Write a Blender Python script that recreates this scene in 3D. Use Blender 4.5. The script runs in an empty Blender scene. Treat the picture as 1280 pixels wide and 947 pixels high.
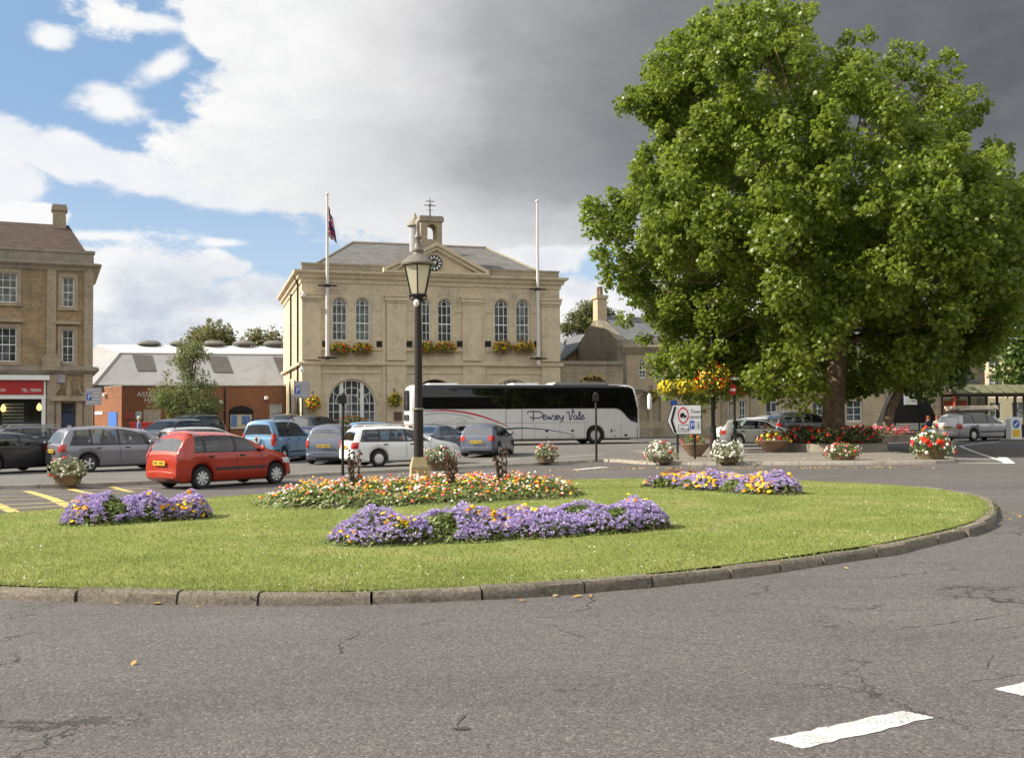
import bpy, bmesh, math, random
import numpy as np
from mathutils import Vector, Matrix
random.seed(7); RNG = np.random.default_rng(11)
SC = bpy.context.scene
COL = SC.collection
R = math.radians
EXPO = 1.6
PI = math.pi
# ------------------------------------------------------------------ camera
CAMZ, F = 1.7, 1300.0
PITCH, ROLL = math.atan(45.5 / F), R(-0.4)
CAMROT = (Matrix.Rotation(PI/2 + PITCH, 3, 'X') @ Matrix.Rotation(ROLL, 3, 'Z'))
cam = bpy.data.cameras.new('camera'); camo = bpy.data.objects.new('camera', cam); COL.objects.link(camo)
cam.sensor_width = 36; cam.lens = 36 * F / 1280; cam.clip_end = 9000; cam.clip_start = .1
camo.location = (0, 0, CAMZ); camo.rotation_euler = CAMROT.to_euler()
SC.camera = camo
def ray(px, py):
    return CAMROT @ Vector(((px-640)/F, (473.5-py)/F, -1))
def at(px, py, Y):
    d = ray(px, py); return Vector((0, 0, CAMZ)) + d * (Y / d.y)
# gentle fall of the ground towards the car park, rise towards the right
GP = [(-7.9,28.8,-.32),(-14.5,38,-.42),(-4.2,39.5,-.40),(-9.8,44,-.36),(-1,47,-.25),(.5,58,-.1),(13,56,-.1),(25,56,.2),(6.8,40,-.06),(-20,37,-.35),(33,58,.25),(-3,70,0),
      (-25,60,-.1),(14,45,0),(20,36,.0),(12,35,0),(4,33,-.06),(30,40,.05),(-25,75,0),(20,80,0),(45,80,.2),(-15,28,-.05),(-3,29,-.03)]
GPA = np.array(GP)
def gz(x, y):
    d2 = (GPA[:,0]-x)**2 + (GPA[:,1]-y)**2
    w = np.exp(-d2/(2*5.5**2))
    s = float((w*GPA[:,2]).sum() / (w.sum() + .25))
    return s * min(1, max(0, (y-22)/5))
def gpt(px, py, up=0.0):
    d = ray(px, py); Y = 30.
    for _ in range(40):
        p = Vector((0,0,CAMZ)) + d*(Y/d.y)
        g = gz(p.x, p.y) + up
        Yn = (g-CAMZ)/(d.z/d.y) if d.z < -1e-4 else 90
        Y += .6*(max(1, min(200, Yn))-Y)
    return Vector((0,0,CAMZ)) + d*(Y/d.y)
# ------------------------------------------------------------------ mesh helpers
class MB:
    def __init__(s): s.v = []; s.f = []
    def add(s, vs, fs):
        o = len(s.v); s.v += [tuple(p) for p in vs]; s.f += [tuple(i+o for i in f) for f in fs]; return s
    def box(s, x0, x1, y0, y1, z0, z1):
        return s.add([(x0,y0,z0),(x1,y0,z0),(x1,y1,z0),(x0,y1,z0),(x0,y0,z1),(x1,y0,z1),(x1,y1,z1),(x0,y1,z1)],
                     [(0,3,2,1),(4,5,6,7),(0,1,5,4),(1,2,6,5),(2,3,7,6),(3,0,4,7)])
    def cbox(s, c, d): return s.box(c[0]-d[0]/2, c[0]+d[0]/2, c[1]-d[1]/2, c[1]+d[1]/2, c[2]-d[2]/2, c[2]+d[2]/2)
    def poly(s, pts): return s.add(pts, [tuple(range(len(pts)))])
    def prism(s, pts, a, b, axis='y'):
        n = len(pts)
        def m(p, t): return (p[0], t, p[1]) if axis == 'y' else ((t, p[0], p[1]) if axis == 'x' else (p[0], p[1], t))
        s.add([m(p, a) for p in pts] + [m(p, b) for p in pts],
              [tuple(range(n)), tuple(range(2*n-1, n-1, -1))] + [(i, i+n, (i+1) % n + n, (i+1) % n) for i in range(n)])
        return s
    def tube(s, path, rad, n=8, caps=True):
        path = [Vector(p) for p in path]; k = len(path)
        if not hasattr(rad, '__len__'): rad = [rad]*k
        vs = []; up = None
        for i in range(k):
            t = (path[min(i+1, k-1)] - path[max(i-1, 0)]).normalized()
            if up is None: up = Vector((1,0,0)) if abs(t.x) < .8 else Vector((0,0,1))
            a = t.cross(up)
            if a.length < 1e-4: a = t.orthogonal()
            a.normalize(); b = t.cross(a); up = a.cross(t)
            for j in range(n):
                an = 2*PI*j/n; vs.append(path[i] + (a*math.cos(an) + b*math.sin(an))*rad[i])
        fs = [(i*n+j, i*n+(j+1) % n, (i+1)*n+(j+1) % n, (i+1)*n+j) for i in range(k-1) for j in range(n)]
        if caps: fs += [tuple(range(n-1, -1, -1)), tuple(range((k-1)*n, k*n))]
        return s.add(vs, fs)
    def lathe(s, prof, n=16, c=(0,0,0), a0=0, caps=True):
        k = len(prof); vs = []
        for r, z in prof:
            for j in range(n):
                an = a0+2*PI*j/n; vs.append((c[0]+r*math.cos(an), c[1]+r*math.sin(an), c[2]+z))
        fs = [(i*n+j, i*n+(j+1) % n, (i+1)*n+(j+1) % n, (i+1)*n+j) for i in range(k-1) for j in range(n)]
        if caps: fs += [tuple(range(n-1, -1, -1)), tuple(range((k-1)*n, k*n))]
        return s.add(vs, fs)
    def lathe_y(s, prof, n=24, c=(0,0,0), caps=True):     # axis along y
        m = MB().lathe(prof, n, caps=caps); return s.add([(c[0]+x, c[1]+z, c[2]+y) for x, y, z in m.v], [tuple(reversed(f)) for f in m.f])
    def grid(s, rows, flip=False):
        n = len(rows[0]); vs = [p for r in rows for p in r]
        fs = []
        for i in range(len(rows)-1):
            for j in range(n-1):
                q = (i*n+j, i*n+j+1, (i+1)*n+j+1, (i+1)*n+j); fs.append(q[::-1] if flip else q)
        return s.add(vs, fs)
    def build(s, name, mat, parent=None, smooth=None, fix=True):
        me = bpy.data.meshes.new(name); me.from_pydata(s.v, [], s.f)
        if fix:
            bm = bmesh.new(); bm.from_mesh(me)
            bmesh.ops.recalc_face_normals(bm, faces=bm.faces); bm.to_mesh(me); bm.free()
        return link(name, me, mat, parent, smooth)
def link(name, me, mat, parent=None, smooth=None):
    if smooth is not None:
        me.shade_smooth()
        if smooth < 179: me.set_sharp_from_angle(angle=R(smooth))
    o = bpy.data.objects.new(name, me); COL.objects.link(o)
    if mat is not None: me.materials.append(mat)
    if parent is not None: o.parent = parent
    return o
def thing(name, label, cat, loc=(0,0,0), rz=0, group=None):
    o = bpy.data.objects.new(name, None); COL.objects.link(o); o.empty_display_size = .2
    o.location = loc; o.rotation_euler = (0,0,rz); tag(o, label, cat, group); return o
def tag(o, label, cat, group=None):
    o['label'] = label; o['category'] = cat
    if group: o['group'] = group
    return o
def struct(o, kind='structure'): o['kind'] = kind; return o
def copy_tree(o, parent=None):
    c = o.copy(); COL.objects.link(c)
    if parent is not None: c.parent = parent
    for ch in o.children: copy_tree(ch, c)
    return c
def text_mesh(s, size, mat, name, parent, loc, rot=(PI/2,0,0), ext=.01, align='LEFT', sx=1.0):
    cu = bpy.data.curves.new('lettering', 'FONT'); cu.body = s; cu.size = size; cu.extrude = ext; cu.align_x = align
    t = bpy.data.objects.new('lettering', cu); COL.objects.link(t)
    dg = bpy.context.evaluated_depsgraph_get()
    me = bpy.data.meshes.new_from_object(t.evaluated_get(dg)); bpy.data.objects.remove(t)
    o = link(name, me, mat, parent); o.location = loc; o.rotation_euler = rot; o.scale = (sx,1,1); return o
def lerp(a, b, t): return a + (b-a)*t
def interp(x, pts):
    if x <= pts[0][0]: return pts[0][1]
    for (a, b), (c, d) in zip(pts, pts[1:]):
        if x <= c: return b + (d-b)*(x-a)/max(c-a, 1e-9)
    return pts[-1][1]
def sstep(a, b, x):
    t = min(1, max(0, (x-a)/(b-a))); return t*t*(3-2*t)
# ------------------------------------------------------------------ scatter with numpy
def bases(N):
    N = N / np.linalg.norm(N, axis=1, keepdims=True)
    a = RNG.normal(size=N.shape); a -= (a*N).sum(1, keepdims=True)*N; a /= np.linalg.norm(a, axis=1, keepdims=True)
    b = np.cross(N, a); return np.stack([a, b, N], axis=2)
def scatter(name, tv, tris, P, N, S, mat, parent=None, smooth=False):
    tv = np.array(tv, float); tris = np.array(tris, int); n = len(P); k = len(tv)
    B = bases(np.array(N, float)); S = np.asarray(S, float)
    V = np.einsum('nij,kj->nki', B, tv) * S.reshape(-1,1,1) + np.array(P).reshape(-1,1,3)
    T = tris[None] + (np.arange(n)*k)[:,None,None]
    me = bpy.data.meshes.new(name); m = T.shape[0]*T.shape[1]
    me.vertices.add(n*k); me.vertices.foreach_set('co', V.astype(np.float32).ravel())
    me.loops.add(m*3); me.loops.foreach_set('vertex_index', T.astype(np.int32).ravel())
    me.polygons.add(m); me.polygons.foreach_set('loop_start', np.arange(0, m*3, 3, dtype=np.int32))
    me.update(calc_edges=True); me.validate()
    if smooth: me.shade_smooth()
    return link(name, me, mat, parent)
# lobed leaf (plane tree), oval leaf, bloom dome, blade
LOBED_V = [(0,-.5,0),(.30,-.30,.05),(.55,-.02,-.04),(.27,.08,.05),(.32,.40,-.02),(.08,.25,.05),(0,.62,-.06),(-.08,.25,.05),(-.32,.40,-.02),(-.27,.08,.05),(-.55,-.02,-.04),(-.30,-.30,.05),(0,.0,.07)]
LOBED_T = [(12,i,(i+1) % 12) for i in range(12)]
OVAL_V = [(0,-.5,0),(.22,-.12,.06),(.17,.22,.05),(0,.55,-.05),(-.17,.22,.05),(-.22,-.12,.06)]
OVAL_T = [(0,1,5),(1,2,4),(1,4,5),(2,3,4)]
def dome(n=6, h=.45):
    v = [(math.cos(2*PI*i/n), math.sin(2*PI*i/n), -.1) for i in range(n)] + [(.62*math.cos(2*PI*(i+.5)/n), .62*math.sin(2*PI*(i+.5)/n), h*.75) for i in range(n)] + [(0,0,h)]
    t = []
    for i in range(n):
        j = (i+1) % n; t += [(i,j,n+i),(j,n+j,n+i),(n+i,n+j,2*n)]
    return v, t
DOME_V, DOME_T = dome()
# fluffy bloom: several little petals standing out of a centre
PUFF_V, PUFF_T = [], []
for _i in range(9):
    _a = 2*PI*_i/9; _e = .25 + .5*((_i*5) % 3)/2
    _d = Vector((math.cos(_a)*math.cos(_e), math.sin(_a)*math.cos(_e), math.sin(_e))); _s = _d.orthogonal().normalized()*.36
    o_ = len(PUFF_V); PUFF_V += [tuple(_d*.15), tuple(_d*.95+_s), tuple(_d*1.05-_s), tuple(_d*1.2)]; PUFF_T += [(o_,o_+1,o_+3),(o_,o_+3,o_+2)]
# ------------------------------------------------------------------ materials
class NT:
    def __init__(s, nt): s.n = nt.nodes; s.l = nt.links
    def new(s, t, **k):
        n = s.n.new(t)
        for a, b in k.items():
            if a == 'ins':
                for i, v in b.items(): s.set(n.inputs[i], v)
            else: setattr(n, a, b)
        return n
    def set(s, inp, v):
        if hasattr(v, 'is_output') or isinstance(v, bpy.types.NodeSocket): s.l.new(v, inp)
        else:
            if isinstance(v, (tuple, list)) and len(v) == 3 and inp.type == 'RGBA': v = (*v, 1)
            inp.default_value = v
    def m(s, op, a, b=0.0, c=0.0, clamp=False):
        n = s.n.new('ShaderNodeMath'); n.operation = op; n.use_clamp = clamp
        s.set(n.inputs[0], a); s.set(n.inputs[1], b); s.set(n.inputs[2], c); return n.outputs[0]
    def mix(s, f, a, b, t='MIX'):
        n = s.n.new('ShaderNodeMix'); n.data_type = 'RGBA'; n.blend_type = t
        s.set(n.inputs[0], f); s.set(n.inputs[6], a); s.set(n.inputs[7], b); return n.outputs[2]
    def noise(s, vec, scale, detail=4, rough=.55, dist=0):
        n = s.n.new('ShaderNodeTexNoise'); s.set(n.inputs['Vector'], vec); n.inputs['Scale'].default_value = scale
        n.inputs['Detail'].default_value = detail; n.inputs['Roughness'].default_value = rough; n.inputs['Distortion'].default_value = dist
        return n.outputs[0]
    def ramp(s, f, stops, const=False):
        n = s.n.new('ShaderNodeValToRGB'); s.set(n.inputs[0], f); e = n.color_ramp
        if const: e.interpolation = 'CONSTANT'
        while len(e.elements) < len(stops): e.elements.new(1)
        for el, (p, c) in zip(e.elements, stops): el.position = p; el.color = (*c, 1)
        return n.outputs[0]
    def sm(s, x, a, b):
        n = s.n.new('ShaderNodeMapRange'); n.interpolation_type = 'SMOOTHSTEP'; s.set(n.inputs[0], x)
        n.inputs[1].default_value = a; n.inputs[2].default_value = b; return n.outputs[0]
def newmat(name):
    m = bpy.data.materials.new(name); m.use_nodes = True; nt = NT(m.node_tree)
    p = m.node_tree.nodes['Principled BSDF']; return m, nt, p
def scl(c, k): return tuple(min(1, v*k) for v in c)
def plain(name, col, rough=.6, var=.18, scale=3., metal=0., bump=0., bscale=40., coat=0., spec=.5, dirt=None):
    m, t, p = newmat(name); co = t.new('ShaderNodeTexCoord').outputs['Object']
    n = t.noise(co, scale, 5, .6)
    c = t.ramp(n, [(.25, scl(col, 1-var)), (.75, scl(col, 1+var))])
    if dirt: c = t.mix(t.sm(t.noise(co, dirt[1], 6, .65), .5, .75), c, dirt[0])
    t.set(p.inputs['Base Color'], c); p.inputs['Roughness'].default_value = rough; p.inputs['Metallic'].default_value = metal
    p.inputs['Coat Weight'].default_value = coat; p.inputs['Coat Roughness'].default_value = .06; p.inputs['Specular IOR Level'].default_value = spec
    if bump:
        b = t.new('ShaderNodeBump', ins={'Strength': bump, 'Distance': .02}); t.set(b.inputs['Height'], t.noise(co, bscale, 4)); t.set(p.inputs['Normal'], b.outputs[0])
    return m
def foliage(name, c0, c1, trans=.3, gloss=.4, c2=None):
    m, t, p = newmat(name); r = t.new('ShaderNodeNewGeometry').outputs['Random Per Island']
    st = [(0, c0), (.8, c1)] + ([(1, c2)] if c2 else [])
    co = t.new('ShaderNodeTexCoord').outputs['Object']
    c = t.ramp(r, st)
    c = t.mix(t.m('MULTIPLY', t.sm(t.noise(co, .55, 4), .35, .65), .5), c, scl(c1, 1.25))
    t.set(p.inputs['Base Color'], c); p.inputs['Roughness'].default_value = gloss; p.inputs['Specular IOR Level'].default_value = .45
    tr = t.new('ShaderNodeBsdfTranslucent'); t.set(tr.inputs[0], t.mix(.5, c, scl(c1, 1.6)))
    mx = t.new('ShaderNodeMixShader'); mx.inputs[0].default_value = trans
    t.l.new(p.outputs[0], mx.inputs[1]); t.l.new(tr.outputs[0], mx.inputs[2])
    out = [n for n in t.n if n.type == 'OUTPUT_MATERIAL'][0]; t.l.new(mx.outputs[0], out.inputs[0]); return m
def petals(name, cols, trans=.2):
    m, t, p = newmat(name); r = t.new('ShaderNodeNewGeometry').outputs['Random Per Island']
    k = len(cols); c = t.ramp(r, [(i/k, col) for i, col in enumerate(cols)], True)
    t.set(p.inputs['Base Color'], c); p.inputs['Roughness'].default_value = .6; p.inputs['Specular IOR Level'].default_value = .2
    tr = t.new('ShaderNodeBsdfTranslucent'); t.set(tr.inputs[0], c)
    mx = t.new('ShaderNodeMixShader'); mx.inputs[0].default_value = trans
    t.l.new(p.outputs[0], mx.inputs[1]); t.l.new(tr.outputs[0], mx.inputs[2])
    out = [n for n in t.n if n.type == 'OUTPUT_MATERIAL'][0]; t.l.new(mx.outputs[0], out.inputs[0]); return m
def masonry(name, c0, c1, mortar, bw, bh, ms=.02, stain=(.12,.1,.08), stain_amt=.5, bump=.3, flat=False, rough=.85, mcontrast=1.0, top=None):
    m, t, p = newmat(name); co = t.new('ShaderNodeTexCoord').outputs['Object']
    sep = t.new('ShaderNodeSeparateXYZ'); t.set(sep.inputs[0], co)
    cmb = t.new('ShaderNodeCombineXYZ'); t.set(cmb.inputs[0], t.m('ADD', sep.outputs[0], sep.outputs[1])); t.set(cmb.inputs[1], sep.outputs[2])
    br = t.new('ShaderNodeTexBrick'); t.set(br.inputs['Vector'], cmb.outputs[0])
    for k, v in (('Color1', (*c0,1)), ('Color2', (*c1,1)), ('Mortar', (*mortar,1)), ('Scale', 1), ('Mortar Size', ms), ('Mortar Smooth', .2), ('Bias', 0), ('Brick Width', bw), ('Row Height', bh)): br.inputs[k].default_value = v
    n1 = t.noise(co, .55, 7, .65); n2 = t.noise(co, 7, 5, .6)
    c = t.mix(t.m('MULTIPLY', t.sm(n1, .48, .72), stain_amt), br.outputs[0], stain)
    c = t.mix(.55, c, t.ramp(n2, [(.3,(.35,.35,.35)),(.7,(.68,.68,.68))]), 'OVERLAY')
    cx = t.new('ShaderNodeCombineXYZ'); t.set(cx.inputs[0], t.m('MULTIPLY', t.m('ADD', sep.outputs[0], sep.outputs[1]), 2.2)); t.set(cx.inputs[1], t.m('MULTIPLY', sep.outputs[2], .16))
    c = t.mix(t.m('MULTIPLY', t.sm(t.noise(cx.outputs[0], 1, 5, .6), .5, .8), stain_amt*.8), c, stain)
    t.set(p.inputs['Base Color'], c); p.inputs['Roughness'].default_value = rough; p.inputs['Specular IOR Level'].default_value = .25
    b = t.new('ShaderNodeBump', ins={'Strength': bump, 'Distance': .02})
    t.set(b.inputs['Height'], t.m('ADD', t.m('MULTIPLY', br.outputs[1], -1), t.m('MULTIPLY', n2, .8))); t.set(p.inputs['Normal'], b.outputs[0]); return m
def glassy(name, col=(.02,.025,.03), rough=.06, spec=.8, var=None, vscale=.8):
    m, t, p = newmat(name); co = t.new('ShaderNodeTexCoord').outputs['Object']
    c = t.ramp(t.noise(co, vscale, 4, .6, 1), [(.4, col), (.65, var or scl(col, 2.2))])
    t.set(p.inputs['Base Color'], c); p.inputs['Roughness'].default_value = rough; p.inputs['Specular IOR Level'].default_value = spec; p.inputs['IOR'].default_value = 1.6
    return m
def clearglass(name, tint=(.85,.9,.88), k=.35):
    m, t, p = newmat(name); g = t.new('ShaderNodeBsdfGlossy', ins={0: (.9,.9,.9), 'Roughness': .04})
    tr = t.new('ShaderNodeBsdfTransparent'); tr.inputs[0].default_value = (*tint, 1)
    fr = t.new('ShaderNodeFresnel', ins={0: 1.5}); mx = t.new('ShaderNodeMixShader')
    t.set(mx.inputs[0], t.m('ADD', fr.outputs[0], k*.1)); t.l.new(tr.outputs[0], mx.inputs[1]); t.l.new(g.outputs[0], mx.inputs[2])
    out = [n for n in t.n if n.type == 'OUTPUT_MATERIAL'][0]; t.l.new(mx.outputs[0], out.inputs[0]); return m
def asphalt(name, c0, c1, crack=1.0, patch=.25, scale=1.0):
    m, t, p = newmat(name); co = t.new('ShaderNodeTexCoord').outputs['Object']
    fine = t.noise(co, 75*scale, 3, .7); med = t.noise(co, 9, 5, .6); big = t.noise(co, .35, 6, .6, .6)
    vo = t.new('ShaderNodeTexVoronoi'); vo.inputs['Scale'].default_value = 60*scale; t.set(vo.inputs['Vector'], co)
    vs = t.new('ShaderNodeSeparateColor'); t.set(vs.inputs[0], vo.outputs['Color'])
    c = t.ramp(big, [(.3, c0), (.7, c1)])
    tr_ = t.new('ShaderNodeMapping'); tr_.inputs['Scale'].default_value = (.05,.9,1); tr_.inputs['Rotation'].default_value = (0,0,R(-8)); t.set(tr_.inputs[0], co)
    c = t.mix(t.m('MULTIPLY', t.sm(t.noise(tr_.outputs[0], 1, 4, .6), .4, .7), .35), c, scl(c0, .62))
    c = t.mix(.6, c, t.ramp(vs.outputs[0], [(.05,(.22,.22,.22)),(.55,(.5,.5,.5)),(.90,(.6,.59,.57)),(.97,(.97,.95,.9))]), 'OVERLAY')
    c = t.mix(.5, c, t.ramp(fine, [(.3,(.3,.3,.3)),(.5,(.5,.5,.5)),(.7,(.72,.71,.70))]), 'OVERLAY')
    c = t.mix(patch, c, t.ramp(med, [(.3,(.3,.3,.3)),(.7,(.65,.65,.65))]), 'OVERLAY')
    h = t.m('ADD', t.m('MULTIPLY', fine, .6), t.m('MULTIPLY', vo.outputs['Distance'], -.6))
    if crack:
        wn = t.new('ShaderNodeTexNoise'); wn.inputs['Scale'].default_value = .9; wn.inputs['Detail'].default_value = 7; wn.inputs['Roughness'].default_value = .65; t.set(wn.inputs['Vector'], co)
        va = t.new('ShaderNodeVectorMath', operation='MULTIPLY_ADD'); t.set(va.inputs[0], wn.outputs['Color']); va.inputs[1].default_value = (2.2,2.2,0); t.set(va.inputs[2], co)
        v2 = t.new('ShaderNodeTexVoronoi'); v2.feature = 'DISTANCE_TO_EDGE'; v2.inputs['Scale'].default_value = .23; t.set(v2.inputs['Vector'], va.outputs[0])
        msk = t.m('MULTIPLY', t.m('SUBTRACT', 1, t.sm(v2.outputs[0], .0008, .0055)), t.sm(t.noise(co, .5, 3), .46, .6))
        msk = t.m('MULTIPLY', msk, crack)
        c = t.mix(t.m('MULTIPLY', msk, .85), c, (.022,.02,.018)); h = t.m('SUBTRACT', h, t.m('MULTIPLY', msk, 1.5))
    t.set(p.inputs['Base Color'], c); p.inputs['Roughness'].default_value = .85; p.inputs['Specular IOR Level'].default_value = .3
    b = t.new('ShaderNodeBump', ins={'Strength': .7, 'Distance': .008}); t.set(b.inputs['Height'], h); t.set(p.inputs['Normal'], b.outputs[0]); return m
def glow(name, col, k):
    m, t, p = newmat(name); p.inputs['Base Color'].default_value = (*col, 1); p.inputs['Emission Color'].default_value = (*col, 1); p.inputs['Emission Strength'].default_value = k
    return m
M = {}
M['road'] = asphalt('road_asphalt', (.106,.096,.091), (.130,.119,.113))
M['park'] = asphalt('car_park_asphalt', (.145,.135,.124), (.18,.169,.156), crack=.5)
M['paving'] = asphalt('paving_asphalt', (.2,.18,.155), (.25,.225,.195), crack=.6)
def kerbmat():
    m, t, p = newmat('kerb_concrete'); co = t.new('ShaderNodeTexCoord').outputs['Object']; r = t.new('ShaderNodeNewGeometry').outputs['Random Per Island']
    c = t.ramp(r, [(0,(.165,.142,.112)),(.5,(.215,.187,.147)),(1,(.14,.122,.098))])
    c = t.mix(.8, c, t.ramp(t.noise(co, 26, 6, .75), [(.3,(.22,.22,.22)),(.5,(.5,.5,.5)),(.72,(.85,.83,.78))]), 'OVERLAY')
    c = t.mix(t.m('MULTIPLY', t.sm(t.noise(co, 2.6, 6, .7), .5, .68), .65), c, (.075,.07,.045))
    t.set(p.inputs['Base Color'], c); p.inputs['Roughness'].default_value = .92; p.inputs['Specular IOR Level'].default_value = .2
    b = t.new('ShaderNodeBump', ins={'Strength': .9, 'Distance': .02}); t.set(b.inputs['Height'], t.noise(co, 40, 6, .7)); t.set(p.inputs['Normal'], b.outputs[0]); return m
M['kerb'] = kerbmat()
M['kerbw'] = plain('kerb_pale', (.3,.275,.23), .9, .3, 4, bump=.4, bscale=60, dirt=((.14,.125,.09), 2))
def roadpaint():
    m, t, p = newmat('white_road_paint'); co = t.new('ShaderNodeTexCoord').outputs['Object']; n = t.noise(co, 55, 4, .7); w_ = t.noise(co, 3.5, 5, .65)
    c = t.ramp(t.noise(co, 6, 5, .6), [(.3,(.44,.43,.41)),(.7,(.60,.60,.58))])
    k = t.m('ADD', n, t.m('MULTIPLY', t.m('SUBTRACT', w_, .5), .5))
    c = t.mix(t.m('MULTIPLY', t.sm(k, .54, .62), .85), c, (.17,.16,.15)); t.set(p.inputs['Base Color'], c); p.inputs['Roughness'].default_value = .75
    b = t.new('ShaderNodeBump', ins={'Strength': .6, 'Distance': .008}); t.set(b.inputs['Height'], n); t.set(p.inputs['Normal'], b.outputs[0]); return m
M['paintw'] = roadpaint()
M['painty'] = plain('yellow_road_paint', (.55,.42,.12), .7, .1, 8, dirt=((.3,.26,.15), 6))
M['paintworn'] = plain('worn_white_paint', (.6,.6,.57), .8, .15, 8, dirt=((.28,.27,.25), 7))
M['bath'] = masonry('bath_stone_ashlar', (.64,.54,.375), (.56,.47,.325), (.50,.42,.29), .95, .40, .010, (.34,.30,.235), .8, .2)
M['bathtrim'] = plain('bath_stone_trim', (.60,.505,.35), .85, .14, 2.5, bump=.25, bscale=25, dirt=((.43,.37,.27), 1.3))
M['parapet'] = plain('weathered_parapet_stone', (.29,.255,.195), .9, .25, 2.0, bump=.3, bscale=20, dirt=((.17,.155,.125), 1.1))
M['oldstone'] = masonry('coursed_bath_stone', (.40,.29,.155), (.29,.215,.125), (.24,.19,.125), .34, .15, .012, (.14,.11,.075), .6, .4)
M['stonegrey'] = masonry('weathered_ashlar', (.39,.325,.225), (.335,.28,.20), (.28,.24,.18), .8, .32, .012, (.155,.135,.105), .65, .25)
M['terr'] = masonry('terrace_ashlar', (.47,.385,.255), (.42,.345,.23), (.36,.30,.21), .9, .36, .010, (.23,.195,.15), .55, .2)
M['rubble'] = masonry('rubble_stone', (.26,.22,.165), (.19,.165,.125), (.22,.19,.145), .42, .2, .03, (.10,.09,.07), .6, .5)
M['brick'] = masonry('red_brick', (.33,.125,.055), (.23,.085,.042), (.24,.17,.12), .225, .075, .010, (.12,.055,.035), .4, .3)
M['slate'] = masonry('stone_slate_roof', (.15,.145,.135), (.09,.088,.085), (.20,.19,.175), .42, .2, .018, (.10,.098,.09), .55, .5)
M['slate2'] = masonry('grey_slate_roof', (.16,.165,.17), (.125,.13,.135), (.07,.07,.075), .35, .2, .014, (.1,.1,.09), .4, .4)
M['tile'] = masonry('brown_tile_roof', (.115,.078,.056), (.08,.056,.044), (.04,.03,.026), .26, .2, .022, (.07,.045,.035), .5, .6)
M['metalroof'] = plain('grey_sheet_roof', (.27,.27,.27), .5, .12, .6, metal=.0, dirt=((.2,.195,.185), .8))
M['metalroof_l'] = plain('pale_sheet_roof', (.62,.62,.62), .45, .06, .6)  # upper slope: its sunlit brightness is put into the sheet colour
M['rooflight'] = plain('rooflight_sheet', (.09,.08,.07), .5, .2, 2)
M['whitep'] = plain('white_paint', (.75,.75,.72), .5, .06, 4)
M['greyw'] = plain('grey_paint', (.38,.38,.38), .5, .1, 4)
M['black'] = plain('black_paint', (.020,.019,.018), .5, .2, 6, spec=.25)
M['blackm'] = plain('cast_iron_paint', (.026,.021,.018), .5, .25, 8, bump=.15, bscale=50, spec=.25)
M['winglass'] = glassy('window_glass', (.035,.045,.05), .05, .8, (.13,.15,.155), 1.2)
M['winglass2'] = glassy('window_glass_reflecting', (.10,.12,.11), .05, .8, (.26,.29,.28), 1.6)  # grey sky reflection put into the base colour of the panes
M['curtain'] = plain('net_curtain', (.5,.5,.48), .9, .25, 3)
M['carglass'] = glassy('car_glass', (.010,.011,.012), .03, .5, (.03,.032,.03), 3)
M['cargl_light'] = glassy('car_rear_glass', (.04,.044,.044), .03, .6, (.17,.18,.17), 2.2)
M['coachglass'] = glassy('coach_black_glass', (.005,.005,.005), .035, .4, (.010,.009,.008), .6)
def cargl(name, tint, refl):
    m, t, p = newmat(name); g = t.new('ShaderNodeBsdfGlossy', ins={0: (.95,.95,.95), 'Roughness': .03}); tr = t.new('ShaderNodeBsdfTransparent'); tr.inputs[0].default_value = (*tint, 1)
    fr = t.new('ShaderNodeFresnel', ins={0: 1.5}); mx = t.new('ShaderNodeMixShader'); t.set(mx.inputs[0], t.m('ADD', t.m('MULTIPLY', fr.outputs[0], .9), refl, clamp=True))
    t.l.new(tr.outputs[0], mx.inputs[1]); t.l.new(g.outputs[0], mx.inputs[2]); out = [n for n in t.n if n.type == 'OUTPUT_MATERIAL'][0]; t.l.new(mx.outputs[0], out.inputs[0]); return m
M['seethrough'] = cargl('car_window_glass', (.62,.66,.64), .03); M['seebright'] = cargl('rear_window_glass', (.6,.64,.62), .22); M['seedark'] = cargl('dark_window_glass', (.25,.26,.26), .03)
M['cabin'] = plain('car_interior_plastic', (.018,.018,.019), .8, .2, 6, spec=.2); M['seatcloth'] = plain('car_seat_cloth', (.035,.035,.04), .9, .3, 12, spec=.1)
M['rubber'] = plain('tyre_rubber', (.018,.018,.018), .85, .2, 8)
M['alloy'] = plain('alloy_wheel', (.62,.62,.6), .35, .08, 8, metal=.25)
M['plastic'] = plain('dark_plastic', (.03,.03,.032), .55, .2, 6)
M['platey'] = plain('number_plate_yellow', (.75,.5,.04), .4, .06, 8)
M['platet'] = plain('number_plate_characters', (.04,.035,.02), .5, .1, 8)
M['redlamp'] = plain('red_lamp_lens', (.42,.018,.012), .15, .2, 9, coat=.9)
M['clearlamp'] = plain('clear_lamp_lens', (.65,.66,.66), .12, .15, 9, coat=.6)
M['bark'] = plain('plane_bark', (.15,.105,.065), .9, .4, 5, bump=.9, bscale=14, dirt=((.29,.235,.16), 2.5))
M['barkd'] = plain('dark_bark', (.09,.07,.05), .9, .3, 5, bump=.8, bscale=14)
M['leafbig'] = foliage('plane_leaves', (.09,.135,.015), (.19,.245,.03), .52, .36, (.29,.33,.065))
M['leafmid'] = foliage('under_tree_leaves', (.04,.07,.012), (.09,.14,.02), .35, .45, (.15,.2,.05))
M['leafbirch'] = foliage('small_tree_leaves', (.08,.10,.025), (.15,.18,.055), .4, .5, (.25,.28,.12))
M['leafdark'] = foliage('dark_far_leaves', (.10,.10,.035), (.17,.165,.06), .4, .6, (.24,.21,.09))
M['needle'] = foliage('pine_needles', (.07,.085,.025), (.14,.15,.045), .35, .6, (.2,.2,.07))
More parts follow.
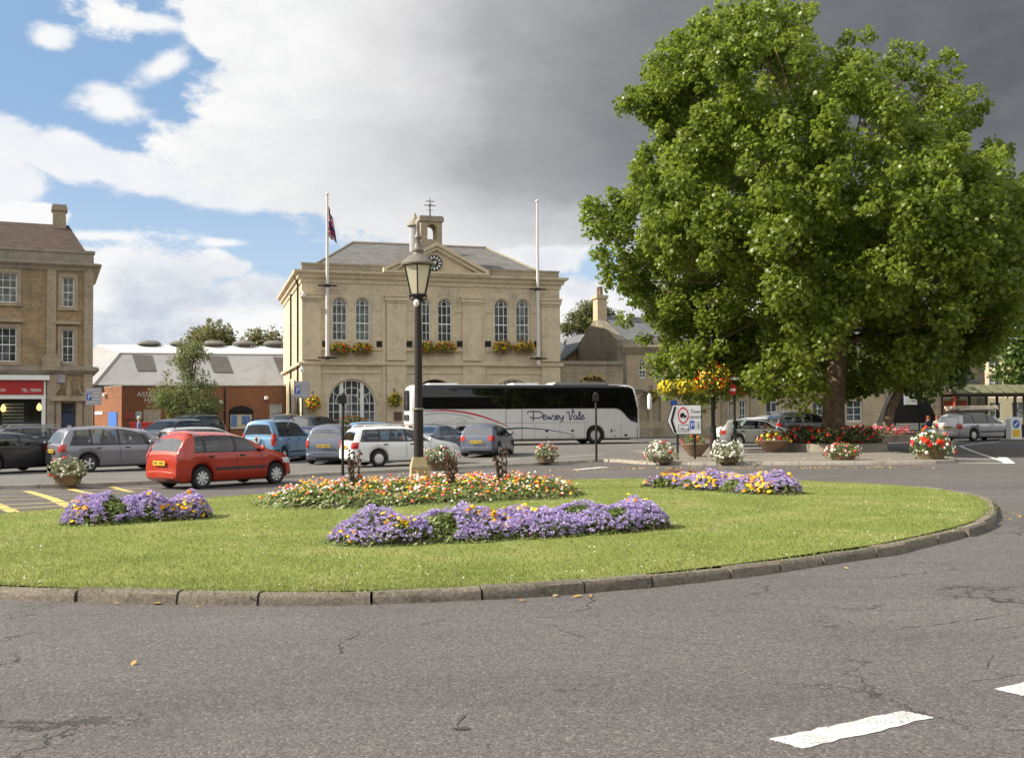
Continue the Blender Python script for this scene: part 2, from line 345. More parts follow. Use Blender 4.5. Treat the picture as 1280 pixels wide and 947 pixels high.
M['bedgreen'] = foliage('bedding_leaves', (.07,.105,.025), (.16,.205,.05), .35, .5, (.24,.28,.09))
M['bedlight'] = foliage('light_bedding_leaves', (.10,.14,.035), (.20,.245,.07), .35, .5, (.29,.33,.12))
M['grass'] = foliage('lawn_grass', (.135,.175,.036), (.215,.25,.066), .35, .5, (.33,.34,.14))
M['purple'] = petals('purple_petals', [(.44,.34,.62),(.52,.43,.69),(.36,.26,.55),(.64,.56,.76)])
M['marigold'] = petals('marigold_petals', [(.80,.36,.01),(.78,.50,.01),(.75,.28,.01),(.80,.58,.03)])
M['yellow'] = petals('yellow_petals', [(.80,.60,.02),(.70,.50,.01),(.82,.68,.08)])
M['redp'] = petals('red_petals', [(.72,.05,.02),(.78,.10,.03),(.60,.03,.025)])
M['pinkp'] = petals('pink_petals', [(.75,.13,.2),(.8,.25,.3),(.65,.08,.12)])
M['mixedp'] = petals('mixed_bedding_petals', [(.78,.16,.03),(.8,.76,.68),(.75,.10,.04),(.80,.36,.05),(.8,.33,.30),(.80,.78,.72),(.82,.5,.04),(.7,.12,.10)])
M['whitefl'] = petals('white_petals', [(.8,.8,.7),(.75,.76,.6),(.82,.80,.74)])
M['bronze'] = foliage('bronze_leaves', (.035,.02,.012), (.095,.05,.024), .15, .5, (.16,.085,.035))
M['litter'] = petals('dry_leaf_colours', [(.42,.25,.07),(.5,.33,.1),(.3,.16,.06),(.55,.42,.18)])
M['soil'] = plain('dark_soil', (.05,.036,.024), .95, .3, 9, bump=.5, bscale=30)
M['terracotta'] = plain('terracotta', (.20,.13,.085), .8, .2, 5)
M['woodtub'] = plain('planter_wood', (.16,.11,.065), .85, .3, 6)
M['skin'] = plain('skin', (.5,.3,.21), .6, .08, 5)
M['hairred'] = plain('auburn_hair', (.2,.045,.02), .6, .2, 20)
M['denim'] = plain('blue_denim', (.16,.25,.42), .9, .15, 9)
M['navy'] = plain('navy_cloth', (.02,.03,.07), .9, .2, 9)
M['bluecloth'] = plain('blue_jacket_cloth', (.1,.17,.36), .9, .15, 9)
M['cream'] = plain('cream_cloth', (.6,.53,.4), .9, .12, 9)
M['gold'] = plain('gold_lettering', (.55,.4,.12), .4, .1, 5)
def frosted():
    m, t, p = newmat('lantern_glass'); p.inputs['Base Color'].default_value = (.80,.75,.60,1); p.inputs['Roughness'].default_value = .3
    tr = t.new('ShaderNodeBsdfTranslucent'); tr.inputs[0].default_value = (.85,.8,.66,1); mx = t.new('ShaderNodeMixShader'); mx.inputs[0].default_value = .55
    t.l.new(p.outputs[0], mx.inputs[1]); t.l.new(tr.outputs[0], mx.inputs[2]); out = [n for n in t.n if n.type == 'OUTPUT_MATERIAL'][0]; t.l.new(mx.outputs[0], out.inputs[0]); return m
M['lantern'] = frosted()
M['skipred'] = plain('red_container_paint', (.55,.045,.025), .5, .12, 3)
M['shopred'] = plain('shop_fascia_red', (.36,.012,.012), .45, .08, 3)
M['bluedoor'] = plain('bright_blue_paint', (.06,.18,.55), .5, .06, 4)
M['navydoor'] = plain('navy_door_paint', (.035,.05,.13), .45, .1, 4)
M['signblue'] = plain('sign_blue', (.02,.1,.45), .4, .06, 4)
M['signred'] = plain('sign_red', (.6,.03,.03), .4, .06, 4)
M['signyel'] = plain('sign_yellow', (.75,.45,.02), .4, .06, 4)
M['signgrey'] = plain('sign_grey_face', (.36,.35,.38), .5, .08, 4)
def paint(name, col, metal=.35, rough=.34):
    return plain(name, col, rough, .05, 1.5, metal=metal, coat=.6)
# ------------------------------------------------------------------ world and sun
SUN_EL, SUN_AZ = R(37), math.atan2(-.99, -.12)      # azimuth measured from +Y towards +X
sdir = Vector((math.sin(SUN_AZ)*math.cos(SUN_EL), math.cos(SUN_AZ)*math.cos(SUN_EL), math.sin(SUN_EL)))
w = bpy.data.worlds.new('World'); SC.world = w; w.use_nodes = True
t = NT(w.node_tree); bg = w.node_tree.nodes['Background']; bg.inputs[1].default_value = .1
sky = t.new('ShaderNodeTexSky'); sky.sky_type = 'NISHITA'; sky.sun_disc = False; sky.sun_elevation = SUN_EL; sky.sun_rotation = SUN_AZ
sky.air_density = 1.0; sky.dust_density = .6; sky.ozone_density = 1.5
D3 = t.new('ShaderNodeTexCoord').outputs['Generated']
sp = t.new('ShaderNodeSeparateXYZ'); t.set(sp.inputs[0], D3)
az = t.m('ARCTAN2', sp.outputs[0], sp.outputs[1]); el = t.m('ARCSINE', sp.outputs[2])
st = t.new('ShaderNodeVectorMath', operation='MULTIPLY'); t.set(st.inputs[0], D3); st.inputs[1].default_value = (1,1,1.8)
S3 = st.outputs[0]
off = t.new('ShaderNodeVectorMath', operation='ADD'); t.set(off.inputs[0], S3); off.inputs[1].default_value = (3.1,1.7,.4)
n_mid = t.noise(S3, 7, 10, .58); n_big = t.noise(off.outputs[0], 3.2, 8, .55); n_fine = t.noise(off.outputs[0], 22, 8, .62); n_soft = t.noise(S3, 2.4, 4, .5)
fb = t.m('SUBTRACT', t.m('ADD', t.m('MULTIPLY', n_mid, .65), t.m('MULTIPLY', n_fine, .35)), .5)     # about -.2 .. .2
def blob(px, py, a, b, rot=0):
    u, v = math.atan((px-640)/F), math.atan((519-py)/F*math.cos(math.atan((px-640)/F)))
    du = t.m('SUBTRACT', az, u); dv = t.m('SUBTRACT', el, v); c, s_ = math.cos(R(rot)), math.sin(R(rot))
    x = t.m('ADD', t.m('MULTIPLY', du, c*F/a), t.m('MULTIPLY', dv, s_*F/a)); y = t.m('ADD', t.m('MULTIPLY', du, -s_*F/b), t.m('MULTIPLY', dv, c*F/b))
    return t.m('SUBTRACT', 1, t.m('SQRT', t.m('ADD', t.m('MULTIPLY', x, x), t.m('MULTIPLY', y, y))))
def maxall(L):
    r = L[0]
    for k in L[1:]: r = t.m('MAXIMUM', r, k)
    return r
def cover(f, amp, a, b): return t.sm(t.m('ADD', f, t.m('MULTIPLY', fb, amp)), a, b)
mass = maxall([blob(900, 20, 560, 270), blob(490, 120, 225, 190, 0), blob(430, 222, 225, 58, -8), blob(320, 20, 90, 55, 0), blob(640, 250, 300, 66), blob(1250, 150, 520, 300), blob(800, -400, 900, 400)])
arm = maxall([blob(30, 172, 105, 26, -22), blob(140, 203, 145, 24, -14), blob(270, 230, 125, 32, -6), blob(5, 218, 50, 30)])
low = maxall([blob(170, 352, 130, 58, 6), blob(70, 395, 150, 75), blob(310, 385, 95, 50), blob(270, 328, 46, 22), blob(250, 415, 210, 50), blob(680, 310, 78, 38), blob(735, 400, 120, 60), blob(30, 262, 46, 16), blob(-150, 380, 200, 90), blob(1265, 345, 60, 30), blob(1250, 440, 250, 90)])
wisp = maxall([blob(133, 126, 48, 19), blob(205, 72, 40, 17, 35), blob(55, 38, 27, 15), blob(120, 290, 90, 9, 3), blob(195, 20, 40, 14), blob(285, 300, 50, 8)])
a_mass = cover(mass, 1.5, -.02, .13); a_arm = cover(arm, 2.8, -.04, .36); a_low = cover(low, 2.9, -.04, .26); a_w = t.m('MULTIPLY', cover(wisp, 4.6, .02, .85), .95)
rest = t.sm(t.m('ABSOLUTE', az), .66, 1.0)
a_rest = t.m('MULTIPLY', rest, t.m('ADD', .35, t.m('MULTIPLY', t.sm(n_soft, .36, .5), .65)))
front = t.m('SUBTRACT', 1, rest)
# grey underside of the great cloud: deepens to the right and upwards
gx = t.m('ADD', az, t.m('MULTIPLY', t.m('SUBTRACT', n_big, .5), .42)); gx = t.m('ADD', gx, t.m('ADD', t.m('MULTIPLY', fb, .16), .055))
gx = t.m('ADD', gx, t.m('MULTIPLY', t.sm(el, .12, .36), -.05))
grey = t.m('MULTIPLY', t.sm(gx, -.23, .40), t.sm(t.m('ADD', el, t.m('MULTIPLY', fb, .14)), .10, .25))
gcol = t.ramp(grey, [(0,(.98,.98,.975)),(.2,(.72,.72,.73)),(.4,(.44,.445,.455)),(.66,(.285,.29,.305)),(1,(.175,.18,.195))])
tex = t.m('MULTIPLY', t.sm(t.m('ADD', n_mid, t.m('MULTIPLY', n_fine, .4)), .86, .55), .42)
gcol = t.mix(tex, gcol, t.mix(1, gcol, (.66,.68,.72), 'MULTIPLY'))
gcol = t.mix(t.m('MULTIPLY', t.sm(t.m('ADD', n_big, t.m('MULTIPLY', fb, .8)), .62, .38), t.sm(grey, .15, .5)), gcol, t.mix(1, gcol, (.84,.86,.90), 'MULTIPLY'))
shade = t.m('MULTIPLY', t.sm(n_mid, .60, .34), t.sm(t.m('ADD', el, t.m('MULTIPLY', fb, .12)), .20, .06))
lowc = t.mix(t.m('MULTIPLY', shade, .95), (.97,.97,.975), (.50,.57,.69))
skyc = t.mix(1, sky.outputs[0], (.1,.1,.1), 'MULTIPLY')
skyc = t.mix(.5, skyc, (.40,.645,1.0)); skyc = t.mix(t.m('MULTIPLY', t.sm(el, .30, .02), .62), skyc, (.74,.86,1.0))
c = t.mix(t.m('MULTIPLY', a_w, front), skyc, (.97,.97,.97))
c = t.mix(t.m('MULTIPLY', a_low, front), c, lowc)
c = t.mix(t.m('MULTIPLY', t.m('MULTIPLY', a_arm, .92), front), c, t.mix(t.m('MULTIPLY', tex, 1), (.97,.97,.97), (.72,.76,.84)))
c = t.mix(t.m('MULTIPLY', a_mass, front), c, gcol)
c = t.mix(a_rest, c, (1.24,1.23,1.20))  # unseen bright cloud round the back, added to lift the shaded fronts
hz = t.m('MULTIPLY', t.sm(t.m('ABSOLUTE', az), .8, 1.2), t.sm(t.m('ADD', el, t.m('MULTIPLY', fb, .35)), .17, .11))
c = t.mix(hz, c, (.045,.045,.035))  # dark low band added outside the view to darken reflections in glass
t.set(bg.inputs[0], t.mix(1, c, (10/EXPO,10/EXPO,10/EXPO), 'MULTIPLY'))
sl = bpy.data.lights.new('sun', 'SUN'); sl.energy = 5.0; sl.angle = R(.5); sl.color = (1,.92,.80)
so = bpy.data.objects.new('sun', sl); COL.objects.link(so); so.rotation_euler = sdir.to_track_quat('Z', 'Y').to_euler(); so.location = (-60, 20, 60)
SC.view_settings.view_transform = 'Standard'; SC.view_settings.look = 'None'; SC.view_settings.gamma = 1; SC.view_settings.exposure = math.log2(EXPO)
SC.view_settings.use_curve_mapping = False
# ------------------------------------------------------------------ ground
xs = sorted(set([-3000,-900,-300,-120] + list(np.arange(-70, 71, 1.)) + [120,300,900,3000])); ys = sorted(set([-300,-60,-15] + list(np.arange(-6, 106, 1.)) + [150,300,900,4000]))
mb = MB(); mb.grid([[(x, y, gz(x, y)) for x in xs] for y in ys]); struct(mb.build('road', M['road'], None, 180))
def resample(pts, step):
    pts = [Vector(p) for p in pts]; L = [0]
    for a, b in zip(pts, pts[1:]): L.append(L[-1]+(b-a).length)
    n = max(2, int(round(L[-1]/step))+1); out = []
    for i in range(n):
        s = L[-1]*i/(n-1); k = 0
        while k < len(L)-2 and L[k+1] < s: k += 1
        out.append(pts[k].lerp(pts[k+1], (s-L[k])/max(1e-9, L[k+1]-L[k])))
    return out
def catmull(pts, closed=True, n=10):
    P = [Vector(p) for p in pts]; k = len(P); out = []
    for i in range(k if closed else k-1):
        g = lambda j: P[j % k] if closed else P[min(max(j, 0), k-1)]
        a, b, c_, d = g(i-1), g(i), g(i+1), g(i+2)
        for q in range(n):
            s = q/n; out.append(.5*((2*b)+(c_-a)*s+(2*a-5*b+4*c_-d)*s*s+(3*b-a-3*c_+d)*s**3))
    if not closed: out.append(P[-1])
    return out
# roundabout: kerb stones round a lawn
LAWN = [(-5,10.1),(-3,9.66),(-1.5,9.6),(-.15,9.85),(.8,10.2),(1.7,10.65),(2.7,11.3),(3.6,12.0),(4.7,12.9),(6.7,15.2),(8.1,17.8),(8.85,20.2),(8.6,22.6),(7,24.7),(4,25.9),(1.2,25.8),(-2.5,23.7),(-5.9,20.6),(-8.7,17.4),(-9.9,14.2),(-8.3,11.2)]
LOOP = resample([(*p, 0) for p in [tuple(v)[:2] for v in catmull([(x, y, 0) for x, y in LAWN])] ] + [(*LAWN[0], 0)], .25)[:-1]
LC = Vector((-.6, 17.6, 0))
LN = []
for i in range(len(LOOP)):
    d = (LOOP[(i+1) % len(LOOP)]-LOOP[i-1]).normalized(); LN.append(Vector((d.y, -d.x, 0)))   # outward (loop runs counter-clockwise)
def lawn_z(x, y):
    d = math.hypot((x-LC.x)/9, (y-LC.y)/8); return .105 + .05*max(0, 1-d*d)
rows = []
for k in np.linspace(1, 0, 15):
    rows.append([(lambda q: (q.x, q.y, lawn_z(q.x, q.y)))(LC.lerp(LOOP[i % len(LOOP)]-LN[i % len(LOOP)]*.02, float(k))) for i in range(len(LOOP)+1)])
def lawn_mat():
    m, t, p = newmat('mown_lawn'); co = t.new('ShaderNodeTexCoord').outputs['Object']
    c = t.ramp(t.noise(co, .8, 6, .65), [(.28,(.13,.17,.034)),(.5,(.20,.235,.058)),(.74,(.32,.305,.12))])
    c = t.mix(.5, c, t.ramp(t.noise(co, 30, 4, .7), [(.3,(.25,.25,.25)),(.7,(.72,.72,.72))]), 'OVERLAY')
    t.set(p.inputs['Base Color'], c); p.inputs['Roughness'].default_value = .9; p.inputs['Specular IOR Level'].default_value = .1
    b = t.new('ShaderNodeBump', ins={'Strength': .8, 'Distance': .03}); t.set(b.inputs['Height'], t.noise(co, 45, 3)); t.set(p.inputs['Normal'], b.outputs[0]); return m
mb = MB(); mb.grid(rows); struct(mb.build('lawn', lawn_mat(), None, 180))
mb = MB(); i = 0; nL = len(LOOP); random.seed(3)
while i < nL-1:
    k = min(random.choice([3,4,4,4]), nL-i)
    if nL-(i+k) < 2: k = nL-i
    out = random.uniform(-.012, .012); hz = random.uniform(-.012, .012); tilt = random.uniform(-.012, .012); rows = []
    if 48 < i < 56: out += .05; hz += .02
    for j in range(k+1):
        q = LOOP[(i+j) % nL]; n = LN[(i+j) % nL]; e = .012 if j == 0 else (-.012 if j == k else 0)
        d = (LOOP[(i+j+1) % nL]-q).normalized()*e; o = out + tilt*(j/k-.5); h = .108+hz+tilt*(j/k-.5)
        jit = lambda s=.006: random.uniform(-s, s)
        rows.append([tuple(q+d+n*(o+w_)+Vector((0,0,z))) for w_, z in ((.15+jit(),-.05),(.14+jit(),.05+jit()),(.128+jit(),h-.025),(.10+jit(),h+jit(.004)),(.0,h+jit(.004)),(-.03,h-.01),(-.035,-.05))])
    mb.grid(rows)
    for r_, fl in ((rows[0], 0), (rows[-1], 1)): mb.poly(r_ if fl else r_[::-1])
    i += k
struct(mb.build('kerb', M['kerb'], None, 35))
# grass blades on the lawn, denser near the camera: one mass nobody could count
from math import hypot
LP2 = np.array([(p.x, p.y) for p in LOOP])
def inside(P, poly):
    x, y = P[:,0], P[:,1]; r = np.zeros(len(P), bool); n = len(poly); j = n-1
    for i in range(n):
        xi, yi = poly[i]; xj, yj = poly[j]
        c_ = ((yi > y) != (yj > y)) & (x < (xj-xi)*(y-yi)/(yj-yi+1e-12)+xi); r ^= c_; j = i
    return r
def lawn_pts(n, ypow=1.8):
    P = np.column_stack([RNG.uniform(-10, 9.2, n), 9.5+16.6*RNG.random(n)**ypow]); P = P[inside(P, LP2)]; return P
BLADE_V = [(-.12,0,0),(.12,0,0),(.03,.25,.6),(.0,.6,1.0)]; BLADE_T = [(0,1,2),(0,2,3)]
P = lawn_pts(230000); z = np.array([lawn_z(a, b) for a, b in P])
Nn = np.column_stack([RNG.normal(0,.35,len(P)), RNG.normal(0,.35,len(P)), np.ones(len(P))])
struct(scatter('grass', BLADE_V, BLADE_T, np.column_stack([P, z-.003]), Nn, RNG.uniform(.018,.045,len(P)), M['grass']), 'stuff')
E = [LOOP[i]+LN[i]*random.uniform(-.16, .045) for i in np.random.default_rng(3).integers(0, len(LOOP), 9000)]; E = np.array([(e.x+random.uniform(-.13,.13), e.y+random.uniform(-.13,.13)) for e in E]); E = E[E[:,1] < 20]
struct(scatter('edge_grass', BLADE_V, BLADE_T, np.column_stack([E, np.full(len(E), .098)]), np.column_stack([RNG.normal(0,.6,len(E)), RNG.normal(-.1,.6,len(E)), np.ones(len(E))]), RNG.uniform(.025,.06,len(E)), M['grass']), 'stuff')
P = lawn_pts(1000, 1.5); cl = np.sin(P[:,0]*1.7+P[:,1])+np.cos(P[:,1]*1.3-P[:,0]*.6); P = P[cl > -.3]; z = np.array([lawn_z(a, b) for a, b in P])
struct(scatter('clover_flowers', DOME_V, DOME_T, np.column_stack([P, z+.03]), np.tile((0,0,1.), (len(P),1)), RNG.uniform(.006,.014,len(P)), M['whitefl']), 'stuff')
# ------------------------------------------------------------------ raised car park and paved island
near = [(-60,22.0),(-30,24.0)] + [tuple(gpt(px, py))[:2] for px, py in ((0,611),(192,605),(380,596),(540,588),(700,580),(760,577))] 
tip = [tuple(gpt(px, py))[:2] for px, py in ((830,581),(1000,581),(1170,579.5),(1193,577))]
nearline = resample([(*p, 0) for p in [tuple(v)[:2] for v in catmull([(x, y, 0) for x, y in near+tip], False, 8)]], .9)
xr = tip[-1][0]
rows = []; topz = .10
def far_y(x): return 69 if x < 7 else (lerp(69, 51, sstep(7, 10, x)))
for k in np.linspace(0, 1, 26):
    rows.append([(p.x, lerp(p.y, far_y(p.x), float(k)), 0) for p in nearline])
mb = MB(); mb.grid([[(x, y, gz(x, y)+topz) for x, y, _ in r] for r in rows]); struct(mb.build('car_park', M['park'], None, 180))
end = resample([nearline[-1], Vector((xr+.5, nearline[-1].y+1.2, 0)), Vector((xr+.4, 44, 0)), Vector((xr-.5, 51, 0))], .9)
# paved island on the right of the car park, a sheet just above it
isl = [p for p in nearline if p.x > 5.2]
mb = MB(); mb.grid([[(lerp(p.x+.12, 5.4+(p.x-5.2)*1.05, k), lerp(p.y+.14, 50.5, k), 0) for p in isl] for k in np.linspace(0,1,14)])
mb.v = [(x, y, gz(x, y)+topz+.004) for x, y, _ in mb.v]; struct(mb.build('pavement', M['paving'], None, 180))
def kerb_run(line, mat, w_=.15, h=.112, step=4):
    m = MB(); i = 0
    while i < len(line)-1:
        k = min(1, len(line)-1-i); rows = []
        for j in range(k+1):
            q = line[i+j]; d = (line[min(i+j+1, len(line)-1)]-line[max(i+j-1, 0)]).normalized(); n = Vector((d.y, -d.x, 0)); e = d*(.008 if j == 0 else -.008)
            g = gz(q.x, q.y); rows.append([tuple(q+e+n*a+Vector((0,0,g+b))) for a, b in ((.07,-.1),(.05,h-.03),(.03,h),(-.1,h),(-.1,-.1))])
        m.grid(rows); m.poly(rows[0][::-1]); m.poly(rows[-1]); i += k
    return m
struct(kerb_run(nearline, None).build('car_park_kerb', M['kerbw'], None, 35))
struct(kerb_run(end, None).build('pavement_kerb', M['kerbw'], None, 35))
# ------------------------------------------------------------------ painted markings
def sheet(poly, lift, up=0.0):      # corner points on the ground -> thin sheet draped on it
    q = [Vector(p) for p in poly]; m = MB(); a = []
    n1 = max(1, int((q[1]-q[0]).length/.8)); n2 = max(1, int((q[3]-q[0]).length/.8))
    for i in range(n2+1):
        l, r_ = q[0].lerp(q[3], i/n2), q[1].lerp(q[2], i/n2)
        a.append([(lambda p: (p.x, p.y, gz(p.x, p.y)+up+lift))(l.lerp(r_, j/n1)) for j in range(n1+1)])
    return m.grid(a)
def stripe(mb, a, b, wd, up=0.0, lift=.004):
    a, b = Vector(a[:2]).to_3d(), Vector(b[:2]).to_3d(); d = (b-a).normalized(); n = Vector((-d.y, d.x, 0))*wd/2
    s = sheet([a-n, b-n, b+n, a+n], lift, up); mb.add(s.v, s.f)
def ragged(pts, n=14, amt=.012):
    out = []
    for i, p in enumerate(pts):
        q = pts[(i+1) % len(pts)]
        for k in range(n): v = Vector(p).lerp(Vector(q), k/n); out.append((v.x+random.uniform(-amt, amt), v.y+random.uniform(-amt, amt), .004))
    return out
mb = MB(); mb.poly(ragged([gpt(962,924), gpt(1003,936), gpt(1167,897), gpt(1128,888)])); struct(mb.build('road_marking', M['paintw']))
mb = MB(); mb.poly(ragged([gpt(1241,861), gpt(1283,871), gpt(1420,842), gpt(1385,831)])); struct(mb.build('road_marking', M['paintw']))
mb = MB(); mb.poly(ragged([gpt(500,1010), gpt(560,1030), gpt(830,975), gpt(790,960)])); struct(mb.build('road_marking', M['paintw']))
mb = MB()
for a, b, wd in (((-40,616),(186,610),.12),((-40,622),(180,614.5),.10),((-40,627),(130,620.5),.10),((-30,632.5),(110,626),.10),((-30,638),(95,631),.10),((33,613.5),(88,634),.22),((85,609.5),(125,619.5),.2),((-20,624),(18,640),.22),((140,608),(165,614.5),.18)):
    stripe(mb, gpt(*a), gpt(*b), wd)
struct(mb.build('yellow_hatching', M['painty']))
mb = MB()
for a, b, wd in (((1185,577.5),(1262,579),.22),((1262,579),(1200,557),.16),((1262,579),(1252,571),.35),((1180,572.5),(1246,574),.14),((1180,568),(1236,569.5),.13),((1182,564),(1224,565),.12),((1186,560.5),(1212,561),.11),((1200,557),(1285,549),.16),((1180,553.5),(1285,547.5),.3)):
    stripe(mb, gpt(*a), gpt(*b), wd)
struct(mb.build('white_hatching', M['paintworn']))
mb = MB()
for a, b, wd in (((700,571),(752,567.5),.13),((600,577),(650,573),.12),((830,562),(900,559),.12)): stripe(mb, gpt(a[0],a[1],.1), gpt(b[0],b[1],.1), wd, .1)
stripe(mb, gpt(718,587), gpt(756,583.5), .35); stripe(mb, gpt(560,594), gpt(640,589), .1)
struct(mb.build('car_park_lines', M['paintworn']))
# cracks, a sunk patch and a pothole in the foreground road
CRK = plain('road_crack_shadow', (.03,.028,.026), .95, .3, 9)
m = MB()
def crack(pix, w0, jag=.035):
    P = resample([gpt(*q) for q in pix], .09); P = [Vector((p.x+random.uniform(-jag, jag), p.y+random.uniform(-jag, jag), 0)) for p in P]; A, B = [], []
    for i, p in enumerate(P):
        d = (P[min(i+1, len(P)-1)]-P[max(i-1, 0)]).normalized(); n = Vector((-d.y, d.x, 0)); w_ = w0*.55*random.uniform(.1, 1.0)*(1-abs(2*i/(len(P)-1)-1)**3)
        A.append((p.x+n.x*w_, p.y+n.y*w_, .0035)); B.append((p.x-n.x*w_, p.y-n.y*w_, .0035))
    m.grid([A, B])
for pix, w0 in (([(738,738),(741,752),(732,763),(690,767)], .012), ([(640,775),(690,782),(735,800),(750,797)], .012), ([(498,786),(535,779),(572,769)], .010), ([(575,777),(700,770),(850,768)], .006),
                ([(1110,787),(1170,780),(1215,775),(1290,763)], .014), ([(1225,790),(1290,778)], .008), ([(1180,858),(1240,850),(1290,842)], .008), ([(0,776),(25,770),(45,766)], .010), ([(735,785),(800,795),(870,803),(980,812)], .006), ([(580,890),(582,905),(570,915)], .012), ([(610,935),(625,925)], .006), ([(0,928),(30,924),(60,927)], .008), ([(1238,815),(1243,828),(1230,838)], .008)):
    crack(pix, w0)
struct(m.build('road_cracks', CRK))
m = MB(); c0 = gpt(577, 911); m.poly([(c0.x+.055*math.cos(a*PI/6)*random.uniform(.5,1.2), c0.y+.03*math.sin(a*PI/6)*random.uniform(.4,1.3), .0045) for a in range(12)]); struct(m.build('pothole', CRK))
# fallen leaves in the gutters
def leaf_litter(pts, n, spread, up):
    P = []
    for _ in range(n):
        a, b = random.choice(list(zip(pts, pts[1:]))); s = random.random(); x = lerp(a[0], b[0], s)+random.gauss(0, spread); y = lerp(a[1], b[1], s)+random.gauss(0, spread)
        P.append((x, y, gz(x, y)+up+.012))
    return P
LIT = leaf_litter([tuple(gpt(px, py+3))[:2] for px, py in ((700,584),(830,582),(1000,582),(1170,581))], 520, .45, 0)
LIT += leaf_litter([tuple(gpt(px, py+3, .1))[:2] for px, py in ((760,574),(900,571),(1100,570))], 420, .9, .1)
LIT += [(p.x+LN[0].x*0+random.gauss(0,.12), p.y+random.gauss(0,.12), .012) for p in random.choices([LOOP[i]+LN[i]*.27 for i in range(len(LOOP))], k=75)]
q = gpt(1215, 640); LIT += [(q.x+.35+random.gauss(0,.22), q.y+random.gauss(0,.5), .012) for _ in range(50)]
LIT += [(random.uniform(-6,9), random.uniform(4,9), .012) for _ in range(4)]
LIT = np.array(LIT); LIT = LIT[(~inside(LIT, LP2))]
struct(scatter('fallen_leaves', OVAL_V, OVAL_T, LIT, np.column_stack([RNG.normal(0,.3,len(LIT)), RNG.normal(0,.3,len(LIT)), np.ones(len(LIT))]), RNG.uniform(.05,.11,len(LIT)), M['litter']), 'stuff')
# ------------------------------------------------------------------ buildings
class Fac:
    """A building front: local x along the front, y into the building, z up; read sizes off sight lines onto the front."""
    def __init__(s, name, label, cat, px, Y, ang, group=None):
        p = at(px, 519, Y); s.O = Vector((p.x, p.y, 0)); s.a = R(ang); s.e = Vector((math.cos(s.a), math.sin(s.a), 0)); s.n = Vector((-s.e.y, s.e.x, 0))
        s.root = thing(name, label, cat, s.O, s.a, group)
    def uz(s, px, py, yo=0.0):
        d = ray(px, py); o = Vector((0,0,CAMZ)); P0 = s.O + s.n*yo
        k = (P0-o).dot(s.n)/d.dot(s.n); p = o+d*k-s.O; return p.dot(s.e), p.z
    def u(s, px, py=500, yo=0.0): return s.uz(px, py, yo)[0]
    def z(s, px, py, yo=0.0): return s.uz(px, py, yo)[1]
    def world(s, u, y, z): return s.O + s.e*u + s.n*y + Vector((0,0,z))
def arch_pts(x0, x1, zs, n=14, r=None):
    c = (x0+x1)/2; r = r or (x1-x0)/2
    return [(c - r*math.cos(PI*i/n), zs + r*math.sin(PI*i/n)) for i in range(n+1)]
def wall_open(m, x0, x1, z0, z1, ops, y=0.0, thick=.22):
    """front sheet of a wall at depth y with real openings (x0,x1,z0,z1,arched) and their reveals"""
    xs_ = sorted({x0, x1, *[o[0] for o in ops], *[o[1] for o in ops]}); zs_ = sorted({z0, z1, *[o[2] for o in ops], *[o[3] for o in ops]})
    xs_ = [x for x in xs_ if x0 <= x <= x1]; zs_ = [z for z in zs_ if z0 <= z <= z1]
    for a, b in zip(xs_, xs_[1:]):
        for c_, d in zip(zs_, zs_[1:]):
            cx, cz = (a+b)/2, (c_+d)/2
            if any(o[0] < cx < o[1] and o[2] < cz < o[3] for o in ops): continue
            m.poly([(a,y,c_),(b,y,c_),(b,y,d),(a,y,d)])
    for o in ops:
        a, b, c_, d = o[:4]; arched = len(o) > 4 and o[4]
        if arched:
            r = (b-a)/2; zs0 = d-r; ap = arch_pts(a, b, zs0); h = len(ap)//2
            m.poly([(a,y,d)]+[(x,y,z) for x, z in ap[:h+1]][::1]+[((a+b)/2,y,d)] if abs(ap[h][1]-d) > 1e-6 else [(a,y,d)]+[(x,y,z) for x, z in ap[:h+1]])
            m.poly([(b,y,d)]+[(x,y,z) for x, z in ap[h:]])
            path = [(a,c_),(a,zs0)]+ap[1:-1]+[(b,zs0),(b,c_)]
        else: path = [(a,c_),(a,d),(b,d),(b,c_)]
        path = path + [path[0]]
        for p, q in zip(path, path[1:]): m.poly([(p[0],y,p[1]),(q[0],y,q[1]),(q[0],y+thick,q[1]),(p[0],y+thick,p[1])])
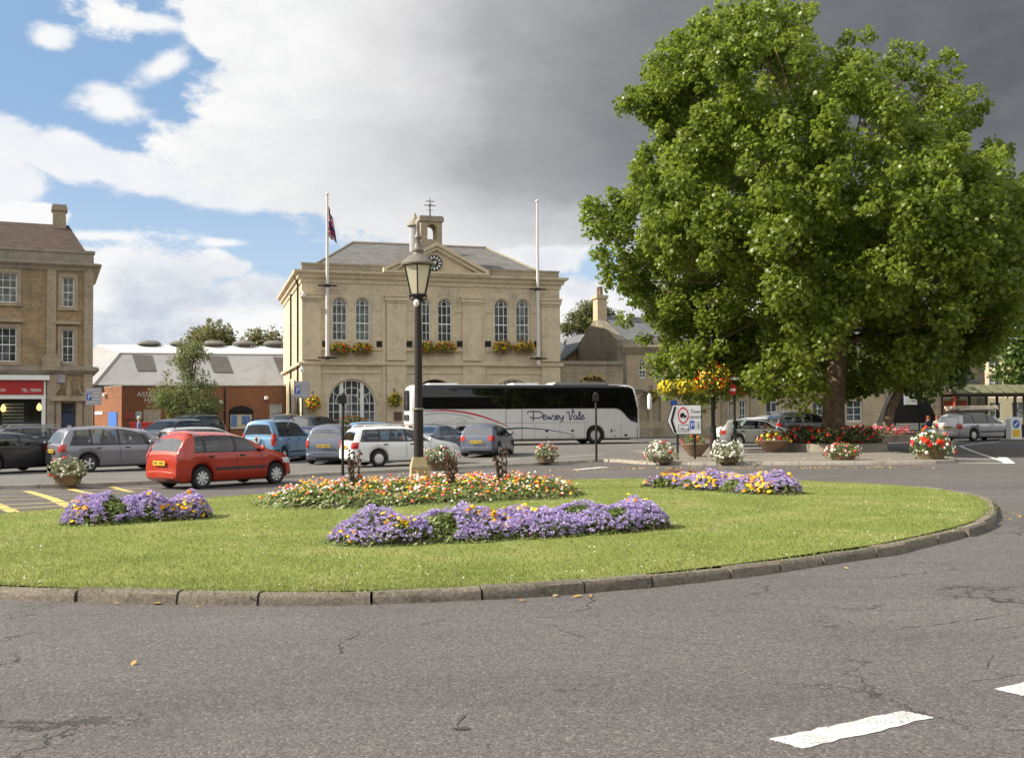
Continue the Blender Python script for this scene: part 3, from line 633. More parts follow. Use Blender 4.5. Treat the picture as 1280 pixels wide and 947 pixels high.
def window(par, x0, x1, z0, z1, cols, rows, arched=False, y=.16, fw=.07, bar=.035, glass='winglass', frame='whitep', mid=None, name='window', fan=False):
    m = MB(); zs0 = z1-(x1-x0)/2 if arched else z1
    path = [(x0,z0),(x0,zs0)]+(arch_pts(x0,x1,zs0)[1:-1] if arched else [])+[(x1,zs0),(x1,z0)]
    c = ((x0+x1)/2, (z0+zs0)/2)
    def inset(p, d):
        if arched and p[1] >= zs0-1e-6:
            vx, vz = p[0]-c[0], p[1]-zs0; r = max(1e-6, math.hypot(vx, vz)); return (c[0]+vx*(r-d)/r, zs0+vz*(r-d)/r)
        return (p[0]+(d if p[0] < c[0] else -d), p[1]+(d if p[1] < c[1] else (0 if arched else -d)))
    loop = path; n = len(loop)
    for i in range(n):
        a, b = loop[i], loop[(i+1) % n]; ai, bi = inset(a, fw), inset(b, fw)
        if not arched and i == 1: pass
        m.add([(a[0],y,a[1]),(b[0],y,b[1]),(bi[0],y,bi[1]),(ai[0],y,ai[1]),(a[0],y+.08,a[1]),(b[0],y+.08,b[1]),(bi[0],y+.08,bi[1]),(ai[0],y+.08,ai[1])],[(0,1,2,3),(2,6,7,3),(0,4,5,1)])
    r = (x1-x0)/2
    for k in range(1, cols):
        x = lerp(x0, x1, k/cols); top = zs0+math.sqrt(max(0, r*r-(x-c[0])**2)) if arched else z1
        m.box(x-bar/2, x+bar/2, y+.012, y+.05, z0+fw*.6, top-fw*.6)
    for k in range(1, rows):
        z = lerp(z0, zs0 if arched else z1, k/rows); bb = bar*1.9 if mid == k else bar
        m.box(x0+fw*.6, x1-fw*.6, y+.016, y+.054, z-bb/2, z+bb/2)
    if arched:
        m.box(x0+fw*.6, x1-fw*.6, y+.016, y+.054, zs0-bar/2, zs0+bar/2)
        if fan:
            for q in (.36, .66): m.tube([(c[0]-r*q*math.cos(PI*i/12), y+.03, zs0+r*q*math.sin(PI*i/12)) for i in range(13)], bar*.55, 4)
            for an in (30, 60, 120, 150): m.tube([(c[0]+r*.36*math.cos(R(an)), y+.03, zs0+r*.36*math.sin(R(an))), (c[0]+r*.97*math.cos(R(an)), y+.03, zs0+r*.97*math.sin(R(an)))], bar*.55, 4)
        else:
            q = .6; m.tube([(c[0]-r*q*math.cos(PI*i/10), y+.03, zs0+r*q*math.sin(PI*i/10)) for i in range(11)], bar*.5, 4)
    w_ = m.build(name, M[frame], par)
    g = MB(); g.prism(path, y+.055, y+.066, 'y'); g.build('pane', M[glass], w_)
    return w_
def shell(m, W, D, z0, z1, front=False):
    """left, right, back sheets of a box-shaped building, open front"""
    m.poly([(0,0,z0),(0,D,z0),(0,D,z1),(0,0,z1)]); m.poly([(W,0,z0),(W,D,z0),(W,D,z1),(W,0,z1)]); m.poly([(0,D,z0),(W,D,z0),(W,D,z1),(0,D,z1)])
    if front: m.poly([(0,0,z0),(W,0,z0),(W,0,z1),(0,0,z1)])
def moulding(m, x0, x1, prof, ret_l=0, ret_r=0):
    """profile (out, z) run along the front, returned down the sides"""
    path = []
    def off(o): 
        p = []
        if ret_l: p.append((x0-o, ret_l))
        p += [(x0-(o if ret_l else 0), -o), (x1+(o if ret_r else 0), -o)]
        if ret_r: p.append((x1+o, ret_r))
        return p
    rows = [[(x, y, z) for x, y in off(o)] for o, z in prof]; m.grid(rows)
    for e in (0, -1): m.poly([r[e] for r in rows])
# ================================================================== town hall
TH = Fac('town_hall', 'two storey honey stone town hall with arched windows, clock pediment and bell turret', 'town hall', 377.2, 70, 16.5)
th = TH.root; W = TH.u(699.6, 400); D = 17.0
zpar, zcor0, zcor1 = TH.z(400, 330.5), TH.z(400, 347), TH.z(400, 338.5)
zstr = TH.z(400, 454); zimp = TH.z(400, 384); zsill = TH.z(420, 425.5)
ops, wins = [], []
for a, b, top in ((415,434,371.5),(444,462.7,372),(523,538.5,372.5),(547,565.2,373.2),(618,636.3,374),(645,662.3,374.4)):
    x0, x1 = TH.u(a,400), TH.u(b,400); z1 = TH.z((a+b)/2, top); o = (x0,x1,zsill,z1,True); ops.append(o); wins.append(o)
zat = TH.z(440, 474); r_ = (TH.u(470.2)-TH.u(409.8))/2
for a in (440, 544, 641):
    u = TH.u(a); ops.append((u-r_, u+r_, .05, zat, True))
m = MB(); wall_open(m, 0, W, -.8, zcor1, ops, 0, .3); shell(m, W, D, -.8, zcor1)
m.build('wall', M['bath'], th)
# pilasters and plinth, string courses, cornice
zc = TH.z(430, 367); PW = []
for a, b in ((377.4,401),(483,507.5),(578,601.5),(676.5,699.4)): PW.append((TH.u(a,420), TH.u(b,420)))
for a, b in PW:
    m = MB(); m.box(a+.004 if a < .1 else a, b, -.14, .004, zstr+.25, zc-.55); m.box(a-.03, b+.03, -.2, .004, zc-.55, zc-.42); m.box(a-.09, b+.09, -.27, .004, zc-.40, zc-.14); m.box(a-.14, b+.14, -.33, .004, zc-.135, zc)
    m.box(a, b, -.12, .004, .5, zstr-.12); m.box(a-.06, b+.06, -.2, .004, -.6, .5); m.build('pilaster', M['bathtrim'], th)
for a, b in ((478,482),(601.9,606)):
    m = MB(); m.box(TH.u(a), TH.u(b), -.07, .004, .3, zc-.5); m.build('pilaster_margin', M['bathtrim'], th)
m = MB(); moulding(m, 0, W, [(.0,zcor0-.35),(.08,zcor0-.33),(.1,zcor0-.1),(.26,zcor0),(.30,zcor1-.28),(.52,zcor1-.16),(.55,zcor1),(.0,zcor1+.05)], D, D)
moulding(m, 0, W, [(.003,zstr-.12),(.2,zstr-.1),(.22,zstr+.08),(.05,zstr+.14),(.003,zstr+.16)], D, D)
ed = [0]+[x for p in PW for x in p][1:-1]+[W]; bays = [(PW[0][1], PW[1][0]-.35), (PW[1][1], PW[2][0]), (PW[2][1]+.35, PW[3][0])]
for a, b in bays:
    zz = zstr-.35; m.box(a, b, -.06, .003, zz-.32, zz-.1)
    s0 = TH.z(430, 436); m.box(a, b, -.09, .003, s0-.09, s0+.07)
    ins = sorted([o for o in wins if a < o[0] < b]); e = [a]+[v for o in ins for v in (o[0]-.16, o[1]+.16)]+[b]
    for q in range(0, len(e), 2): m.box(e[q], e[q+1], -.05, .003, zimp-.12, zimp+.06)
m.build('string_course', M['bathtrim'], th)
# rounded architraves over the upper windows
for x0, x1, z0, z1, _ in wins:
    m = MB(); c = (x0+x1)/2; r = (x1-x0)/2; rr = [(r+.03,.004),(r+.05,-.05),(r+.13,-.05),(r+.14,.004)]
    m.grid([[(c-q*math.cos(PI*i/14), y, z1-r+q*math.sin(PI*i/14)) for i in range(15)] for q, y in rr]); m.build('architrave', M['bathtrim'], th)
for a in (440, 544, 641):
    m = MB(); c = TH.u(a); rr = [(r_+.02,.004),(r_+.04,-.07),(r_+.20,-.07),(r_+.22,.004)]
    m.grid([[(c-q*math.cos(PI*i/20), y, zat-r_+q*math.sin(PI*i/20)) for i in range(21)] for q, y in rr]); m.build('architrave', M['bathtrim'], th)
m = MB(); p0 = TH.u(482), TH.u(606)
for a, b in ((.0, p0[0]), (p0[1], W)):
    m.box(a, b, .12, .5, zcor1-.05, zpar); m.box(a-.04 if a < .1 else a, b+(.04 if b > W-.1 else 0), .06, .56, zpar, zpar+.12)
m.box(-.0+.12, .5, .5, D, zcor1+.05, zpar); m.box(W-.5, W-.12, .5, D, zcor1+.05, zpar)
m.build('parapet', M['parapet'], th)
for i, o in enumerate(wins):
    window(th, *o[:4], 3, 4, True, y=.18, fw=.085, bar=.045, glass='winglass2' if i in (0,1,5) else 'winglass', mid=2)
for a in (440, 641):
    u = TH.u(a); x0, x1 = u-r_, u+r_; w_ = window(th, x0, x1, .9, zat, 8, 3, True, y=.2, fw=.1, bar=.05, fan=True)
    m = MB(); 
    for q in (-.42, .42): m.box(u+q*r_-.11, u+q*r_+.11, .12, .27, .9, zat-r_+r_*.88)
    m.build('mullion', M['whitep'], w_)
    m = MB(); m.box(x0, x1, .12, .3, -.5, .9); m.build('apron_panel', M['bathtrim'], w_)
u = TH.u(544); m = MB(); m.prism([(u-r_,.05),(u-r_,zat-r_)]+arch_pts(u-r_,u+r_,zat-r_)[1:-1]+[(u+r_,zat-r_),(u+r_,.05)], .9, 1.0, 'y'); m.build('door', plain('dark_oak_door', (.03,.02,.014), .6), th)
# vents in the wall
for a in (407, 474.5, 511.5, 574.8, 610, 671):
    u, z = TH.uz(a, 430); m = MB(); m.box(u-.22, u+.22, -.02, .1, z-.2, z+.22); m.build('wall_vent', M['black'], th)
# pediment with clock
za = TH.z(543, 304.5); zb = TH.z(543, 343.5); pa, pb = TH.u(480.5), TH.u(608); pc = (pa+pb)/2
m = MB(); m.prism([(pa+.5,zcor1+.0),(pb-.5,zcor1+.0),(pc,za-.45)], -.16, .5, 'y'); m.build('pediment', M['bathtrim'], th)
m = MB()
def rake(a, b, y0, y1, h):
    m.add([(a[0],y0,a[1]),(b[0],y0,b[1]),(b[0],y0,b[1]-h),(a[0],y0,a[1]-h),(a[0],y1,a[1]),(b[0],y1,b[1]),(b[0],y1,b[1]-h),(a[0],y1,a[1]-h)],[(0,1,2,3),(4,7,6,5),(0,4,5,1),(3,2,6,7),(0,3,7,4),(1,5,6,2)])
for sg, e in ((1, pa), (-1, pb)):
    rake((e-sg*.1, zcor1+.33), (pc, za+.05), -.55, .62, .26); rake((e+sg*.25, zcor1+.2), (pc, za-.2), -.38, .5, .28)
m.box(pa-.12, pb+.12, -.62, .3, zcor1-.02, zcor1+.14)
m.build('pediment_cornice', M['bathtrim'], th)
cu, cz = TH.uz(542.3, 329, -.2); cr = .58
m = MB(); m.lathe_y([(cr,0),(cr,.16)], 32, (cu,-.33,cz)); clk = m.build('clock', M['black'], th, 40)
m = MB(); m.lathe_y([(cr*1.16,.06),(cr*1.16,.2),(cr*1.0,.2),(cr*1.0,.06)], 32, (cu,-.34,cz)); m.build('clock_rim', M['bathtrim'], clk, 40)
m = MB()
for k in range(12):
    an = R(30*k); c_, s_ = math.sin(an), math.cos(an); q0, q1, hw = cr*.52, cr*.86, .042
    m.poly([(cu+c_*q0-s_*hw,-.345,cz+s_*q0+c_*hw),(cu+c_*q0+s_*hw,-.345,cz+s_*q0-c_*hw),(cu+c_*q1+s_*hw*1.5,-.345,cz+s_*q1-c_*hw*1.5),(cu+c_*q1-s_*hw*1.5,-.345,cz+s_*q1+c_*hw*1.5)])
m.lathe_y([(.13,0),(.13,.01)], 16, (cu,-.35,cz))
m.build('clock_numerals', M['whitep'], clk)
m = MB()
for an, L, hw in ((62, .3, .035), (25, .42, .025)):
    c_, s_ = math.sin(R(an)), math.cos(R(an)); m.poly([(cu-s_*hw,-.362,cz+c_*hw),(cu+s_*hw,-.362,cz-c_*hw),(cu+c_*L,-.362,cz+s_*L)])
m.build('clock_hand', M['whitep'], clk)
# hipped roof behind the parapet
yr = D/2; ur0, zr = TH.uz(440.5, 303.5, yr); ur1 = TH.u(608, 306.5, yr); ez = zcor1+.25
e0, e1, f0, f1 = .55, W-.55, .55, D-.55
m = MB(); m.add([(e0,f0,ez),(e1,f0,ez),(e1,f1,ez),(e0,f1,ez),(ur0,yr,zr),(ur1,yr,zr)],[(0,1,5,4),(2,3,4,5),(1,2,5),(3,0,4)]); roof = m.build('roof', M['slate'], th)
m = MB(); m.tube([(ur0,yr,zr+.02),(ur1,yr,zr+.02)], .13, 6)
for a, b in (((e0,f0,ez),(ur0,yr,zr)),((e1,f0,ez),(ur1,yr,zr))): m.tube([a,b], .11, 6)
m.build('ridge_tiles', M['parapet'], roof)
# bell turret
yb = 2.0; bu0, bz1 = TH.uz(526, 271, yb); bu1 = TH.u(552.5, 271, yb); bw = bu1-bu0; zb0 = TH.z(540, 309, yb)-.6; zop0, zop1 = TH.z(540, 299, yb), TH.z(540, 279.5, yb)
oc = TH.u(540.5, 290, yb); ow = .36
tur = thing('bell_turret', '', ''); tur.parent = th
for k_ in ('label', 'category'): del tur[k_]
m = MB()
for yy in (yb, yb+bw):
    wall_open(m, bu0, bu1, zb0, bz1-.25, [(oc-ow, oc+ow, zop0, zop1, True)], yy if yy == yb else yy-.34, .34)
mm = MB(); wall_open(mm, 0, bw, zb0, bz1-.25, [(bw/2-ow, bw/2+ow, zop0, zop1, True)], 0, .34)
m.add([(bu0+y, yb+x, z) for x, y, z in mm.v], mm.f); m.add([(bu1-y, yb+x, z) for x, y, z in mm.v], mm.f)
m.poly([(bu0,yb+bw,zb0),(bu1,yb+bw,zb0),(bu1,yb+bw,zop0),(bu0,yb+bw,zop0)])
m.poly([(bu0,yb,zop0-.05),(bu1,yb,zop0-.05),(bu1,yb+bw,zop0-.05),(bu0,yb+bw,zop0-.05)])
m.build('turret_wall', M['stonegrey'], tur)
m = MB(); m.box(bu0-.1, bu1+.1, yb-.1, yb+bw+.1, zb0, zb0+.75); m.build('turret_base', M['parapet'], tur)
m = MB(); m.box(bu0-.12, bu1+.12, yb-.12, yb+bw+.12, bz1-.28, bz1-.02); m.box(bu0-.06, bu1+.06, yb-.06, yb+bw+.06, bz1-.02, bz1+.1)
m.build('turret_cap', M['parapet'], tur)
vz = TH.z(539, 247.5, yb+bw/2); vc = (oc, yb+bw/2)
m = MB(); m.tube([(*vc,bz1),(*vc,vz)], [.06,.025], 6); m.tube([(vc[0]-.42,vc[1],vz-.55),(vc[0]+.42,vc[1],vz-.55)], .035, 5); m.tube([(vc[0]-.3,vc[1],vz-.25),(vc[0]+.3,vc[1],vz-.25)], .03, 5); m.tube([(vc[0],vc[1]-.42,vz-.55),(vc[0],vc[1]+.42,vz-.55)], .035, 5); m.cbox((vc[0],vc[1],vz-.9),(.5,.03,.03))
m.build('weather_vane', M['black'], tur)
# round louvred ventilator with a cone cap
yv = 6.5; vu, _ = TH.uz(518.5, 290, yv); m = MB(); z0v, z1v, ztv = TH.z(518, 312, yv), TH.z(518, 282, yv), TH.z(518, 266, yv)
m.lathe([(.42,z0v-.6),(.42,z1v)], 12, (vu,yv,0)); ven = m.build('ventilator', M['greyw'], th, 30)
m = MB(); m.lathe([(.6,z1v-.05),(.6,z1v+.06),(.2,lerp(z1v,ztv,.6)),(.1,ztv-.1),(.02,ztv)], 12, (vu,yv,0)); m.build('ventilator_cap', M['parapet'], ven, 40)
# side wall details: lower arches, downpipe, lamps
m = MB()
for k in range(3):
    y0 = 2.2+k*4.6; mm = MB(); r2 = 1.35
    rr = [(r2,-.01),(r2,.16),(r2+.35,.16),(r2+.37,-.01)]
    m.grid([[(-o, y0+r2-q*math.cos(PI*i/14), 3.0+q*math.sin(PI*i/14)) for i in range(15)] for q, o in rr]); m.box(-.16, .01, y0-.37, y0-.002, -.5, 3.0); m.box(-.16, .01, y0+2*r2+.002, y0+2*r2+.37, -.5, 3.0)
m.build('side_arch', M['bathtrim'], th)
m = MB()
for k in range(3):
    y0 = 2.2+k*4.6; m.prism([(y0,.3),(y0,3.0)]+[(y0+1.35-1.35*math.cos(PI*i/12), 3+1.35*math.sin(PI*i/12)) for i in range(1,12)]+[(y0+2.7,3.0),(y0+2.7,.3)], -.03, .0, 'x')
m.build('side_arch_panel', M['winglass'], th)
for pth in ([(-.14,1.5,0),(-.14,1.5,zcor0-.3),(-.4,1.5,zcor1-.1)], [(-.14,7.5,0),(-.14,7.5,zcor0-.3)]): m = MB(); m.tube(pth, .07, 8); m.build('downpipe', M['black'], th, 40)
for (a, b) in ((380.5, 369), (378.5, 461.5)):
    u, z = TH.uz(a, b); m = MB(); m.tube([(u-.12,-.3,z),(u-.12,-1.0,z-.1)], .13, 10); m.tube([(u-.12,0,z+.25),(u-.12,-.5,z+.1)], .04, 6); m.build('security_camera', M['whitep'], th, 40)
u, z = TH.uz(497, 520); m = MB(); m.box(u-.28, u+.28, -.16, .0, z-.3, z+.3); m.build('wall_plaque', plain('bronze_plaque', (.12,.07,.05), .5), th)
u, z = TH.uz(383, 515); m = MB(); m.box(u-.35, u+.35, -.5, .0, -.5, 3.0); m.build('meter_cupboard', M['parapet'], th)
# wall-mounted flagpoles: each its own thing
def flagpole(px0, px1, ytop, ybot, yb1, yb2, label):
    u, z0 = TH.uz(px1, ybot, -.6); u2, z1 = TH.uz(px0, ytop, -.6); p = TH.world((u+u2)/2, -.6, z0)
    t_ = thing('flagpole', label, 'flagpole', p, TH.a, 'white flagpoles on the town hall front'); L = z1-z0
    m = MB(); m.tube([(0,0,-.0),(0,0,L*.35),(0,0,L*.98),(0,0,L)], [.13,.12,.075,.07], 12); m.build('pole', plain('flagpole_paint', (.62,.6,.57), .4, .08), t_, 40)
    m = MB(); m.lathe([(.02,L-.02),(.12,L+.04),(.12,L+.14),(.03,L+.2)], 12); m.build('finial', M['whitep'], t_, 60)
    for yy in (yb1, yb2):
        zz = TH.z(px1, yy, -.6)-z0; m = MB(); m.box(-.62, .62, -.06, .06, zz-.05, zz+.05); m.box(-.06, .06, .0, .66, zz-.04, zz+.04); m.lathe([(.17,zz-.09),(.17,zz+.09)], 10); m.build('bracket', M['black'], t_)
    return t_, p, L
fp1, fpp, fpl = flagpole(408.4, 409.8, 244, 448, 357, 447, 'white flagpole carrying a furled flag, on the left of the clock pediment')
flagpole(671.3, 673.2, 253, 456, 361.5, 448, 'bare white flagpole without a flag, fixed beside the right pair of windows')
# limp flag: a pleated cloth with red, white and blue bars
def flag_mat():
    m, t, p = newmat('flag_cloth'); uv = t.new('ShaderNodeTexCoord').outputs['Object']; s = t.new('ShaderNodeSeparateXYZ'); t.set(s.inputs[0], uv)
    a = t.m('ADD', t.m('MULTIPLY', s.outputs[2], 1.0), t.m('MULTIPLY', s.outputs[0], 1.7)); b = t.m('FRACT', t.m('MULTIPLY', a, .95))
    t.set(p.inputs['Base Color'], t.ramp(b, [(0,(.02,.03,.14)),(.3,(.7,.7,.68)),(.38,(.55,.02,.03)),(.56,(.7,.7,.68)),(.66,(.02,.03,.14)),(.84,(.55,.02,.03))], True)); p.inputs['Roughness'].default_value = .85; return m
m = MB(); rows = []
for i in range(16):
    s = i/15; z = -2.0*s; rows.append([(.08+j*.055*(.6+.8*s)+.04*math.sin(3*s+j), .10*math.sin(j*1.9+s*2.2)*(.5+s)+.02, z-.10*j*(1-s*.3)) for j in range(9)])
m.grid(rows); fl = m.build('flag', flag_mat(), None, 60); fl.location = fpp + Vector((0,0,fpl-.75)); fl.rotation_euler = (0,0,TH.a)
md = fl.modifiers.new('thickness', 'SOLIDIFY'); md.thickness = .012
tag(fl, 'furled red, white and blue flag hanging limp from the white pole', 'flag')
# ------------------------------------------------------------------ planting helpers
def rnd_in_ellipsoid(n, r, zmin=-1.0, shell_=.55):
    V = RNG.normal(size=(n,3)); V /= np.linalg.norm(V, axis=1, keepdims=True); V *= (shell_+(1-shell_)*RNG.random((n,1)))
    V = V[V[:,2] > zmin]; return V*np.array(r), V
def clump(par, c, r, leafmat, nl, ls, blooms, zmin=-.35):
    """leaves and blooms over an ellipsoid; blooms = [(part name, material, n, size, puff?)]"""
    from mathutils import noise as mnz
    sd = sum(ord(ch) for ch in par.name)*1.37+c[0]
    def lop(P, D): k_ = np.array([1+.42*mnz.noise(Vector((d[0]*1.5+sd, d[1]*1.5, d[2]*1.7)))+(.22*max(0,-d[2])) for d in D]); return P*k_[:,None]
    P, N = rnd_in_ellipsoid(nl, r, zmin, .6); P = lop(P, N); N = N + RNG.normal(0,.5,N.shape)
    scatter('foliage', OVAL_V, OVAL_T, P+np.array(c), N, RNG.uniform(.7,1.3,len(P))*ls, leafmat, par)['kind'] = 'stuff'
    for nm, mt, n, s, puff in blooms:
        P, N = rnd_in_ellipsoid(n, r, zmin*.6, .86); P = lop(P, N); k = np.array([np.sin(p[0]*9/max(r)+len(nm))+np.cos(p[1]*7/max(r)+p[2]*5) for p in P]); P2 = P[k > -.9]; N2 = N[k > -.9]
        scatter(nm, PUFF_V if puff else DOME_V, PUFF_T if puff else DOME_T, P2*1.02+np.array(c), N2+RNG.normal(0,.25,N2.shape), RNG.uniform(.7,1.3,len(P2))*s, mt, par)['kind'] = 'stuff'
yg = foliage('trailing_yellow_green', (.10,.11,.012), (.2,.2,.02), .3, .5, (.34,.3,.03))
YG = yg
names_box = ['left half of the left pair', 'right half of the left pair', 'left half of the middle pair', 'right half of the middle pair', 'left half of the right pair', 'right half of the right pair']
for (a, y_), nm in zip(((425,435.5),(453,435.5),(532.5,434.5),(557,434),(628.5,433.5),(655.5,433.5)), names_box):
    u, z = TH.uz(a, y_, -.3); t_ = thing('window_box', f'flower box on the town hall, {nm} of arched windows', 'window box', TH.world(u,-.3,z-.3), TH.a, 'window boxes on the town hall')
    m = MB(); m.box(-.6,.6,-.14,.16,-.1,.16); m.build('trough', M['woodtub'], t_)
    clump(t_, (0,-.02,.3), (.74,.33,.42), YG, 420, .16, [('yellow_flowers', M['yellow'], 110, .055, False), ('red_flowers', M['redp'], 60, .06, False)], -.9)
def wall_basket(fac, px, py, label, cols, sc=1.0, out=-.55, grp='hanging baskets on the stone fronts'):
    u, z = fac.uz(px, py, out); p = fac.world(u, out, z); t_ = thing('hanging_basket', label, 'hanging basket', p, fac.a, grp)
    m = MB(); m.lathe([(.1,-.42*sc),(.28*sc,-.3*sc),(.36*sc,-.05*sc),(.36*sc,0)], 14); m.build('basket', M['woodtub'], t_, 40)
    m = MB(); m.tube([(0,-out,.75),(0,-.05,.75),(0,-.05,.6)], .025, 6); m.tube([(0,-out,.25),(0,-.1,.74)], .02, 6)
    for k in range(3): m.tube([(.34*sc*math.cos(k*2.1), .34*sc*math.sin(k*2.1),0),(0,-.05,.6)], .008, 4)
    m.build('bracket', M['black'], t_)
    clump(t_, (0,0,.0), (.52*sc,.5*sc,.5*sc), YG, 520, .15*sc, [(n, M[c_], k, .06, False) for n, c_, k in cols], -.9)
wall_basket(TH, 391, 503, 'round yellow and orange basket on the town hall corner by the parking sign', [('yellow_flowers','yellow',150),('orange_flowers','redp',50)], 1.05)
wall_basket(TH, 493.5, 500, 'mainly green hanging basket on the pilaster right of the big arched window', [('yellow_flowers','yellow',100)], .95)
# hedge under the big window
u0, u1 = TH.u(408), TH.u(474); p = TH.world((u0+u1)/2, -1.4, 0)
hd = thing('flower_hedge', 'low green hedge with rusty blooms under the big arched window of the town hall', 'hedge', p, TH.a)
clump(hd, (0,0,.75), ((u1-u0)/2,.6,1.0), foliage('hedge_leaves', (.05,.055,.012), (.12,.115,.025), .3, .5, (.2,.16,.04)), 2600, .16, [('red_flowers', M['redp'], 130, .05, False)], -.7)
# ================================================================== corner shop building (left)
ANG = 24.0
p = at(115.5, 519, 70); e_ = Vector((math.cos(R(ANG)), math.sin(R(ANG)), 0)); WL = 14.0
CB = Fac('corner_building', 'three storey honey stone corner building with a red shop front and brown tiled roof', 'building', 115.5, 70, ANG)
CB.O = CB.O - CB.e*WL; CB.root.location = CB.O; cb = CB.root; W, D = WL, 10.0
z1 = CB.z(60, 315); zc0, zc1 = CB.z(60, 337), CB.z(60, 332); zs = CB.z(60, 461)
ops = []
up = [(-6,21,340,378),(77.5,92.5,346.5,384)]; lo = [(-6,21,409,452),(77.5,92.5,412,453.5)]
R4 = []
for a, b, y0, y1 in up+lo: R4.append((CB.u(a,400), CB.u(b,400), CB.z((a+b)/2, y1), CB.z((a+b)/2, y0)))
sf = (CB.u(-60,500), CB.u(55,500), .1, CB.z(20,475.5)); dr = (CB.u(77,520), CB.u(94,520), -.2, CB.z(86,504))
ops = R4+[sf, dr]
ops += [(a-6.2, b-6.2, c_, d) for a, b, c_, d in (R4[0], R4[2]) if a-6.2 > 0]
m = MB(); wall_open(m, 0, W, -.8, z1, ops, 0, .25); shell(m, W, D, -.8, z1); m.build('wall', M['oldstone'], cb)
for o in R4+ops[6:]: window(cb, *o, 3 if o[1]-o[0] > 1.2 else 2, 4, y=.14, fw=.08, bar=.035, mid=2, glass='winglass2' if o[2] > 6.5 else 'winglass')
for o in R4+ops[6:]:
    m = MB(); a, b, c_, d = o; m.box(a-.25,a,-.07,.003,c_-.1,d+.22); m.box(b,b+.25,-.07,.003,c_-.1,d+.22); m.box(a,b,-.07,.003,d,d+.22); m.box(a-.3,b+.3,-.13,.003,c_-.22,c_-.1)
    if c_ < 7: m.box(a-.4,b+.4,-.28,.003,d+.35,d+.55)
    m.build('window_surround', M['stonegrey'], cb)
m = MB(); m.box(CB.u(58.5,400), CB.u(70,400), -.16, .003, zs, zc0); m.box(CB.u(105,400), W+.0, -.16, .003, -.5, zc0); m.box(CB.u(58.5,500), CB.u(70.5,500), -.3, .003, -.5, zs-.4)
m.build('pilaster', M['stonegrey'], cb)
m = MB(); moulding(m, 0, W, [(.0,zc0-.1),(.15,zc0),(.2,zc1-.1),(.5,zc1+.08),(.5,zc1+.2),(.0,zc1+.3)], 0, D); moulding(m, 0, W, [(.003,zs-.45),(.2,zs-.3),(.38,zs-.1),(.38,zs+.1),(.003,zs+.2)], 0, D)
m.build('cornice', M['parapet'], cb)
m = MB(); m.box(0, W+.02, -.06, .4, z1-.75, z1+.02); m.box(0, W+.1, -.14, .5, z1+.02, z1+.2); m.build('parapet', M['parapet'], cb)
# carved doorcase
du0, du1 = dr[0]-.35, dr[1]+.35; dz = dr[3]
m = MB(); m.box(du0-.1, du0+.3, -.3, .003, -.5, dz+.15); m.box(du1-.3, du1+.1, -.3, .003, -.5, dz+.15); m.box(du0-.4, du1+.4, -.5, .003, dz+.15, dz+.5)
for sg, e in ((1, du0-.2), (-1, du1+.2)):
    m.tube([(e,-.25,dz+.55),(e+sg*.2,-.25,dz+.7),(e+sg*.36,-.25,dz+1.05),(e+sg*.30,-.25,dz+1.25),(e+sg*.2,-.25,dz+1.2)], [.07,.09,.10,.08,.05], 8)
c = (du0+du1)/2; m.tube([(c,-.25,dz+.5),(c,-.28,dz+.8),(c,-.25,dz+1.1),(c,-.2,dz+1.45)], [.16,.2,.12,.03], 8); m.build('carved_doorcase', M['stonegrey'], cb, 50)
m = MB(); cc = (CB.u(58.5,440)+CB.u(70,440))/2; m.box(cc-.55, cc+.55, -.55, .003, zs-.1, zs+.45); m.prism(arch_pts(cc-.6, cc+.6, zs+.45, 10), -.5, .003, 'y'); m.build('carved_bracket', M['stonegrey'], cb)
m = MB(); m.box(dr[0], dr[1], .18, .24, -.4, CB.z(86,516)); d_ = m.build('door', M['navydoor'], cb)
m = MB(); a = dr[0]; b = dr[1]; h = CB.z(86,516); m.box(a+.35,a+.6,.16,.18,1.0,1.25); m.build('letter_plate', M['whitep'], d_)
m = MB(); m.box(a, b, .2, .24, h+.05, dz); m.build('fanlight', M['winglass'], d_)
m = MB(); u, z = CB.uz(75, 473); m.box(u-.32, u+.32, -.12, .0, z-.28, z+.28); m.build('alarm_box', M['signgrey'], cb)
# shop front
x0, x1, zt = sf[0], sf[1], sf[3]; zf0, zf1 = CB.z(40,492), CB.z(40,475.5)
sh = MB(); sh.box(x0-.1, x1+.32, -.62, .02, zf1+.02, zf1+.34); sh.box(x0-.1, x1+.12, -.35, .02, zf0-.34, zf0-.06); sh.box(x1-.14, x1+.1, -.34, .02, -.4, zf0-.34); sh.box(x1-.02, x1+.1, -.36, .02, zf0-.06, zf1)
for k in (3.0, 6.1): sh.box(x1-k-.1, x1-k, -.2, .02, .4, zf0-.34)
sh.box(x0, x1-.14, -.3, .02, -.4, .55); shop = sh.build('shop_front', M['whitep'], cb)
m = MB(); m.box(x0, x1-.02, -.42, .0, zf0-.05, zf1); fas = m.build('fascia', M['shopred'], shop)
us, zs_ = CB.uz(27, 489, -.43); text_mesh('TEL: 709494', .32, M['whitep'], 'lettering', fas, (us, -.44, zs_-.04), ext=.006, sx=.72)
us2, _ = CB.uz(7, 489, -.43); text_mesh('STATION', .27, M['whitep'], 'lettering', fas, (us2, -.44, zs_-.02), ext=.006, sx=.82, align='RIGHT')
m = MB(); m.box(x0, x1-.14, .0, .015, .55, zf0-.34); m.build('shop_window', clearglass('shop_glass'), shop)
m = MB(); m.box(x0, x1+.1, 2.6, 2.7, -.5, zf0); m.box(x1+.1, x1+.2, .26, 2.6, -.5, zf0); m.box(x0,x1+.1,.3,2.6,zf0,zf0+.1); m.box(x0,x1+.1,.3,2.6,-.5,.1)
m.build('shop_interior', plain('shop_interior_dark', (.08,.06,.045), .9, .9, 1.1), cb)
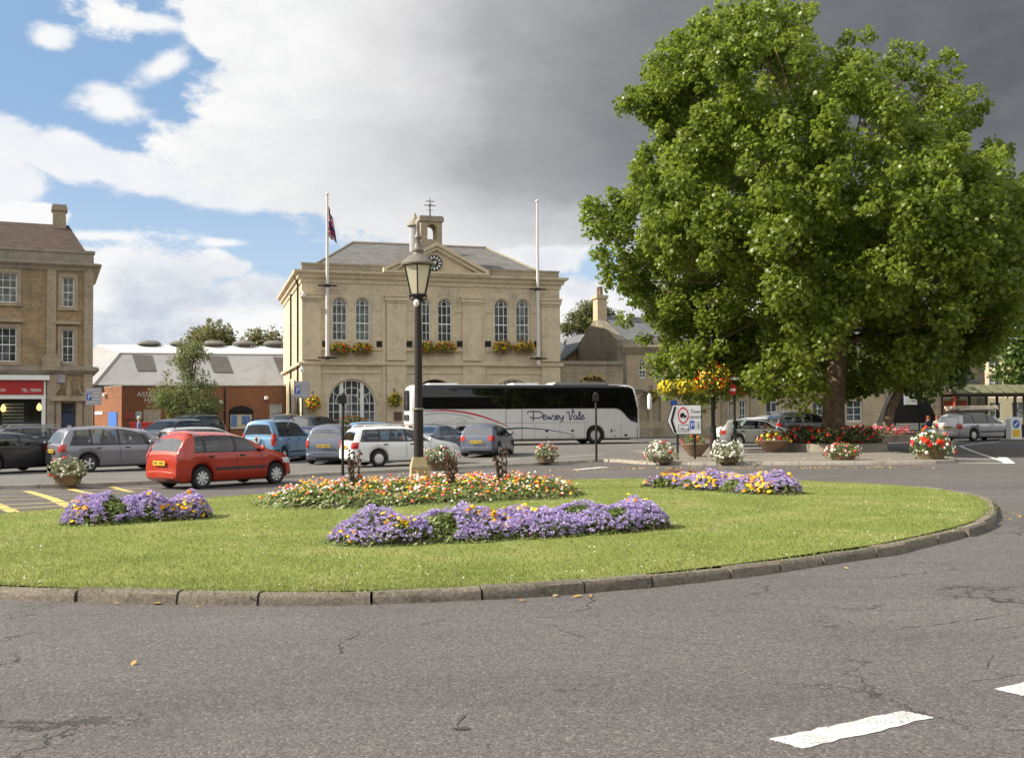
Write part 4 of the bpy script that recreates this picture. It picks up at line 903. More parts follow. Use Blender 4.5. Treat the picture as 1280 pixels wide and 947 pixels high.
m = MB(); uu = CB.u(9,505,.5)
for k in range(7): zz = CB.z(10, 505+k*4.2, .5); m.box(uu-.3, uu+1.0, .5, .52, zz-.06, zz+.05)
m.build('menu_board', M['curtain'], shop)
for a, b in ((4,510),(49,508.5)):
    u, z = CB.uz(a, b, .35); m = MB(); m.lathe([(.04,.25),(.13,.1),(.17,-.08),(.09,-.22),(.03,-.24)], 12, (u,.35,z)); m.build('shop_lamp', glow('shop_lamp_glow', (1,.62,.2), 2.2), shop, 60)
# roof and chimney
yr = 5.0; zr = CB.z(40, 279, yr); 
m = MB(); ez = z1+.05; xr0 = CB.u(86, 283, yr); m.add([(0,.5,ez),(W-.35,.5,ez),(W-.35,D-.5,ez),(0,D-.5,ez),(0,yr,zr),(xr0,yr,zr)],[(0,1,5,4),(2,3,4,5),(1,2,5),(3,0,4)]); m.build('roof', M['tile'], cb)
u0, zt = CB.uz(66, 262, yr); u1 = CB.u(82.5, 262, yr); zb = CB.z(75, 293, yr)
m = MB(); m.box(u0, u1, yr-.55, yr+.55, zb-1.2, zt); m.box(u0-.1, u1+.1, yr-.65, yr+.65, zt-.12, zt+.1); m.box(u0-.04, u1+.04, yr-.6, yr+.6, zt+.1, zt+.3); m.build('chimney', M['stonegrey'], cb)
# ================================================================== brick assembly hall with grey sheet roof
AH = Fac('assembly_hall', 'low red brick hall with a grey sheet mansard roof between the two stone buildings', 'hall', 152, 80, 12)
ah = AH.root; W = AH.u(352, 520)+6; zt = AH.z(152, 483); lx, ly = AH.world(0,0,0).x, 0
Lp = at(110, 519, 85) - AH.O; ll = (Lp.dot(AH.e), Lp.dot(AH.n))
bw0 = (AH.u(337,515), AH.u(352,515), AH.z(344,528), AH.z(344,504.5)); bd = None
m = MB(); wall_open(m, 0, W, -.8, zt, [bw0], 0, .2); m.poly([(0,0,-.8),(ll[0],ll[1],-.8),(ll[0],ll[1],zt),(0,0,zt)]); m.poly([(ll[0],ll[1],-.8),(ll[0],9,-.8),(ll[0],9,zt),(ll[0],ll[1],zt)]); m.poly([(W,0,-.8),(W,9,-.8),(W,9,zt),(W,0,zt)])
m.poly([(0,0,zt-.02),(W,0,zt-.02),(W,9,zt-.02),(ll[0],9,zt-.02),(ll[0],ll[1],zt-.02)]); m.build('wall', M['brick'], ah)
window(ah, *bw0, 2, 2, y=.1, fw=.07, glass='curtain')
m = MB(); m.box(0, W, -.06, .25, zt, zt+.09); d = Vector((ll[0], ll[1])).normalized(); n_ = Vector((-d.y, d.x))
m.add([(0,-.06,zt),(ll[0]-n_.x*0,ll[1],zt),(ll[0]+.2,ll[1]+.2,zt),(0.2,.24,zt),(0,-.06,zt+.09),(ll[0],ll[1],zt+.09),(ll[0]+.2,ll[1]+.2,zt+.09),(.2,.24,zt+.09)],[(0,1,5,4),(4,5,6,7),(2,3,7,6)]); m.build('coping', M['parapet'], ah)
m = MB(); a = .62*Vector(ll[:2]).length
def onleft(f, o, z): q = Vector(ll)*f; nn = Vector((-ll[1], ll[0])).normalized(); nn = nn if nn.y < 0 else -nn; return (q.x+nn.x*o, q.y+nn.y*o, z)
m = MB(); zd = AH.z(143,514.5); m.add([onleft(.12,.01,-.6),onleft(.36,.01,-.6),onleft(.36,.01,zd),onleft(.12,.01,zd),onleft(.12,.06,-.6),onleft(.36,.06,-.6),onleft(.36,.06,zd),onleft(.12,.06,zd)],[(4,5,6,7),(0,4,7,3),(1,2,6,5),(3,7,6,2)]); m.build('door', M['bluedoor'], ah)
m = MB(); m.add([onleft(.55,.03,2.0),onleft(.78,.03,2.0),onleft(.78,.03,2.25),onleft(.55,.03,2.25)],[(0,1,2,3)]); m.build('notice', M['whitep'], ah)
for s, a, b in (('ASSEMBLY', 171, 495.5), ('HALL', 180, 502.5)):
    u, z = AH.uz(a, b, -.03); text_mesh(s, .52, M['whitep'], 'lettering', ah, (u, -.03, z), ext=.015, sx=1.05)
for a, b, c_, d, mt, nm in ((156,167,514.5,523.5,plain('faded_red_poster',(.35,.08,.08)),'red_poster'),(169.5,177,514,523.5,plain('pale_blue_poster',(.5,.56,.62),.6,.4,6),'blue_poster'),(179.5,201,511.5,530,plain('pale_notice_sheet',(.46,.42,.33),.7,.35,7),'notice_sheet')):
    u0, z0 = AH.uz(a, d); u1, z1_ = AH.uz(b, c_); m = MB(); m.box(u0,u1,-.05,-.002,z0,z1_); m.build(nm, mt, ah)
for a, b in ((135,492.5),(333,497.5),(276.5,503)):
    u, z = AH.uz(a if a > 152 else 160, b); m = MB(); m.lathe([(.05,-.16),(.17,-.1),(.17,.1),(.05,.16)], 10, (u if a > 152 else onleft(.45,.1,0)[0], -.14 if a > 152 else onleft(.45,.1,0)[1], z)); m.build('bulkhead_lamp', M['whitep'], ah, 50)
m = MB(); u = AH.u(281,520); m.tube([(u,-.08,-.3),(u,-.08,zt-.1)], .06, 8); m.build('downpipe', M['black'], ah)
# mansard roof set back behind the brick front
def RW(px, py, yo): u, z = AH.uz(px, py, yo); return (u, yo, z)
ye, yk, yr2, yb_ = 3.0, 6.0, 9.5, 19
eL, kL, kR = RW(117,481,ye), RW(150,441.5,yk), RW(420,444,yk); rL = RW(121,430.5,yr2); rR = RW(420,433.5,yr2); eR = RW(420,482,ye)
bkL = (kL[0]-1.0, 13.0, kL[2]); hipL = (ll[0]-2.0, 9.0, eL[2])
m = MB(); m.poly([eL,eR,kR,kL]); m.poly([eL,kL,(rL[0]-1.5,13,kL[2]-.2),(eL[0]-4,12,eL[2])]); m.poly([(eL[0]-4,12,eL[2]),(rL[0]-1.5,13,kL[2]-.2),(eR[0],16,kL[2]-.2),(eR[0],18,eL[2])]); rf = m.build('roof', M['metalroof'], ah)
m = MB(); m.add([kL,kR,rR,rL,(rL[0]-1.5,13,kL[2]-.2),(rR[0],16,kL[2]-.2)],[(0,1,2,3),(0,3,4),(3,2,5,4)]); m.build('upper_roof_slope', M['metalroof_l'], ah)
m = MB(); m.tube([eL,kL], .12, 6); m.tube([kL,kR], .1, 6); m.build('roof_flashing', M['greyw'], rf)
def on_slope(px, py, lift=.06):
    d = ray(px, py); o = Vector((0,0,CAMZ)); A, B, C_ = (AH.world(*q) for q in (eL, eR, kL)); n = (B-A).cross(C_-A).normalized(); n = n if n.y < 0 else -n
    k = (A+n*lift-o).dot(n)/d.dot(n); p = o+d*k-AH.O; return (p.dot(AH.e), p.dot(AH.n), p.z)
for q in (((165,443),(189.5,444),(195,463.5),(172,463.5)),((259,444.5),(283,445),(291,465.5),(267,465)),((341,446),(365,446.5),(372,466),(349,465.5))):
    m = MB(); a = [on_slope(*p) for p in q]; b = [on_slope(*p, -.02) for p in q]; m.add(a+b, [(0,1,2,3)]+[(i,(i+1)%4,4+(i+1)%4,4+i) for i in range(4)]); m.build('rooflight', M['rooflight'], rf)
for a in (186, 226, 267, 305, 343):
    u, z = AH.uz(a, 434, yr2-.3); m = MB(); m.box(u-.45,u+.45,yr2-.5,yr2+.3,z-.3,z+.25); m.lathe([(.95,z+.22),(1.0,z+.34),(.7,z+.56),(.15,z+.62)], 14, (u,yr2,0)); m.build('ridge_ventilator', plain('dark_ventilator', (.15,.14,.125), .7, .3, 3), ah, 35)
# black notice board on posts
p = at(301.5, 520, 76); nb = thing('notice_board', 'black framed notice board with curved top and posters before the brick hall', 'notice board', (p.x,p.y,gz(p.x,p.y)), R(10))
k = 76/F; hw = 14*k; zb, zt = 1.7-(535.5-521)*k, 1.7+(521-513)*k
m = MB()
for sx in (-1, 1): m.box(sx*hw-.05, sx*hw+.05, -.05, .05, -.1, zt)
m.build('post', M['black'], nb)
m = MB(); m.prism([(-hw-.1,zt),(hw+.1,zt),(hw*.7,zt+.28),(0,zt+.4),(-hw*.7,zt+.28)], -.14, .14, 'y'); m.box(-hw+.05,hw-.05,-.06,.06,zb-.08,zb); m.box(-hw+.05,hw-.05,-.06,.06,zt-.25,zt-.002); m.build('header', M['black'], nb)
m = MB(); m.box(-hw+.05,hw-.05,-.03,.03,zb,zt-.25); bd_ = m.build('board', M['cream'], nb)
for x0, x1, z0, z1_, mt in ((-.72,-.3,.15,.95,'signblue'),(-.2,-.02,.2,.9,'whitep'),(.05,.62,.3,.9,'bluecloth'),(-.2,.5,.02,.16,'painty')):
    m = MB(); m.box(x0,x1,-.045,-.03,zb+z0*(zt-.25-zb),zb+z1_*(zt-.25-zb)); m.build('poster', plain('board_poster', (.12,.2,.42) if 'blue' in mt else (.6,.55,.4), .6, .5, 6), bd_)
# ================================================================== cafe screen wall, terrace and houses on the right
CW = Fac('cafe_wall', 'weathered stone screen wall with an archway and gold cafe letters beside the town hall', 'wall', 700, 75.6, 16.5)
cw = CW.root; W = CW.u(779, 480); zt = CW.z(730, 455); ac, ar = CW.u(741, 490), (CW.u(764,490)-CW.u(718,490))/2; azt = CW.z(741, 469.5)
m = MB(); wall_open(m, 0.01, W, -.8, zt, [(ac-ar, ac+ar, -.5, azt, True)], 0, .5); m.poly([(0.01,.5,-.8),(W,.5,-.8),(W,.5,zt),(.01,.5,zt)]) if False else None
m.poly([(0.01,.02,zt),(W,.02,zt),(W,.5,zt),(.01,.5,zt)]); m.build('wall', M['stonegrey'], cw)
m = MB(); m.box(.01, W, -.14, .5, zt-.02, zt+.22); m.build('coping', M['parapet'], cw)
m = MB(); m.prism([(ac-ar,-.5),(ac-ar,azt-ar)]+arch_pts(ac-ar,ac+ar,azt-ar)[1:-1]+[(ac+ar,azt-ar),(ac+ar,-.5)], .4, .46, 'y'); m.build('arch_screen', plain('arch_timber_screen', (.17,.125,.045), .6, .2), cw)
for ch, a, b in (('C',727,475.5),('A',735,471.5),('F',744.5,470.8),('E',752,473.2)):
    u, z = CW.uz(a, b, -.03); text_mesh(ch, .62, M['gold'], 'lettering', cw, (u, -.02, z-.1), ext=.02)
GH = Fac('stone_gabled_hall', 'gabled stone hall with a pale slate roof behind the cafe wall', 'house', 700, 86, 16.5)
gh = GH.root; gL = GH.u(707, 450); gR = GH.u(760, 450); ga, gza = GH.uz(741.5, 419.5); gzl = GH.z(707, 448)
gR = 2*ga-gL
m = MB(); m.prism([(gL,-.8),(gR,-.8),(gR,gzl),(ga,gza),(gL,gzl)], 0, 14, 'y'); m.build('wall', plain('gable_stone', (.36,.27,.15), .85, .2, 2, bump=.3, bscale=12), gh)
m = MB()
for sg in (-1, 1):
    ex = ga+sg*(ga-gL+.35); ezz = gzl-.25; m.add([(ga,-.4,gza+.1),(ex,-.4,ezz),(ex,14.2,ezz),(ga,14.2,gza+.1),(ga,-.4,gza+.32),(ex,-.4,ezz+.22),(ex,14.2,ezz+.22),(ga,14.2,gza+.32)],[(0,1,2,3),(4,7,6,5),(0,4,5,1),(1,5,6,2)])
m.build('roof', M['slate2'], gh)
# long slate roof joining the gable to the town hall side
m = MB(); za_, zb_ = GH.z(707,421,6), GH.z(707,446,1.5); m.add([(-4,1.5,zb_),(gL+.6,1.5,zb_),(gL+1.8,6,za_+.2),(-4,6,za_+.2)],[(0,1,2,3)]); m.build('side_roof', plain('pale_slate',(.33,.33,.32),.6,.12,2), gh)
TR = Fac('stone_terrace', 'long stone terrace with arched windows and a tall gable chimney right of the cafe wall', 'terrace', 778, 78, 16.5)
tr = TR.root; W = TR.u(1229, 480); D = 9.0; zp = TR.z(790, 425); zc_ = TR.z(790, 436); zs = TR.z(800, 489)
ops = []; A = []; B = []
for a, b, y0, y1 in ((799,808.5,447,472.5),(815.5,824,447.5,473)):
    A.append((TR.u(a,460),TR.u(b,460),TR.z((a+b)/2,y1),TR.z((a+b)/2,y0),True))
for a, b, y0, y1 in ((800,811,493,527),(815.5,826,494,527)): B.append((TR.u(a,510),TR.u(b,510),TR.z((a+b)/2,y1),TR.z((a+b)/2,y0),True))
C_ = [(TR.u(a,460),TR.u(b,460),TR.z((a+b)/2,y1),TR.z((a+b)/2,y0),False) for a, b, y0, y1 in ((923.5,932,457.5,472),(962,972,450,478),(1010,1022,452,480),(1080,1094,452,482),(1186,1201,445,457))]
Dn = [(TR.u(a,500),TR.u(b,500),.3 if c_ else 1.0,TR.z((a+b)/2,y0),ar_) for a, b, y0, c_, ar_ in ((866,876.5,492,0,True),(909,915.5,494,1,True),(924,933,500,0,False),(957.5,972.5,490,0,False),(1016,1030,502,0,False),(1058,1078,500,0,False),(1150,1161,505,1,False),(1188,1200,496,0,False))]
m = MB(); wall_open(m, 0, W, -.8, zp, A+B+C_+Dn, 0, .25); shell(m, W, D, -.8, zp); m.build('wall', M['terr'], tr)
for o in A+C_: window(tr, *o[:4], 2, 4, o[4], y=.14, fw=.09, bar=.05, mid=2)
for o in Dn: window(tr, *o[:4], 2, 3, o[4], y=.14, fw=.10, bar=.05, glass='winglass')
for o in B:
    mm = MB(); mm.prism([(o[0],o[2]),(o[0],o[3]-(o[1]-o[0])/2)]+arch_pts(o[0],o[1],o[3]-(o[1]-o[0])/2)[1:-1]+[(o[1],o[3]-(o[1]-o[0])/2),(o[1],o[2])], .12, .2, 'y'); mm.build('blind_window', M['stonegrey'], tr)
m = MB(); moulding(m, 0, W, [(.0,zc_-.4),(.1,zc_-.35),(.25,zc_-.1),(.4,zc_+.1),(.4,zc_+.22),(.0,zc_+.3)]); moulding(m, 0, W, [(.003,zs-.1),(.12,zs-.08),(.12,zs+.08),(.003,zs+.1)])
for a in (862, 905, 941, 985, 1040, 1110, 1170, 1226): u = TR.u(a,470); m.box(u-.3,u+.3,-.12,.003,-.5,zc_-.42)
m.box(0, W, -.08, .002, -.6, TR.z(830,535)); m.build('cornice', M['stonegrey'], tr)
m = MB(); m.box(0, W, -.02, .4, zc_+.3, zp+.05); m.build('parapet', M['parapet'], tr)
yr = D/2; zr = TR.z(800, 396, yr); m = MB(); m.poly([(.4,.4,zp-.1),(W,.4,zp-.1),(W,yr,zr),(.4,yr,zr)]); m.poly([(.4,D-.3,zp-.1),(W,D-.3,zp-.1),(W,yr,zr),(.4,yr,zr)]); m.build('roof', M['slate2'], tr)
# rubble gable at the left end, with the chimney
zga = TR.z(762, 401, yr); m = MB(); m.prism([(-.2,-.8),(D,-.8),(D,zp),(yr+.5,zga),(yr-.5,zga),(-.2+.2,zp)], -.35, .35, 'x'); m.build('gable_wall', M['rubble'], tr)
c0, c1 = TR.u(756.5,380,yr), TR.u(768,380,yr); c0, c1 = -.35-.0, -.35+(c1-c0); zct = TR.z(762, 374, yr)
m = MB(); m.box(c0, c1, yr-.5, yr+.5, zga-.6, zct); m.box(c0-.1, c1+.1, yr-.6, yr+.6, zct, zct+.25); chm = m.build('chimney', plain('pale_chimney_stone', (.48,.39,.26), .85, .2, 3), tr)
for q in (-.22, .22):
    m = MB(); m.lathe([(.17,zct+.2),(.15,zct+.9),(.18,zct+.95)], 10, ((c0+c1)/2, yr+q, 0)); m.build('chimney_pot', M['terracotta'], chm, 40)
u, z = TR.uz(842, 503); m = MB(); m.lathe_y([(.26,0),(.26,.04)], 20, (u,-.06,z)); m.build('blue_plaque', M['signblue'], tr)
u, z = TR.uz(1198, 470, -.6)
m = MB(); m.add([(u-1.6,0,z+.2),(u+1.6,0,z+.2),(u+1.6,-1.1,z-.5),(u-1.6,-1.1,z-.5)],[(0,1,2,3)]); m.box(u-1.6,u+1.6,-1.15,-1.1,z-.6,z-.44); m.build('porch_canopy', M['slate2'], tr)
m = MB(); m.box(u-1.0,u+1.0,-.1,-.02,z-1.1,z-.6); m.build('name_board', plain('pale_blue_board', (.35,.43,.55)), tr)
wall_basket(TR, 815, 495, 'hanging basket of green and rust leaves on the wall behind the coach mirror', [('orange_flowers','marigold',40)], .95)
wall_basket(TR, 926, 490, 'red basket on the terrace wall above the silver car', [('red_flowers','redp',130)], .7)
FB = Fac('far_terrace', 'sunlit pale stone building at the end of the street beyond the bus shelter', 'building', 1222, 112, -35)
fb = FB.root; W, zt = 16, FB.z(1240, 448)
fo = [(1.2+2.2*k, 2.3+2.2*k, z0, z0+1.7, False) for k in range(6) for z0 in (1.0, 4.0, 6.4)]
m = MB(); wall_open(m, 0, W, -.8, zt, fo, 0, .2); shell(m, W, 8, -.8, zt); m.build('wall', M['bath'], fb)
for o in fo[:12]: window(fb, *o[:4], 2, 2, y=.1)
m = MB(); m.poly([(-.2,-.3,zt),(W+.2,-.3,zt),(W+.2,4,zt+2.5),(-.2,4,zt+2.5)]); m.poly([(-.2,8.3,zt),(W+.2,8.3,zt),(W+.2,4,zt+2.5),(-.2,4,zt+2.5)]); m.poly([(-.2,0,zt),(-.2,8,zt),(-.2,4,zt+2.5)]); m.build('roof', M['slate2'], fb)
# low wall with a dark board in front of the terrace
p = at(1095, 540, 63); lw = thing('low_stone_wall', 'low dark stone wall between the leaning tree and the bench', 'wall', (p.x,p.y,0), R(4))
m = MB(); m.box(0,7.2,-.2,.2,-.5,.95); m.build('wall', M['rubble'], lw); m = MB(); m.box(-.05,7.25,-.26,.26,.95,1.05); m.build('coping', M['parapet'], lw)
p = at(1135, 525, 66); db = thing('black_gazebo', 'black tent-shaped awning with a white notice behind the low stone wall', 'awning', (p.x,p.y,0), R(4))
m = MB(); m.prism([(-2.0,.6),(2.0,.6),(.9,3.1),(-.9,3.1)], -.4, .6, 'y'); m.build('cover', M['black'], db); m = MB(); m.box(-.42,.42,-.43,-.405,2.2,2.9); m.build('notice', M['whitep'], db)
# ------------------------------------------------------------------ vehicles
TOPS = {
 'hatch': [(-.5,.32),(-.499,.5),(-.492,.615),(-.478,.665),(-.425,.90),(-.40,.955),(-.35,.985),(-.2,1.0),(-.06,.99),(.04,.955),(.10,.90),(.27,.675),(.30,.655),(.40,.595),(.455,.54),(.485,.45),(.496,.36),(.5,.28)],
 'estate': [(-.5,.32),(-.499,.5),(-.492,.60),(-.485,.64),(-.452,.90),(-.435,.95),(-.40,.975),(-.2,1.0),(-.03,.99),(.05,.955),(.10,.90),(.25,.665),(.28,.645),(.40,.585),(.455,.53),(.487,.44),(.496,.36),(.5,.28)],
 'mpv': [(-.5,.32),(-.499,.5),(-.492,.58),(-.483,.62),(-.445,.90),(-.425,.95),(-.38,.975),(-.2,1.0),(0,.985),(.10,.94),(.17,.87),(.33,.61),(.36,.585),(.43,.52),(.475,.44),(.495,.35),(.5,.27)],
 'van': [(-.5,.3),(-.499,.55),(-.49,.60),(-.475,.90),(-.465,.955),(-.43,.985),(-.25,1.0),(.0,.985),(.08,.955),(.13,.91),(.26,.63),(.29,.60),(.41,.545),(.465,.48),(.49,.38),(.5,.27)],
 'suv': [(-.5,.36),(-.499,.5),(-.49,.62),(-.48,.65),(-.44,.91),(-.42,.955),(-.38,.98),(-.2,1.0),(-.02,.99),(.06,.955),(.10,.91),(.23,.69),(.26,.67),(.40,.62),(.46,.575),(.487,.50),(.497,.40),(.5,.32)],
 'saloon': [(-.5,.34),(-.499,.5),(-.49,.62),(-.47,.655),(-.40,.68),(-.36,.72),(-.25,.93),(-.2,.975),(-.1,1.0),(.0,.985),(.06,.945),(.25,.68),(.28,.66),(.4,.6),(.46,.54),(.487,.44),(.496,.36),(.5,.28)],
}
#            rear glass (x0,x1)   windscreen (x0,x1)    side windows: (bottom x0, x1, top x0, x1)
WIN = {
 'hatch': dict(rw=(-.477,-.425), ws=(.09,.275), sw=[(-.375,-.285,-.345,-.285),(-.27,-.03,-.27,-.03),(-.015,.215,-.015,.085)], belt=.635, doors=(-.30,-.02,.20), hand=(-.235,.03), tl=(.45,.60)),
 'estate': dict(rw=(-.484,-.452), ws=(.09,.255), sw=[(-.44,-.27,-.405,-.27),(-.255,-.035,-.255,-.035),(-.02,.20,-.02,.085)], belt=.615, doors=(-.29,-.027,.19), hand=(-.215,.025), tl=(.42,.62)),
 'mpv': dict(rw=(-.482,-.445), ws=(.16,.335), sw=[(-.43,-.265,-.385,-.265),(-.252,-.04,-.252,-.04),(-.026,.19,-.026,.15),(.205,.29,.185,.195)], belt=.585, doors=(-.27,-.033,.20), hand=(-.20,.03), tl=(.44,.64)),
 'van': dict(rw=(-.487,-.476), ws=(.115,.265), sw=[(-.43,-.29,-.40,-.29),(-.27,-.045,-.27,-.045),(-.03,.215,-.03,.105)], belt=.60, doors=(-.28,-.037,.20), hand=(-.215,.02), tl=(.42,.62)),
 'suv': dict(rw=(-.479,-.44), ws=(.095,.235), sw=[(-.42,-.27,-.385,-.27),(-.255,-.035,-.255,-.035),(-.02,.19,-.02,.085)], belt=.64, doors=(-.29,-.027,.18), hand=(-.215,.025), tl=(.44,.63)),
 'saloon': dict(rw=(-.365,-.25), ws=(.055,.255), sw=[(-.265,-.04,-.215,-.04),(-.025,.20,-.025,.05)], belt=.65, doors=(-.27,-.033,.19), hand=(-.215,.025), tl=(.46,.62)),
}
def smoothpts(pts, n=3):
    return pts
class Car:
    def __init__(s, kind, L, H, Wd, wb, wr=.30, zb=.20, tumble=.36, fx=None):
        s.k = kind; s.L, s.H, s.W = L, H, Wd; s.wr = wr; s.zb = zb; s.tum = tumble
        fx = fx if fx is not None else (wb/2 + .02*L); s.ax = (fx-wb, fx)
        s.top = [(x*L, z*H) for x, z in TOPS[kind]]; s.wn = WIN[kind]; s.belt = s.wn['belt']*H
    def zt(s, x):   # slightly rounded silhouette
        e = .025*s.L; return (interp(x-e, s.top)+2*interp(x, s.top)+interp(x+e, s.top))/4 if abs(x) < s.L*.455 else interp(x, s.top)
    def hw(s, x):
        f = abs(x)/(s.L/2); k = max(0, (f-.70)/.30); return s.W/2*(1-.03*max(0, f-.3)-.16*k**2.6)
    def bottom(s, x):
        z = s.zb; f = abs(x)/(s.L/2)
        if f > .9: z += (f-.9)*.9
        for a in s.ax:
            r = s.wr*1.19
            if abs(x-a) < r: z = max(z, s.wr+math.sqrt(r*r-(x-a)**2))
        return z
    def sec(s, x):
        zt = s.zt(x); w = s.hw(x); b = min(s.belt + .02*(1-x/s.L), zt-.05); zb = min(s.bottom(x), b-.12); g = max(0, zt-b)
        f = min(1, g/(s.H-s.belt))
        ws = w*.955; wr = ws-g*s.tum-.02*f
        low = lerp(zb, b, .30)
        return [(0,zb),(w*.90,zb),(w*.965,zb+.05*min(1,(b-zb)/.4)),(w,max(low, zb+.08)),(w*1.0,lerp(low,b,.55)),(w*.985,b-.05),(ws,b),
                (lerp(ws,wr,.5)+.012*f,b+g*.47),(wr,b+g*.86),(wr-.07*f-.05,b+g*.96),(max(.05,wr*.55),zt+.012),(0,zt+.022)]
    def stations(s):
        L = s.L; a = list(np.linspace(-L/2, L/2, 62)); 
        for t_ in (.004,.012,.03,.055): a += [-L/2+t_*L*.6, L/2-t_*L*.6]
        for ax in s.ax:
            r = s.wr*1.19; a += [ax+r*math.cos(PI*i/14) for i in range(15)] + [ax-r-.004, ax+r+.004]
        a += [p[0] for p in s.top if abs(p[0]) < L/2]; W_ = s.wn
        if W_['sw']: a += [min(W_['sw'][0][0], W_['sw'][0][2])*L, max(W_['sw'][-1][1], W_['sw'][-1][3])*L]+[v*L for v in (*W_['ws'], *W_['rw'])]
        a = sorted(a); out = [a[0]]
        for x in a[1:]:
            if x-out[-1] > .003: out.append(x)
        return out
    def side(s, x, z):
        q = s.sec(x)
        for (y0, z0), (y1, z1) in zip(q[1:], q[2:]):
            if z0 <= z <= z1 and z1 > z0: return lerp(y0, y1, (z-z0)/(z1-z0))
        return q[3][0] if z < q[3][1] else q[-3][0]
    def endx(s, z, sg):
        lo, hi = (-s.L/2, -s.L*.3) if sg < 0 else (s.L/2, s.L*.3)
        if s.zt(lo) >= z: return lo
        for _ in range(30):
            mid = (lo+hi)/2
            if s.zt(mid) < z: lo = mid
            else: hi = mid
        return lo
    def body(s, cut=False):
        m = MB(); rows = []; W_ = s.wn; L = s.L
        if cut: xa, xb = min(W_['sw'][0][0], W_['sw'][0][2])*L, max(W_['sw'][-1][1], W_['sw'][-1][3])*L
        for x in s.stations():
            q = s.sec(x); rows.append([(x, -y, z) for y, z in q] + [(x, y, z) for y, z in q[::-1]][1:-1])
        rows = [r+[r[0]] for r in rows]
        if not cut: m.grid(rows)
        else:
            n = len(rows[0]); m.v = [p for r in rows for p in r]
            for i in range(len(rows)-1):
                xm = (rows[i][0][0]+rows[i+1][0][0])/2; side = xa < xm < xb; top = W_['ws'][0]*L < xm < W_['ws'][1]*L or W_['rw'][0]*L < xm < W_['rw'][1]*L
                for j in range(n-1):
                    if (side and j in (6,7,14,15)) or (top and j in (9,10,11,12)): continue
                    m.f.append((i*n+j, i*n+j+1, (i+1)*n+j+1, (i+1)*n+j))
        # rounded end caps
        for sg, r in ((-1, rows[0][:-1]), (1, rows[-1][:-1])):
            c = Vector((sum(p[0] for p in r)/len(r), 0, sum(p[2] for p in r)/len(r))); prev = r
            for f, o in ((.9, .03), (.7, .05)):
                nx = [(p[0]+sg*o*.8, p[1]*f+0, c.z+(p[2]-c.z)*f) for p in r]; m.grid([prev+[prev[0]], nx+[nx[0]]]); prev = nx
            m.poly(prev)
        return m
    def sidepatch(s, sg, x0b, x1b, x0t, x1t, t0, t1, n=8, off=.007, k=5):
        """window on the side between roof and belt"""
        m = MB(); rows = []
        for i in range(k+1):
            t_ = lerp(t0, t1, i/k); row = []
            for j in range(n+1):
                x = lerp(lerp(x0b, x0t, i/k), lerp(x1b, x1t, i/k), j/n); q = s.sec(x); b = q[6][1]; z = b+(q[8][1]-b)*t_
                row.append((x, sg*(s.side(x, z)+off), z+.002))
            rows.append(row)
        return m.grid(rows)
    def toppatch(s, x0, x1, n=8, inset=.05, off=.009):
        m = MB(); rows = []
        for i in range(n+1):
            x = lerp(x0, x1, i/n); q = s.sec(x); dz = (s.zt(x+.02)-s.zt(x-.02))/.04; nl = math.hypot(1, dz); nx, nz = -dz/nl*off, off/nl
            (ya, za), (yb, zb_), (yc, zc) = q[9], q[10], q[11]; ya -= inset*.3
            row = []
            for y, z in ((-ya,za),(-lerp(ya,yb,.5),lerp(za,zb_,.5)),(-yb,zb_),(-yb*.5,lerp(zb_,zc,.6)),(0,zc),(yb*.5,lerp(zb_,zc,.6)),(yb,zb_),(lerp(ya,yb,.5),lerp(za,zb_,.5)),(ya,za)): row.append((x+nx, y, z+nz))
            rows.append(row)
        return m.grid(rows)
    def wrap(s, end, z0, z1, inw, ln, sg, off=.012, rows=4):
        """lamp patch wrapped round a body corner; end -1 rear, +1 front; sg side"""
        m = MB(); R_ = []
        for i in range(rows+1):
            z = lerp(z0, z1, i/rows); xe = s.endx(z, end); w = s.side(xe-end*.02, z); r = []
            bulge = .045 if z < s.zt(end*s.L/2) else .02
            for k in (1, .5, .12): r.append((xe+end*(bulge), sg*(w-inw*k), z))
            r.append((xe+end*bulge*.3, sg*(w+off*.9), z))
            for k in (.25, .6, 1): x = xe-end*ln*k; r.append((x, sg*(s.side(x, z)+off), z))
            R_.append(r)
        m.grid(R_)
        # solid edge
        return m
